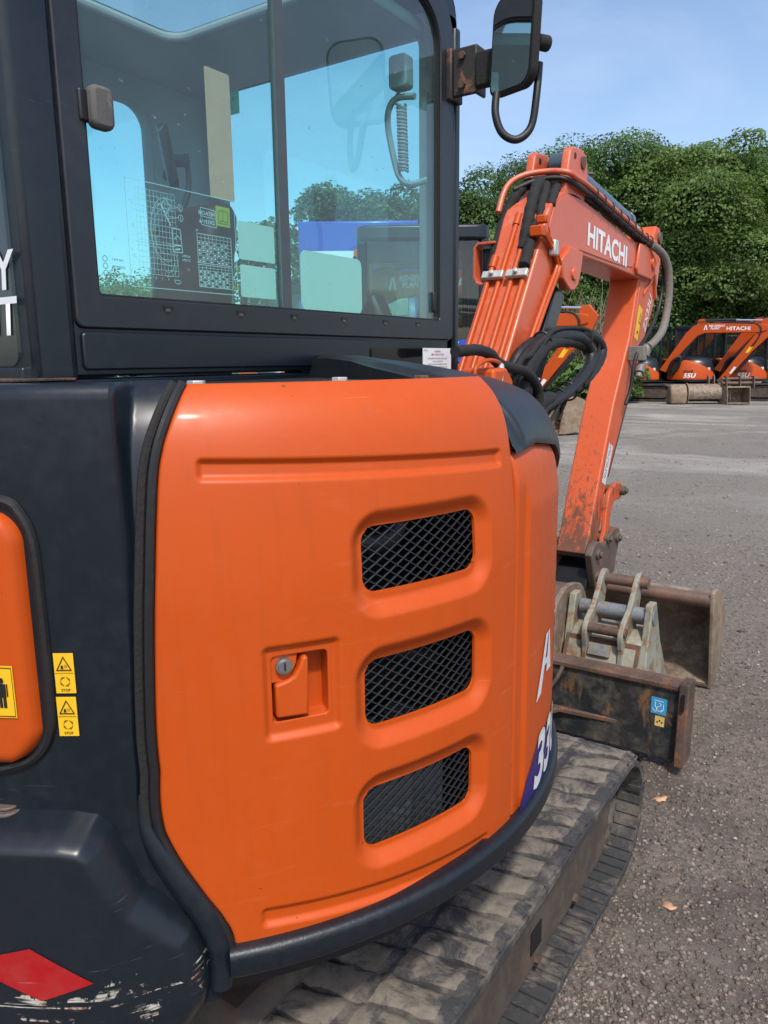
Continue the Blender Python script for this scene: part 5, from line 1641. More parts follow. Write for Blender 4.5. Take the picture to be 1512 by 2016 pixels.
mb = MB(); mb.box((BX1 - 0.03, 1.515, 1.905), (BX1 + 0.022, 1.55, 1.945)); mb.box((BX1 - 0.02, 1.548, 1.955), (BX1 + 0.02, 1.575, 1.985)); mb.build('pipe_elbow', 'orange', BOOM, bevel=0.006)
# sleeved hoses over the knee
HOSES = [
    ([(-0.04, 1.54, 1.80), (-0.04, 1.60, 1.93), (-0.034, 1.662, 2.03), (-0.012, 1.70, 2.10), (0.01, 1.76, 2.145), (0.03, 1.83, 2.155)], 0.021),
    ([(0.09, 1.535, 1.865), (0.085, 1.575, 1.95), (0.08, 1.615, 2.02), (0.07, 1.68, 2.10), (0.06, 1.75, 2.14), (0.05, 1.83, 2.15)], 0.022),
    ([(0.125, 1.60, 1.965), (0.11, 1.645, 2.03), (0.10, 1.70, 2.085), (0.08, 1.76, 2.13), (0.06, 1.82, 2.145)], 0.018),
    ([(0.127, 1.46, 1.80), (0.120, 1.515, 1.865), (0.112, 1.555, 1.91), (0.105, 1.60, 1.96)], 0.021),
    ([(0.140, 1.66, 2.03), (0.13, 1.72, 2.09), (0.115, 1.79, 2.125), (0.10, 1.85, 2.14)], 0.017)]
for pts, r in HOSES:
    mb = MB(); pp = smooth_path(pts, 6); mb.tube(pp, [r * (1 + 0.10 * math.sin(i * 1.7)) for i in range(len(pp))], 10); mb.build('hose_sleeve', 'sleeve', BOOM)
# pipes along the top to the arm cylinder
mb = MB(); mb.tube(smooth_path([(-0.045, 1.60, 2.02), (-0.04, 1.66, 2.12), (0.00, 1.715, 2.165), (0.08, 1.76, 2.178), (0.155, 1.775, 2.168), (0.172, 1.82, 2.156), (0.172, 1.99, 2.146), (0.170, 2.37, 2.103), (0.170, 2.796, 2.056), (0.172, 2.956, 2.045)], 6), 0.011, 10); mb.build('top_pipe', 'orange_old_sheen', BOOM)
mb = MB(); mb.tube(smooth_path([(-0.02, 1.68, 2.11), (0.04, 1.74, 2.145), (0.11, 1.765, 2.152), (0.155, 1.79, 2.142), (0.167, 1.88, 2.130), (0.166, 2.06, 2.118), (0.165, 2.388, 2.080), (0.165, 2.817, 2.032), (0.17, 2.938, 2.022)], 6), 0.010, 10); mb.build('top_hose', 'rubber', BOOM)
mb = MB(); mb.tube(smooth_path([(0.10, 1.90, 2.15), (0.135, 2.02, 2.118), (0.14, 2.2, 2.105), (0.14, 2.6, 2.060), (0.14, 2.86, 2.03)], 6), 0.014, 8); mb.build('top_hose', 'rubber', BOOM)
mb = MB(); mb.tube(smooth_path([(0.10, 2.05, 2.13), (0.12, 2.15, 2.085), (0.11, 2.26, 2.075), (0.10, 2.33, 2.10)], 6), 0.009, 8); mb.build('top_hose', 'rubber', BOOM)
for y in (2.05, 2.15, 2.26, 2.37, 2.48, 2.59, 2.70, 2.80, 2.88):
    z = float(np.interp(y, [1.99, 2.37, 2.8, 2.956], [2.137, 2.094, 2.047, 2.037]))
    mb = MB(); mb.tube([(0.169 + 0.016 * math.cos(a), y + 0.004 * math.sin(a), z + 0.025 * math.sin(a)) for a in np.linspace(0, 2 * PI, 15)[:-1]], 0.0028, 5, closed=True); mb.build('cable_tie', 'black', BOOM)
# arm cylinder
ax = Vector((0.06, 1.95, 2.240)); bx = Vector((0.06, 3.13, 2.110)); dv = (bx - ax).normalized()
mb = MB(); mb.cyl(ax + dv * 0.02, ax + dv * 0.88, 0.040, 24); mb.cyl(ax + dv * 0.86, ax + dv * 0.905, 0.046, 24); mb.cyl(ax + Vector((-0.035, 0, 0)), ax + Vector((0.035, 0, 0)), 0.045, 18)
M['cyl_grey'] = paint('cylinder_grey', (0.05, 0.075, 0.10), 0.25, 0.1, 0.1)
ac = mb.build('arm_cylinder', 'cyl_grey', EX, bevel=0.003)
mb = MB(); mb.cyl(ax + dv * 0.90, bx, 0.022, 18); mb.build('rod', 'chrome', ac)
mb = MB(); mb.box((0.085, 2.02, 2.19), (0.125, 2.06, 2.255)); mb.tube([(0.06, 2.30, 2.24), (0.06, 2.30, 2.275)], 0.012, 8); mb.tube([(0.06, 2.30, 2.262), (0.06, 2.30, 2.27)], 0.020, 8); mb.build('port_block', 'hitch', ac, bevel=0.004)
# boom cylinder (dark guard and barrel in front of the boom)
mb = MB(); mb.cyl((0.06, 1.838, 1.80), (0.06, 1.36, 0.95), 0.046, 20)
mb.prism([(1.775, 1.755), (1.87, 1.722), (1.60, 1.32), (1.42, 1.05), (1.34, 1.08), (1.55, 1.42)], 0.10, 0.128, FX(0))
M['guard'] = plain('cylinder_guard', (0.016, 0.018, 0.022), 0.28)
bc = mb.build('boom_cylinder', 'guard', EX, bevel=0.006)
mb = MB(); mb.tube([(0.132, 1.60, 1.40), (0.132, 1.50, 1.24)], 0.010, 8); mb.build('rod', 'chrome', bc)
# work light in its bent guard
mb = MB(); g = [(-0.035, 1.912), (-0.108, 1.912), (-0.126, 1.896), (-0.128, 1.785), (-0.112, 1.756), (-0.09, 1.752), (-0.09, 1.762), (-0.108, 1.766), (-0.118, 1.789), (-0.116, 1.892), (-0.106, 1.902), (-0.035, 1.902)]
mb.prism(g, 1.555, 1.615, FY(0)); wlg = mb.build('light_guard', 'orange_old_sheen', BOOM, bevel=0.002)
mb = MB(); mb.prism(rrect(1.575, 1.80, 1.65, 1.885, 0.012, 3), -0.095, -0.035, FX(0))
for q in range(6): mb.box((-0.099, 1.580 + q * 0.011, 1.805), (-0.032, 1.585 + q * 0.011, 1.89))
mb.build('work_light', 'black', BOOM, bevel=0.003)
# boom foot and swing post
mb = MB(); mb.prism([(0.62, 0.66), (1.28, 0.70), (1.32, 0.95), (1.20, 1.30), (1.02, 1.36), (0.90, 1.20), (0.66, 1.0)], -0.12, 0.24, FX(0)); mb.build('swing_post', 'black', EX, bevel=0.02)
mb = MB(); mb.prism([(0.80, 1.25), (0.82, 1.446), (0.90, 1.450), (0.95, 1.41), (0.96, 1.25)], 0.215, 0.33, FX(0)); mb.build('post_cover', 'orange', EX, bevel=0.01)
for pts, r, nm, mt in (
    ([(0.15, 1.24, 1.30), (0.17, 1.305, 1.457), (0.176, 1.369, 1.506), (0.183, 1.481, 1.541), (0.189, 1.626, 1.565), (0.195, 1.838, 1.579), (0.202, 2.023, 1.559), (0.208, 2.102, 1.515), (0.215, 2.058, 1.464), (0.221, 1.926, 1.407), (0.227, 1.747, 1.359), (0.234, 1.556, 1.33), (0.24, 1.404, 1.303), (0.24, 1.30, 1.22)], 0.022, 'hydraulic_hose', 'rubber'),
    ([(0.18, 1.20, 1.30), (0.2, 1.279, 1.448), (0.208, 1.359, 1.501), (0.216, 1.446, 1.535), (0.224, 1.598, 1.555), (0.232, 1.767, 1.553), (0.24, 1.86, 1.513), (0.248, 1.856, 1.465), (0.256, 1.757, 1.41), (0.264, 1.573, 1.352), (0.272, 1.391, 1.321), (0.28, 1.287, 1.298), (0.28, 1.2, 1.2)], 0.021, 'hydraulic_hose', 'rubber'),
    ([(0.22, 1.22, 1.28), (0.23, 1.27, 1.42), (0.24, 1.34, 1.485), (0.235, 1.45, 1.52), (0.225, 1.62, 1.535), (0.222, 1.80, 1.528), (0.222, 1.92, 1.49), (0.225, 1.92, 1.44), (0.23, 1.80, 1.385), (0.235, 1.60, 1.335), (0.24, 1.42, 1.29), (0.24, 1.32, 1.2)], 0.020, 'hydraulic_hose', 'sleeve'),
    ([(0.24, 1.16, 1.28), (0.25, 1.20, 1.40), (0.25, 1.27, 1.47), (0.24, 1.35, 1.50)], 0.030, 'hydraulic_hose', 'sleeve'),
    ([(0.27, 1.10, 1.25), (0.28, 1.13, 1.36), (0.27, 1.18, 1.44), (0.25, 1.28, 1.49)], 0.020, 'hydraulic_hose', 'sleeve'),
    ([(0.3, 0.64, 1.494), (0.3, 0.70, 1.497), (0.3, 0.775, 1.499), (0.3, 0.852, 1.487), (0.3, 0.9, 1.463), (0.3, 0.985, 1.448), (0.3, 1.093, 1.435), (0.3, 1.171, 1.403), (0.3, 1.213, 1.36), (0.3, 1.22, 1.28)], 0.016, 'foam_hose', 'sleeve'),
    ([(0.31, 0.735, 1.43), (0.31, 0.742, 1.451), (0.31, 0.786, 1.467), (0.31, 0.847, 1.47), (0.31, 0.904, 1.456), (0.31, 0.914, 1.40)], 0.006, 'orange_hose', 'orange'),
    ([(0.32, 0.86, 1.38), (0.32, 0.88, 1.43), (0.31, 0.90, 1.455)], 0.010, 'hose_end', 'zinc'),
    ([(0.26, 1.20, 1.30), (0.265, 1.27, 1.46), (0.25, 1.37, 1.53), (0.23, 1.50, 1.572), (0.22, 1.70, 1.588), (0.215, 1.90, 1.585), (0.21, 2.04, 1.545), (0.214, 2.03, 1.47), (0.225, 1.86, 1.385), (0.24, 1.66, 1.335), (0.25, 1.48, 1.31)], 0.008, 'control_lead', 'sleeve'),
    ([(0.29, 1.02, 1.40), (0.285, 1.10, 1.47), (0.27, 1.20, 1.485), (0.255, 1.30, 1.52), (0.24, 1.40, 1.545)], 0.009, 'control_lead', 'sleeve'),
    ([(0.29, 1.33, 1.25), (0.285, 1.40, 1.285), (0.27, 1.49, 1.32), (0.262, 1.52, 1.28), (0.262, 1.50, 1.25)], 0.007, 'control_lead', 'sleeve'),
    ([(0.27, 1.22, 1.2), (0.275, 1.26, 1.31), (0.27, 1.36, 1.335), (0.25, 1.45, 1.33)], 0.026, 'hydraulic_hose', 'sleeve')):
    mb = MB(); pp = smooth_path(pts, 6); mb.tube(pp, [r * (1 + 0.035 * math.sin(i * 2.1)) for i in range(len(pp))], 12); mb.build(nm, mt, EX)
for c, t, r in (((0.213, 1.44, 1.535), (0, .8, .3), 0.034), ((0.228, 1.83, 1.550), (0.1, .9, -.3), 0.034), ((0.245, 1.62, 1.352), (0, .9, .3), 0.036), ((0.25, 1.50, 1.335), (0, .9, .2), 0.034), ((0.238, 1.72, 1.375), (0, .9, .3), 0.036)):
    t = Vector(t).normalized(); a_ = t.cross(Vector((1, 0, 0))).normalized(); b_ = t.cross(a_)
    mb = MB(); mb.tube([Vector(c) + (a_ * math.cos(q) + b_ * math.sin(q)) * r for q in np.linspace(0, 2 * PI, 17)[:-1]], 0.004, 5, closed=True); mb.build('cable_tie', 'black', EX)

# ---- dipper arm
def arm_mat():
    m = paint('arm_paint', (0.56, 0.085, 0.018), 0.45, 0.1, 0.1, scratch=0.6, scratch_col=(0.06, 0.03, 0.02))
    nt = m.node_tree; b = nt.nodes['Principled BSDF']
    old = b.inputs['Base Color'].links[0].from_socket
    v = coords(nt)
    sep = nt.nodes.new('ShaderNodeSeparateXYZ'); nt.links.new(v, sep.inputs[0])
    wear = mathn(nt, 'SUBTRACT', 1.0, mathn(nt, 'MULTIPLY', mathn(nt, 'SUBTRACT', sep.outputs['Z'], 0.55), 1.15, True))
    n1 = noise(nt, coords(nt, (5, 5, 1.6), rot=(0.5, 0.1, 0)), 7.0, 8, 0.72, 0.8)
    n2 = noise(nt, coords(nt, (16, 16, 2.2), rot=(0.35, -0.2, 0.2)), 6.0, 6, 0.7, 0.5)
    n3 = noise(nt, coords(nt, (2, 2, 26), rot=(0.2, 0.15, 0)), 4.0, 6, 0.7, 0.6)
    lines = mathn(nt, 'MAXIMUM', ramp(nt, mathn(nt, 'ADD', n2, mathn(nt, 'MULTIPLY', wear, 0.13)), 0.64, 0.70), ramp(nt, mathn(nt, 'ADD', n3, mathn(nt, 'MULTIPLY', wear, 0.06)), 0.66, 0.70))
    blot = ramp(nt, mathn(nt, 'ADD', n1, mathn(nt, 'MULTIPLY', mathn(nt, 'POWER', wear, 1.6), 0.46)), 0.74, 0.86)
    g = mathn(nt, 'MULTIPLY', mathn(nt, 'MAXIMUM', lines, blot), 0.9)
    dirt = mix(nt, noise(nt, v, 20.0, 5, 0.7), (0.03, 0.018, 0.012), (0.16, 0.085, 0.05))
    nt.links.new(mix(nt, g, old, dirt), b.inputs['Base Color'])
    return m
M['arm'] = arm_mat()
AX0, AX1 = -0.008, 0.140
arm_poly = [(2.86, 2.02), (2.83, 1.88), (2.817, 1.832), (2.727, 1.574), (2.644, 1.446), (2.523, 1.257), (2.35, .909), (2.250, .675), (2.192, .58), (2.33, .56), (2.40, .70), (2.449, .87), (2.585, 1.062), (2.745, 1.275), (2.775, 1.30), (2.80, 1.366), (3.00, 1.60), (3.10, 1.72), (3.177, 1.858), (3.21, 2.00), (3.205, 2.10), (3.165, 2.145), (3.10, 2.148), (3.06, 2.10), (3.0, 2.04)]
mb = MB(); mb.prism(arm_poly, AX0, AX1, FX(0))
ARM = mb.build('dipper_arm', 'arm', EX, bevel=0.008, seg=3)
mb = MB(); mb.prism([(2.845, 1.85), (2.757, 1.59), (2.70, 1.48), (2.80, 1.40), (2.99, 1.62), (3.09, 1.74), (3.16, 1.862), (3.19, 2.0), (3.02, 1.86)], 0, 0.003, FX(AX1)); mb.build('arm_side_plate', 'orange_old_sheen', ARM, bevel=0.002)
mb = MB(); mb.prism([(3.06, 1.90), (3.08, 1.90), (3.12, 1.78), (3.10, 1.775)], 0.003, 0.016, FX(AX1)); mb.prism([(2.90, 1.80), (3.08, 1.90), (3.085, 1.885), (2.90, 1.78)], 0.003, 0.010, FX(AX1)); mb.build('arm_rib', 'orange_old_sheen', ARM, bevel=0.003)
mb = MB(); mb.cyl((AX1, 3.155, 2.09), (AX1 + 0.012, 3.155, 2.09), 0.030, 18); mb.build('rod_pin', 'hitch', ARM, bevel=0.003)
mb = MB()
mb.prism([(2.784, 1.575), (2.838, 1.555), (2.905, 1.715), (2.838, 1.738)], 0.0035, 0.0042, FX(AX1), 0)
for tri in ([(2.838, 1.652), (2.880, 1.636), (2.878, 1.700)],):
    c = (sum(p[0] for p in tri) / 3, sum(p[1] for p in tri) / 3)
    inn = [(c[0] + (p[0] - c[0]) * .72, c[1] + (p[1] - c[1]) * .72) for p in tri]
    for i in range(3):
        j = (i + 1) % 3
        mb.add([(AX1 + 0.005, *p) for p in (tri[i], tri[j], inn[j], inn[i])], [(0, 1, 2, 3)], 1)
mb.add([(AX1 + 0.005, *p) for p in ((2.815, 1.598), (2.835, 1.590), (2.840, 1.606), (2.828, 1.612))], [(0, 1, 2, 3)], 1)
mb.build('caution_sticker', ['yellow', 'print_black'], ARM, smooth=0, fix=False)
mb = MB(); mb.prism([(2.385, 0.893), (2.435, 0.872), (2.528, 1.050), (2.470, 1.076)], 0.0012, 0.002, FX(AX1)); nl = mb.build('notice_plate', 'white_worn', ARM, smooth=0)
mb = MB()
nu_ = Vector((0, 0.095, 0.182)).normalized(); nw_ = Vector((0, -0.182, 0.095)).normalized()
for q in range(15):
    for row in (0.008, 0.024):
        if (q * 3 + int(row * 1000)) % 5 == 0: continue
        c_ = Vector((AX1 + 0.0026, 2.428, 0.892)) + nu_ * (0.012 + q * 0.0118) + nw_ * row
        mb.add([c_, c_ + nu_ * 0.006, c_ + nu_ * 0.006 + nw_ * 0.009, c_ + nw_ * 0.009], [(0, 1, 2, 3)])
mb.build('notice_print', 'print_black', ARM, smooth=0, fix=False)
lettering('arm_lettering', 'ZX33U', 0.05, (AX1 + 0.0035, 2.96, 1.60), (0, 0.12, 0.22), (0, -0.22, 0.12), 'white', ARM, bold=0.02)
# bucket cylinder along the front of the arm
mb = MB(); mb.cyl((0.066, 2.86, 1.42), (0.066, 2.54, 0.96), 0.040, 20); mb.prism([(2.79, 1.37), (2.85, 1.36), (2.505, 0.90), (2.46, 0.905)], 0.10, 0.135, FX(0))
mb.build('bucket_cylinder', 'guard', EX, bevel=0.004)
M['coupling'] = worn('dull_coupling', (0.20, 0.185, 0.165), (0.13, 0.08, 0.05), 0.4, 30.0, 0.5, dark_amt=0.5)
# hoses and coupling beside the arm
for pts, r, nm, mt in (
    ([(0.172, 2.93, 2.045), (0.18, 3.03, 2.01), (0.185, 3.09, 1.94), (0.185, 3.10, 1.83), (0.185, 3.06, 1.74), (0.185, 3.0, 1.68), (0.185, 2.89, 1.60), (0.185, 2.76, 1.535), (0.185, 2.70, 1.49), (0.18, 2.67, 1.42), (0.175, 2.655, 1.32), (0.165, 2.62, 1.25)], 0.009, 'arm_hose', 'rubber'),
    ([(0.172, 2.91, 2.03), (0.20, 3.02, 1.99), (0.215, 3.08, 1.92), (0.22, 3.10, 1.82), (0.22, 3.09, 1.739), (0.22, 3.06, 1.669), (0.22, 3.0, 1.604), (0.22, 2.872, 1.553), (0.215, 2.78, 1.525)], 0.020, 'sleeved_hose', 'grey_hose')):
    if mt == 'grey_hose' and 'grey_hose' not in M:
        M['grey_hose'] = plain('grey_hose_sleeve', (0.16, 0.145, 0.125), 0.85, var=0.4, scale=60, bumpiness=0.5)
    mb = MB(); pp = smooth_path(pts, 8); mb.tube(pp, [r * (1 + (0.05 if r > 0.01 else 0) * math.sin(i * 2.4)) for i in range(len(pp))], 10); mb.build(nm, mt, ARM)
mb = MB()
mb.tube([(0.205, 2.80, 1.53), (0.20, 2.765, 1.48)], 0.026, 12); mb.tube([(0.20, 2.765, 1.48), (0.20, 2.735, 1.44)], 0.018, 12); mb.tube([(0.20, 2.735, 1.44), (0.20, 2.705, 1.40)], 0.024, 14); mb.tube([(0.20, 2.705, 1.40), (0.20, 2.695, 1.38)], 0.016, 12)
mb.box((0.14, 2.70, 1.46), (0.22, 2.75, 1.53))
mb.build('quick_coupling', 'coupling', ARM, bevel=0.003)
# linkage and quick hitch
for x0, x1 in ((AX1 + 0.002, AX1 + 0.026), (AX0 - 0.026, AX0 - 0.002)):
    mb = MB(); mb.prism([(2.355, 0.60), (2.39, 0.66), (2.40, 0.76), (2.44, 0.84), (2.52, 0.87), (2.60, 0.868), (2.645, 0.84), (2.640, 0.795), (2.60, 0.782), (2.52, 0.785), (2.47, 0.74), (2.45, 0.66), (2.43, 0.60), (2.39, 0.58)], x0, x1, FX(0)); mb.build('tipping_link', 'orange_worn', EX, bevel=0.006)
for y, z in ((2.605, 0.825), (2.395, 0.62)):
    mb = MB(); mb.cyl((AX0 - 0.05, y, z), (AX1 + 0.05, y, z), 0.024, 16); mb.cyl((AX1 + 0.05, y, z), (AX1 + 0.062, y, z), 0.016, 6); mb.build('link_pin', 'hitch', EX, bevel=0.003)
for x0, x1 in ((AX1 + 0.004, AX1 + 0.040), (AX0 - 0.040, AX0 - 0.004)):
    mb = MB(); mb.prism([(2.165, 0.585), (2.20, 0.625), (2.26, 0.635), (2.33, 0.60), (2.40, 0.62), (2.50, 0.66), (2.57, 0.64), (2.58, 0.58), (2.54, 0.50), (2.52, 0.43), (2.40, 0.405), (2.24, 0.41), (2.20, 0.50)], x0, x1, FX(0)); mb.build('hitch_plate', 'hitch', EX, bevel=0.006)
mb = MB(); mb.prism([(2.20, 0.40), (2.52, 0.40), (2.53, 0.52), (2.40, 0.56), (2.24, 0.50)], AX0 - 0.004, AX1 + 0.004, FX(0)); mb.build('hitch_body', 'black', EX, bevel=0.005)
for y, z in ((2.245, 0.575), (2.53, 0.60)):
    mb = MB(); mb.cyl((AX0 - 0.05, y, z), (AX1 + 0.054, y, z), 0.025, 16); mb.cyl((AX1 + 0.054, y, z), (AX1 + 0.066, y, z), 0.017, 6); mb.build('hitch_pin', 'hitch', EX, bevel=0.003)

# ================================================================== loose buckets in front of the blade
db = thing('ditching_bucket', 'wide rusty ditching bucket with a round top bar, held under the dipper arm', 'bucket', (0.07, 2.4, 0))
def LF(X): return lambda u, v, w: (X + w - 0.07, u - 2.4, v)
outer = [(2.262, 0.447), (2.33, 0.452), (2.42, 0.42), (2.49, 0.355), (2.535, 0.26), (2.545, 0.17), (2.51, 0.085), (2.44, 0.035), (2.335, 0.004)]
outer = [(p[0], p[1]) for p in smooth_path([(a, b_, 0) for a, b_ in outer], 4)]
inner = [(a - 0.010 * ((a - 2.38) / 0.16), b_ + 0.012 * (0.24 - b_) / 0.22) for a, b_ in outer]
mb = MB(); mb.prism(outer + inner[::-1], -0.56, 0.685, LF(0)); mb.build('shell', 'bucket_brown', db, bevel=0.002)
for x0, x1 in ((0.683, 0.700), (-0.575, -0.558)):
    mb = MB(); mb.prism([(2.245, 0.468), (2.33, 0.468), (2.435, 0.43), (2.51, 0.36), (2.555, 0.26), (2.562, 0.165), (2.525, 0.075), (2.45, 0.022), (2.325, -0.004), (2.322, 0.06), (2.262, 0.36), (2.245, 0.42)], x0, x1, LF(0)); mb.build('side_plate', 'bucket_clay', db, bevel=0.004)
mb = MB(); mb.cyl((-0.56 - 0.07, 2.275 - 2.4, 0.424), (0.684 - 0.07, 2.275 - 2.4, 0.424), 0.031, 20); mb.build('top_bar', 'bucket_tube', db)
mb = MB(); mb.prism([(2.325, 0.0), (2.40, 0.012), (2.40, 0.026), (2.325, 0.014)], -0.57, 0.695, LF(0)); mb.build('cutting_edge', 'rust', db, bevel=0.002)
for x in (-0.02, 0.14):
    mb = MB(); mb.prism([(2.36, 0.43), (2.50, 0.34), (2.56, 0.42), (2.54, 0.56), (2.45, 0.54), (2.36, 0.47)], x - 0.012, x + 0.012, LF(0)); mb.build('hanger', 'hitch', db, bevel=0.004)

# pale narrow trenching bucket, upside down with its hangers up
tb = thing('trenching_bucket', 'pale grey-green narrow digging bucket lying with hanger pins upward behind the blade', 'bucket', (0.38, 1.9, 0))
def LT(X): return lambda u, v, w: (X + w - 0.38, u - 1.9, v)
mb = MB()
mb.prism([(1.79, 0.33), (1.66, 0.06), (1.70, 0.02), (2.16, 0.02), (2.20, 0.12), (2.05, 0.34), (1.90, 0.37)], 0.215, 0.515, LT(0))
mb.build('body', 'bucket_pale', tb, bevel=0.012)
mb = MB(); mb.prism([(1.80, 0.335), (1.705, 0.14), (1.700, 0.142), (1.795, 0.340)], 0.21, 0.52, LT(0)); mb.build('weld_seam', 'rust', tb, bevel=0.002)
mb = MB(); mb.add([LT(0)(u, v, w) for u, v, w in ((1.683, 0.125, 0.27), (1.683, 0.125, 0.42), (1.727, 0.215, 0.40), (1.727, 0.215, 0.28))], [(0, 1, 2, 3)]); mb.build('rust_patch', 'rust', tb)
mb = MB(); mb.prism([(1.765, 0.270), (1.785, 0.312), (1.775, 0.322), (1.750, 0.278)], 0.315, 0.405, LT(0)); np_ = mb.build('number_plate', 'bucket_clay', tb, bevel=0.003)
mb = MB(); mb.prism([(1.749, 0.281), (1.770, 0.319), (1.768, 0.320), (1.747, 0.282)], 0.325, 0.395, LT(0)); mb.build('plate_face', 'bucket_blue', tb)
for x in (0.300, 0.448):
    mb = MB(); hk = smooth_path([(1.76, 0.30, 0), (1.745, 0.37, 0), (1.775, 0.42, 0), (1.86, 0.47, 0), (1.93, 0.555, 0), (1.97, 0.585, 0), (2.01, 0.575, 0), (2.02, 0.53, 0), (1.985, 0.48, 0), (1.96, 0.40, 0), (1.92, 0.34, 0), (1.80, 0.25, 0), (1.735, 0.20, 0)], 4)
    mb.prism([(p[0], p[1]) for p in hk], x - 0.011, x + 0.011, LT(0)); mb.build('hanger', 'bucket_hanger', tb, bevel=0.004)
mb = MB(); mb.cyl((0.27 - 0.38, 1.98 - 1.9, 0.545), (0.49 - 0.38, 1.98 - 1.9, 0.545), 0.024, 18); mb.build('pin', 'bucket_tube', tb)
mb = MB(); mb.cyl((0.285 - 0.38, 1.775 - 1.9, 0.385), (0.465 - 0.38, 1.775 - 1.9, 0.385), 0.021, 18); mb.build('pin', 'rust', tb)
mb = MB(); mb.cyl((0.235 - 0.38, 1.90 - 1.9, 0.432), (0.545 - 0.38, 1.90 - 1.9, 0.432), 0.032, 20); mb.build('cross_tube', 'bucket_blue', tb)
for x0, x1 in ((0.510, 0.540), (0.19, 0.22)):
    mb = MB(); mb.prism([(1.87, 0.49), (1.93, 0.49), (2.02, 0.30), (2.22, 0.03), (2.10, 0.0), (1.78, 0.02), (1.80, 0.22)], x0, x1, LT(0)); mb.build('side_plate', 'bucket_pale', tb, bevel=0.005)
mb = MB(); mb.cyl((0.54 - 0.38, 1.93 - 1.9, 0.06), (0.552 - 0.38, 1.93 - 1.9, 0.06), 0.035, 16); mb.build('boss', 'bucket_clay', tb)
mb = MB(); mb.prism([(1.90, 0.0), (2.05, 0.0), (2.02, 0.12), (1.95, 0.14)], 0.55, 0.60, LT(0)); mb.build('side_cutter', 'bucket_clay', tb, bevel=0.004)

bb = thing('digging_bucket', 'brown mud-stained digging bucket behind the blade, half hidden by the machine body', 'bucket', (-0.03, 1.95, 0))
def LB(X): return lambda u, v, w: (X + w + 0.03, u - 1.95, v)
mb = MB(); sh = smooth_path([(1.80, 0.02, 0), (1.72, 0.15, 0), (1.70, 0.32, 0), (1.77, 0.45, 0), (1.90, 0.50, 0), (2.06, 0.47, 0), (2.14, 0.38, 0)], 4)
mb.prism([(p[0], p[1]) for p in sh] + [(2.16, 0.02)], -0.30, 0.155, LB(0)); mb.build('body', 'bucket_tube', bb, bevel=0.008)
mb = MB(); mb.prism([(p[0] - 0.01, p[1] + 0.012) for p in sh] + [(2.18, 0.0), (1.80, 0.0)], 0.155, 0.178, LB(0)); mb.build('side_plate', 'bucket_brown', bb, bevel=0.004)
mb = MB(); mb.tube([(0.178 + 0.03, 1.78 - 1.95, 0.16), (0.178 + 0.03, 1.86 - 1.95, 0.34)], 0.008, 6); mb.build('weld_bead', 'bucket_clay', bb)

# ---- fallen leaves
def leaf(loc, s, rz_, label, curl=0.3):
    bm = bmesh.new()
    pts = [(-1.0, 0.05), (-0.55, 0.55), (-0.1, 0.62), (0.35, 0.42), (0.8, 0.50), (1.0, 0.1), (0.62, -0.2), (0.5, -0.55), (0.05, -0.35), (-0.4, -0.62), (-0.62, -0.25)]
    c = bm.verts.new((0, 0, 0.10))
    vs = [bm.verts.new((x, y, curl * (x * x * 0.5 + y * y) * random.uniform(0.5, 1.2))) for x, y in pts]
    for i in range(len(vs)): bm.faces.new((c, vs[i], vs[(i + 1) % len(vs)]))
    st = [bm.verts.new(p) for p in ((-0.95, 0.03, 0.12), (-1.5, 0.12, 0.02), (-1.5, 0.08, 0.02), (-0.95, -0.02, 0.12))]
    bm.faces.new(st)
    me = bpy.data.meshes.new('fallen_leaf'); bm.to_mesh(me); bm.free()
    me.materials.append(M['leaf_dry'])
    me.polygons.foreach_set('use_smooth', [True] * len(me.polygons))
    o = obj('fallen_leaf', me)
    o.location = (loc[0], loc[1], float(ground_h(np.array([loc[0]]), np.array([loc[1]]))[0]) + 0.004)
    o.scale = (s, s, s); o.rotation_euler = (0.1, -0.1, rz_)
    m = o.modifiers.new('thick', 'SOLIDIFY'); m.thickness = 0.03
    return tag(o, label, 'leaf', 'dry leaves on the ground')
leaf((0.742, 1.31), 0.026, 0.6, 'pale orange dry leaf lying between track front and blade')
leaf((0.90, 0.79), 0.024, -0.5, 'curled orange dry leaf beside the middle of the track', 0.6)
leaf((1.03, 0.23), 0.018, 0.2, 'small orange dry leaf nearest the bottom of the picture')

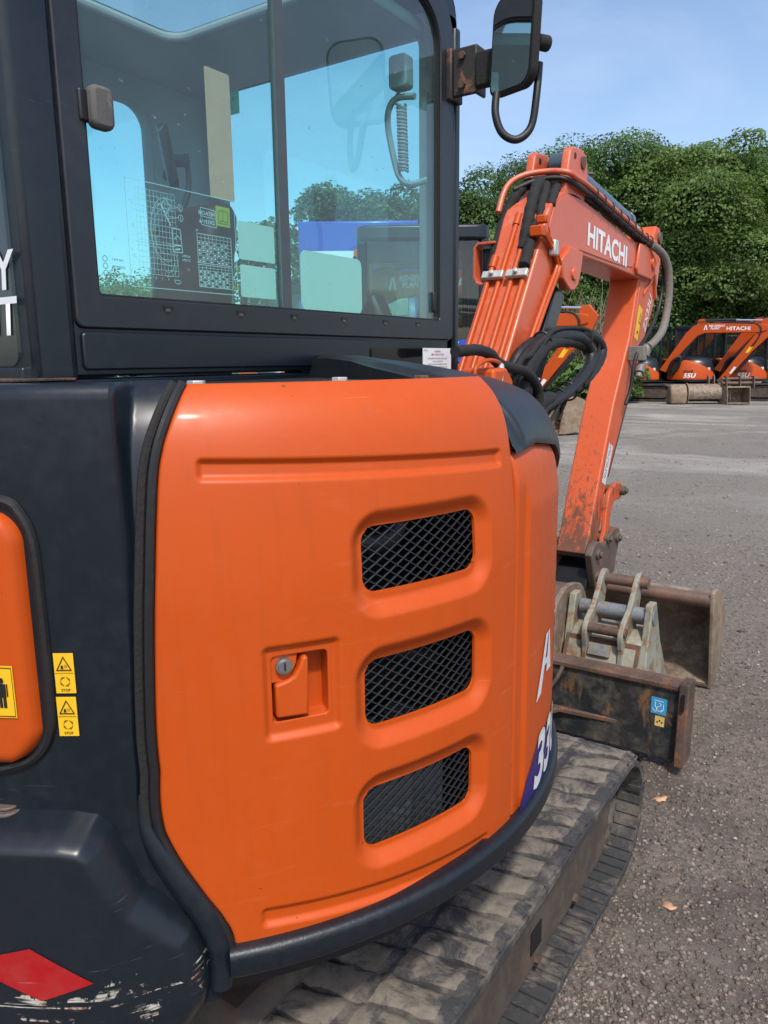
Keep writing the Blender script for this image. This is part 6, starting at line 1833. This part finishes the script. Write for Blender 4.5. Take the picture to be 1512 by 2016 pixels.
# ================================================================== background machines
def far_excavator(label, pos, rz_, group=None, tint='orange'):
    t = thing('parked_excavator', label, 'excavator', pos, rz_, group)
    def part(mb, name, mat, parent=None, **k): return mb.build(name, mat, parent or t, **k)
    for sx in (1, -1):
        a, b_ = (0.55, 0.97) if sx > 0 else (-0.97, -0.55)
        st = [(1.15 + 0.29 * math.cos(q), 0.30 + 0.29 * math.sin(q)) for q in np.linspace(-PI / 2, PI / 2, 9)] + [(-1.15 + 0.29 * math.cos(q), 0.30 + 0.29 * math.sin(q)) for q in np.linspace(PI / 2, 1.5 * PI, 9)]
        si = [(1.15 + 0.24 * math.cos(q), 0.30 + 0.24 * math.sin(q)) for q in np.linspace(-PI / 2, PI / 2, 9)] + [(-1.15 + 0.24 * math.cos(q), 0.30 + 0.24 * math.sin(q)) for q in np.linspace(PI / 2, 1.5 * PI, 9)]
        mb = MB(); mb.ring(st, si, a, b_, FX(0)); tr = part(mb, 'track', 'belt')
        mb = MB(); mb.prism([(-1.2, 0.12), (1.2, 0.12), (1.3, 0.3), (1.2, 0.5), (-1.2, 0.5), (-1.3, 0.3)], a + 0.05, b_ - 0.06, FX(0)); part(mb, 'track_frame', 'frame', tr)
    mb = MB(); mb.prism([(1.85, 0.03), (1.90, 0.03), (1.86, 0.22), (1.90, 0.42), (1.85, 0.42)], -0.95, 0.95, FX(0)); part(mb, 'blade', 'bucket_tube', bevel=0.01)
    for x in (-0.45, 0.45):
        mb = MB(); mb.box((x - 0.06, 0.8, 0.2), (x + 0.06, 1.86, 0.32)); part(mb, 'blade_arm', 'blade')
    mb = MB(); mb.cyl((0, 0, 0.4), (0, 0, 0.72), 0.55, 24); mb.box((-0.6, -0.7, 0.3), (0.6, 0.7, 0.5)); part(mb, 'slew_base', 'black')
    R1 = 0.97
    mb = MB(); mb.prism([(R1 * math.cos(q), R1 * math.sin(q)) for q in np.linspace(0, 2 * PI, 49)[:-1]], 0.66, 0.74, FZ(0)); part(mb, 'deck', 'grey')
    # orange side cover
    def sect(th0, th1, zf, r, inner, mat, name, z0):
        rows = []
        for i in range(25):
            th = th0 + (th1 - th0) * i / 24
            zt = zf(th)
            rows.append([cpt(th, z0, r), cpt(th, zt - 0.10, r), cpt(th, zt - 0.03, r - 0.03), cpt(th, zt, r - 0.12), cpt(th, zt + 0.02, inner)])
        mb = MB(); mb.grid(rows); mb.grid([[p for p in rows[0]], [(p[0] * 0.1, p[1] * 0.1, p[2]) for p in rows[0]]]); mb.grid([[(p[0] * 0.1, p[1] * 0.1, p[2]) for p in rows[-1]], [p for p in rows[-1]]])
        return part(mb, name, mat, smooth=45)
    cover = sect(-40, 62, lambda th: 0.90 + 0.50 * max(0, math.cos(rad((th + 6) * 1.15))), R1, 0.28, 'orange', 'side_cover', 0.74)
    hoodm = MB(); rows = []
    for i in range(19):
        q = rad(-12 + 74 * i / 18)
        rows.append([(R1 * 0.93 * math.cos(q) * k_, R1 * 0.98 * math.sin(q) * k_, 0.92 + zz_) for k_, zz_ in ((1.0, 0.0), (0.99, 0.22), (0.94, 0.40), (0.82, 0.55), (0.62, 0.62), (0.35, 0.64))])
    hoodm.grid(rows); hoodm.grid([rows[0], [(p[0] * 0.2, p[1] * 0.2, p[2] - 0.05) for p in rows[0]]])
    hood = part(hoodm, 'hood_cover', 'grey', smooth=50)
    mb = MB(); mb.box((0.60, 0.62, 1.05), (0.62, 0.76, 1.14)); part(mb, 'number_label', 'white', hood)
    mb = MB(); mb.prism([(R1 * 1.01 * math.cos(q), R1 * 1.01 * math.sin(q)) for q in np.linspace(rad(185), rad(318), 24)] + [(0.3, -0.2), (-0.5, -0.1)], 0.72, 1.35, FZ(0)); part(mb, 'counterweight', 'grey', bevel=0.04)
    mb = MB(); mb.prism([(R1 * 1.0 * math.cos(q), R1 * 1.0 * math.sin(q)) for q in np.linspace(rad(215), rad(318), 20)] + [(0.3, -0.2), (-0.4, -0.1)], 1.352, 1.45, FZ(0)); part(mb, 'rear_hood', 'orange', bevel=0.03)
    # cab
    mb = MB()
    for x, y0, y1 in ((0.10, -0.62, -0.54), (0.10, 0.72, 0.80), (-0.92, -0.62, -0.54), (-0.92, 0.78, 0.86), (0.10, 0.16, 0.22), (-0.92, 0.16, 0.22)):
        mb.box((x - 0.04, y0, 0.80), (x + 0.04, y1, 2.48))
    mb.prism(rrect(-0.97, -0.66, 0.15, 0.88, 0.12, 4), 2.46, 2.58, FZ(0))
    mb.box((-0.96, -0.62, 0.74), (0.14, 0.84, 1.12))
    mb.box((0.06, -0.62, 1.12), (0.14, 0.20, 1.30))
    cab = part(mb, 'cab_frame', 'grey', bevel=0.02)
    for lo, hi in (((0.105, -0.54, 1.3), (0.112, 0.16, 2.46)), ((0.105, 0.22, 1.12), (0.112, 0.72, 2.46)), ((-0.935, -0.54, 1.12), (-0.925, 0.78, 2.46)), ((-0.88, 0.81, 1.0), (0.06, 0.82, 2.46)), ((-0.88, -0.60, 1.3), (0.06, -0.59, 2.46))):
        mb = MB(); mb.box(lo, hi); part(mb, 'pane', 'glass_far', cab, smooth=0)
    mb = MB(); mb.prism([(-0.3, 1.1), (0.2, 1.1), (0.2, 1.25), (-0.12, 1.27), (-0.22, 1.85), (-0.34, 1.85)], -0.68, -0.22, FX(0)); part(mb, 'seat', 'seat', cab, bevel=0.04)
    mb = MB(); mb.box((-0.2, 0.45, 1.12), (0.06, 0.6, 1.5)); part(mb, 'console', 'black', cab, bevel=0.03)
    # boom group
    bpoly = [(0.80, 1.06), (1.02, 0.98), (1.60, 1.75), (2.02, 2.22), (2.25, 2.30), (3.95, 2.28), (4.18, 2.34), (4.18, 2.50), (4.0, 2.54), (2.45, 2.62), (2.12, 2.64), (1.88, 2.56), (1.62, 2.30)]
    mb = MB(); mb.prism(bpoly, 0.04, 0.26, FX(0)); boom = part(mb, 'boom', tint, bevel=0.012)
    for x in (0.04, 0.22):
        mb = MB(); mb.prism([(1.98, 2.60), (2.02, 2.76), (2.20, 2.78), (2.28, 2.60)], x, x + 0.04, FX(0)); part(mb, 'ear', tint, boom)
    apoly = [(3.92, 2.36), (4.02, 2.70), (4.18, 2.72), (4.38, 2.48), (4.26, 2.18), (3.80, 1.70), (2.96, 0.62), (2.78, 0.62), (2.76, 0.72), (3.40, 1.62)]
    mb = MB(); mb.prism(apoly, 0.075, 0.225, FX(0)); arm = part(mb, 'dipper_arm', tint, bevel=0.012)
    mb = MB(); mb.prism([(3.10, 0.95), (3.17, 0.93), (3.32, 1.14), (3.25, 1.17)], 0.226, 0.229, FX(0)); part(mb, 'white_label', 'white', arm)
    mb = MB(); mb.prism([(3.55, 1.62), (3.66, 1.62), (3.78, 1.80), (3.68, 1.82)], 0.226, 0.229, FX(0)); part(mb, 'yellow_label', 'yellow', arm)
    mb = MB(); mb.cyl((0.15, 1.62, 2.0), (0.15, 1.20, 0.95), 0.065, 14); mb.prism([(1.50, 1.60), (1.75, 1.92), (1.80, 1.85), (1.55, 1.30), (1.30, 0.98), (1.20, 1.05)], 0.255, 0.285, FX(0)); part(mb, 'boom_cylinder', 'guard')
    mb = MB(); mb.cyl((0.15, 2.10, 2.72), (0.15, 3.20, 2.70), 0.055, 14); ac_ = part(mb, 'arm_cylinder', 'guard')
    mb = MB(); mb.cyl((0.15, 3.20, 2.70), (0.15, 4.10, 2.66), 0.030, 12); part(mb, 'rod', 'chrome', ac_)
    mb = MB(); mb.cyl((0.15, 3.90, 1.70), (0.15, 3.25, 0.95), 0.050, 14); part(mb, 'bucket_cylinder', 'guard')
    mb = MB(); mb.tube(smooth_path([(0.24, 1.85, 2.60), (0.25, 2.2, 2.68), (0.25, 3.4, 2.60), (0.26, 3.85, 2.56), (0.28, 4.0, 2.35), (0.27, 3.9, 2.05), (0.25, 3.75, 1.85)]), 0.022, 7); part(mb, 'hose', 'rubber')
    mb = MB(); mb.tube(smooth_path([(0.28, 1.1, 1.0), (0.34, 1.25, 1.35), (0.32, 1.5, 1.5), (0.3, 1.45, 1.15), (0.28, 1.2, 0.9)]), 0.05, 8); part(mb, 'hose', 'rubber')
    for x in (0.05, 0.23):
        mb = MB(); mb.prism([(2.72, 0.72), (2.80, 0.78), (3.10, 0.74), (3.16, 0.66), (3.02, 0.56), (2.98, 0.44), (2.84, 0.44), (2.80, 0.60)], x, x + 0.03, FX(0)); part(mb, 'hitch_plate', 'hitch', bevel=0.006)
    lettering('lettering', 'HITACHI', 0.125, (0.262, 2.92, 2.375), (0, 1, -0.03), (0, 0, 1), 'white', boom, bold=0.03, width=1.12, res=2)
    lettering('lettering', 'RIDGEWAY\n  PLANT', 0.072, (0.262, 2.36, 2.50), (0, 1, -0.03), (0, 0, 1), 'white', boom, bold=0.04, shear=0.15, width=1.0, res=1)
    mb = MB(); mb.add([(0.2625, u, v) for u, v in ((2.20, 2.40), (2.235, 2.40), (2.275, 2.56), (2.25, 2.56))], [(0, 1, 2, 3)]); mb.add([(0.2625, u, v) for u, v in ((2.29, 2.40), (2.325, 2.40), (2.285, 2.56), (2.262, 2.56))], [(0, 1, 2, 3)]); part(mb, 'logo', 'white', boom, fix=False)
    mp = lambda th0, z0: (lambda u, v: cpt(th0 + math.degrees(u / R1), z0 + v, R1 + 0.006))
    lettering('lettering', '55U', 0.15, (0, 0, 0), (1, 0, 0), (0, 1, 0), 'white', cover, bold=0.05, shear=0.2, mapf=mp(-2, 0.80), res=2, width=1.1)
    lettering('lettering', 'ZAXIS', 0.07, (0, 0, 0), (1, 0, 0), (0, 1, 0), 'print_black', cover, bold=0.05, mapf=mp(-2, 0.98), res=1, width=1.2)
    return t

def copy_tree(o, parent=None, skip=()):
    c = o.copy(); COL.objects.link(c); c.parent = parent
    for ch in list(o.children):
        if ch.name.split('.')[0] not in skip:
            copy_tree(ch, c, skip)
    return c

GRP = 'orange excavators parked across the yard'
Bm = far_excavator('parked orange excavator with full side cover in view, middle of the three at right', spot(1366, 28.0), -PI / 2, GRP)
for lab, px, d, rz_, sc, skip in (
        ('parked orange excavator furthest left of the three, cab partly behind the dipper arm hoses', 1262, 28.4, -PI / 2, 1, ()),
        ('parked orange excavator cut by the right picture edge', 1466, 27.8, -PI / 2 + 0.05, 1, ()),
        ('parked orange excavator in the second row, half hidden behind the middle one', 1318, 31.5, -PI / 2 - 0.25, 1.02, ('lettering', 'logo')),
        ('parked orange excavator in the second row, half hidden behind the rightmost one', 1432, 31.2, -PI / 2 - 0.12, 1.0, ('lettering', 'logo')),
        ('orange excavator seen between boom and dipper arm, only boom and arm in view', 815, 17.5, -PI / 2 + 0.15, 0.93, ('lettering', 'logo')),
        ('orange excavator seen through the cab glass, its lettered boom passing behind the slate cab', 553, 12.0, -PI / 2, 1, ())):
    c = copy_tree(Bm, None, skip); c.location = spot(px, d); c.rotation_euler = (0, 0, rz_); c['label'] = lab
    c.scale = (sc, sc, sc)
# sister machine standing just ahead, seen from behind; its cab sits on the near right side
SM = copy_tree(Bm, None, ('lettering', 'logo', 'number_label'))
SM.location = spot(744, 7.35); SM.rotation_euler = (0, 0, _yaw); SM.scale = (-1, 1, 1)
SM['label'] = 'slate-grey excavator cab seen from behind, just right of the big cab'
cbs = [ch for ch in SM.children if ch.name.startswith('cab_frame')][0]
mb = MB(); mb.box((-0.90, -0.645, 1.46), (0.06, -0.632, 1.645)); bn = mb.build('banner', 'blue', cbs)
me = text_mesh('RIDGEWAY', 0.058, 0.04, align='RIGHT', width=0.85)
for v in me.vertices: v.co = Vector((-v.co.x - 0.71, -0.648, 1.570 + v.co.y))
me.materials.clear(); me.materials.append(M['white']); obj('banner_lettering', me, cbs)

# buckets lying about the far side of the yard
def place_axis(px, d): return spot(px, d), _yaw
p, yw = place_axis(1385, 25.4)
rb_ = thing('grading_bucket', 'brown round-backed grading bucket lying before the middle parked excavator', 'bucket', p, yw - 0.08)
prof_ = [(0.33 * math.cos(a), 0.33 + 0.31 * math.sin(a)) for a in np.linspace(rad(-60), rad(215), 22)]
mb = MB(); mb.prism(prof_ + [(q[0] * 0.93, 0.33 + (q[1] - 0.33) * 0.93) for q in prof_[::-1]], -0.42, 0.86, FX(0)); mb.build('shell', 'bucket_brown', rb_)
for x in (-0.44, 0.85):
    mb = MB(); mb.prism([(0.36 * math.cos(a), 0.33 + 0.34 * math.sin(a)) for a in np.linspace(0, 2 * PI, 25)[:-1]], x, x + 0.03, FX(0)); mb.build('end_plate', 'bucket_clay', rb_)
mb = MB(); mb.prism([(-0.30, 0.0), (0.30, 0.0), (0.34, 0.3), (0.15, 0.62), (-0.15, 0.64), (-0.35, 0.35)], -0.98, -0.46, FX(0)); mb.build('wing', 'bucket_clay', rb_, bevel=0.06)
for x in (0.25, 0.42):
    mb = MB(); mb.prism([(-0.10, 0.60), (0.12, 0.60), (0.16, 0.78), (0.05, 0.95), (-0.05, 0.85)], x, x + 0.03, FX(0)); mb.build('hanger', 'hitch', rb_)
p, yw = place_axis(1455, 25.0)
rb2 = thing('open_bucket', 'square open-fronted rusty bucket lying at the foot of the rightmost parked excavator', 'bucket', p, yw + 0.05)
mb = MB(); mb.prism([(-0.30, 0.02), (0.28, 0.0), (0.36, 0.30), (0.2, 0.56), (-0.22, 0.56), (-0.25, 0.53), (0.16, 0.52), (0.3, 0.3), (0.24, 0.04), (-0.30, 0.05)], -0.36, 0.36, FX(0)); mb.build('shell', 'bucket_brown', rb2)
for x in (-0.38, 0.36):
    mb = MB(); mb.prism([(-0.32, 0.0), (0.30, -0.01), (0.38, 0.30), (0.21, 0.58), (-0.24, 0.58)], x, x + 0.02, FX(0)); mb.build('end_plate', 'bucket_brown', rb2)
mb = MB(); mb.cyl((-0.4, 0.1, 0.66), (0.9, 0.1, 0.66), 0.05, 12); mb.cyl((-0.4, 0.1, 0.80), (0.8, 0.1, 0.80), 0.04, 12); mb.build('cross_bar', 'bucket_tube', rb2)
for x in (-0.3, 0.15, 0.6):
    mb = MB(); mb.prism([(-0.05, 0.5), (0.2, 0.5), (0.2, 0.88), (0.0, 0.88)], x, x + 0.03, FX(0)); mb.build('hanger', 'hitch', rb2)
p, yw = place_axis(1122, 15.6)
cb = thing('clay_bucket', 'clay-covered toothed digging bucket standing on the ground behind the hose loop', 'bucket', p, yw + 0.25)
mb = MB(); pr_ = smooth_path([(-0.30, 0.02, 0), (-0.12, 0.02, 0), (0.18, 0.10, 0), (0.34, 0.34, 0), (0.30, 0.60, 0), (0.08, 0.74, 0), (-0.12, 0.70, 0)], 4)
pi_ = [(q[0] * 0.92 - 0.02, 0.34 + (q[1] - 0.34) * 0.92) for q in pr_]
def FW(u, v, w): return (u, w, v)
mb.prism([(q[0], q[1]) for q in pr_] + pi_[::-1], -0.3, 0.3, FW); mb.build('shell', 'bucket_clay', cb, bevel=0.004)
for w in (-0.32, 0.30):
    mb = MB(); mb.prism([(q[0] * 1.03, q[1]) for q in pr_] + [(-0.26, 0.40)], w, w + 0.02, FW); mb.build('side_plate', 'bucket_clay', cb, bevel=0.004)
for w in (-0.26, -0.1, 0.06, 0.22):
    mb = MB(); mb.prism([(-0.44, 0.015), (-0.28, 0.0), (-0.28, 0.06)], w - 0.03, w + 0.03, FW); mb.build('tooth', 'bucket_tube', cb)

# ---- tall blue lorry seen through the cab glass
lp = spot(708, 15.0)
LO = thing('blue_lorry', 'tall blue lorry with a flat box front, seen through the excavator cab glass', 'lorry', lp, _yaw)
def lpart(mb, name, mat, parent=None, **k): return mb.build(name, mat, parent or LO, **k)
mb = MB(); mb.prism([(0.0, 0.55), (-0.04, 1.30), (0.0, 1.45), (0.18, 2.35), (0.42, 2.72), (0.70, 2.80), (1.70, 2.80), (1.72, 0.5)], -1.17, 1.17, FX(0)); lb = lpart(mb, 'cab_shell', 'blue', bevel=0.06, seg=3)
mb = MB(); mb.prism([(0.165, 2.32), (0.38, 2.74), (0.50, 2.70), (0.19, 2.29)], -1.0, 1.0, FX(0)); lpart(mb, 'sun_visor', 'grey', lb, bevel=0.02)
mb = MB(); mb.prism([(-0.012, 1.46), (0.155, 2.30), (0.175, 2.30), (0.008, 1.46)], -1.05, 1.05, FX(0)); M['lorry_glass'] = plain('lorry_windscreen', (0.02, 0.035, 0.04), 0.05, var=0.5, scale=3.0); ws = lpart(mb, 'windscreen', 'lorry_glass', lb, bevel=0.01)
mb = MB(); mb.box((-1.25, 1.85, 1.15), (1.25, 7.5, 4.35)); bx_ = lpart(mb, 'box_body', 'blue', bevel=0.04)
mb = MB(); mb.box((-1.0, 1.82, 3.05), (0.2, 1.86, 3.75)); lpart(mb, 'white_panel', 'white', bx_)
mb = MB(); mb.box((-1.12, -0.055, 1.36), (1.14, -0.02, 1.46)); lpart(mb, 'wiper_panel', 'black', lb)
for x in (-0.4, 0.5):
    mb = MB(); mb.tube([(x, -0.06, 1.44), (x + 0.5, -0.04, 1.60)], 0.012, 6); lpart(mb, 'wiper', 'black', lb)
mb = MB(); mb.box((-1.0, -0.05, 0.62), (1.0, -0.02, 1.02)); lpart(mb, 'radiator_grille', 'black', lb, bevel=0.02)
mb = MB(); mb.box((-1.2, -0.12, 0.30), (1.2, 0.10, 0.58)); lpart(mb, 'bumper', 'grey', bevel=0.05)
for x in (-0.95, 0.95):
    mb = MB(); mb.box((x - 0.16, -0.135, 0.38), (x + 0.16, -0.115, 0.52)); lpart(mb, 'headlight', 'mirror')
    mb = MB(); xx = 1.34 if x > 0 else -1.34
    mb.box((xx - 0.1, 0.0, 1.75), (xx + 0.1, 0.10, 2.25)); mb.tube([(xx, 0.08, 2.2), (xx * 0.86, 0.2, 2.3)], 0.02, 6); lpart(mb, 'wing_mirror', 'black', bevel=0.03)
    for y in (0.75, 3.6):
        mb = MB(); q = 1.13 if x > 0 else -1.13; mb.cyl((q - 0.14, y, 0.46), (q + 0.14, y, 0.46), 0.46, 28); w_ = lpart(mb, 'wheel', 'rubber', bevel=0.03)
        mb = MB(); mb.cyl((q - 0.145, y, 0.46), (q + 0.145, y, 0.46), 0.24, 20); lpart(mb, 'rim', 'zinc', w_)
mb = MB(); mb.box((-1.2, 1.85, 0.95), (1.2, 7.4, 1.148)); lpart(mb, 'load_bed', 'grey', bevel=0.01)
mb = MB(); mb.box((-0.45, 0.4, 0.5), (0.45, 5.5, 0.95)); lpart(mb, 'chassis', 'black')
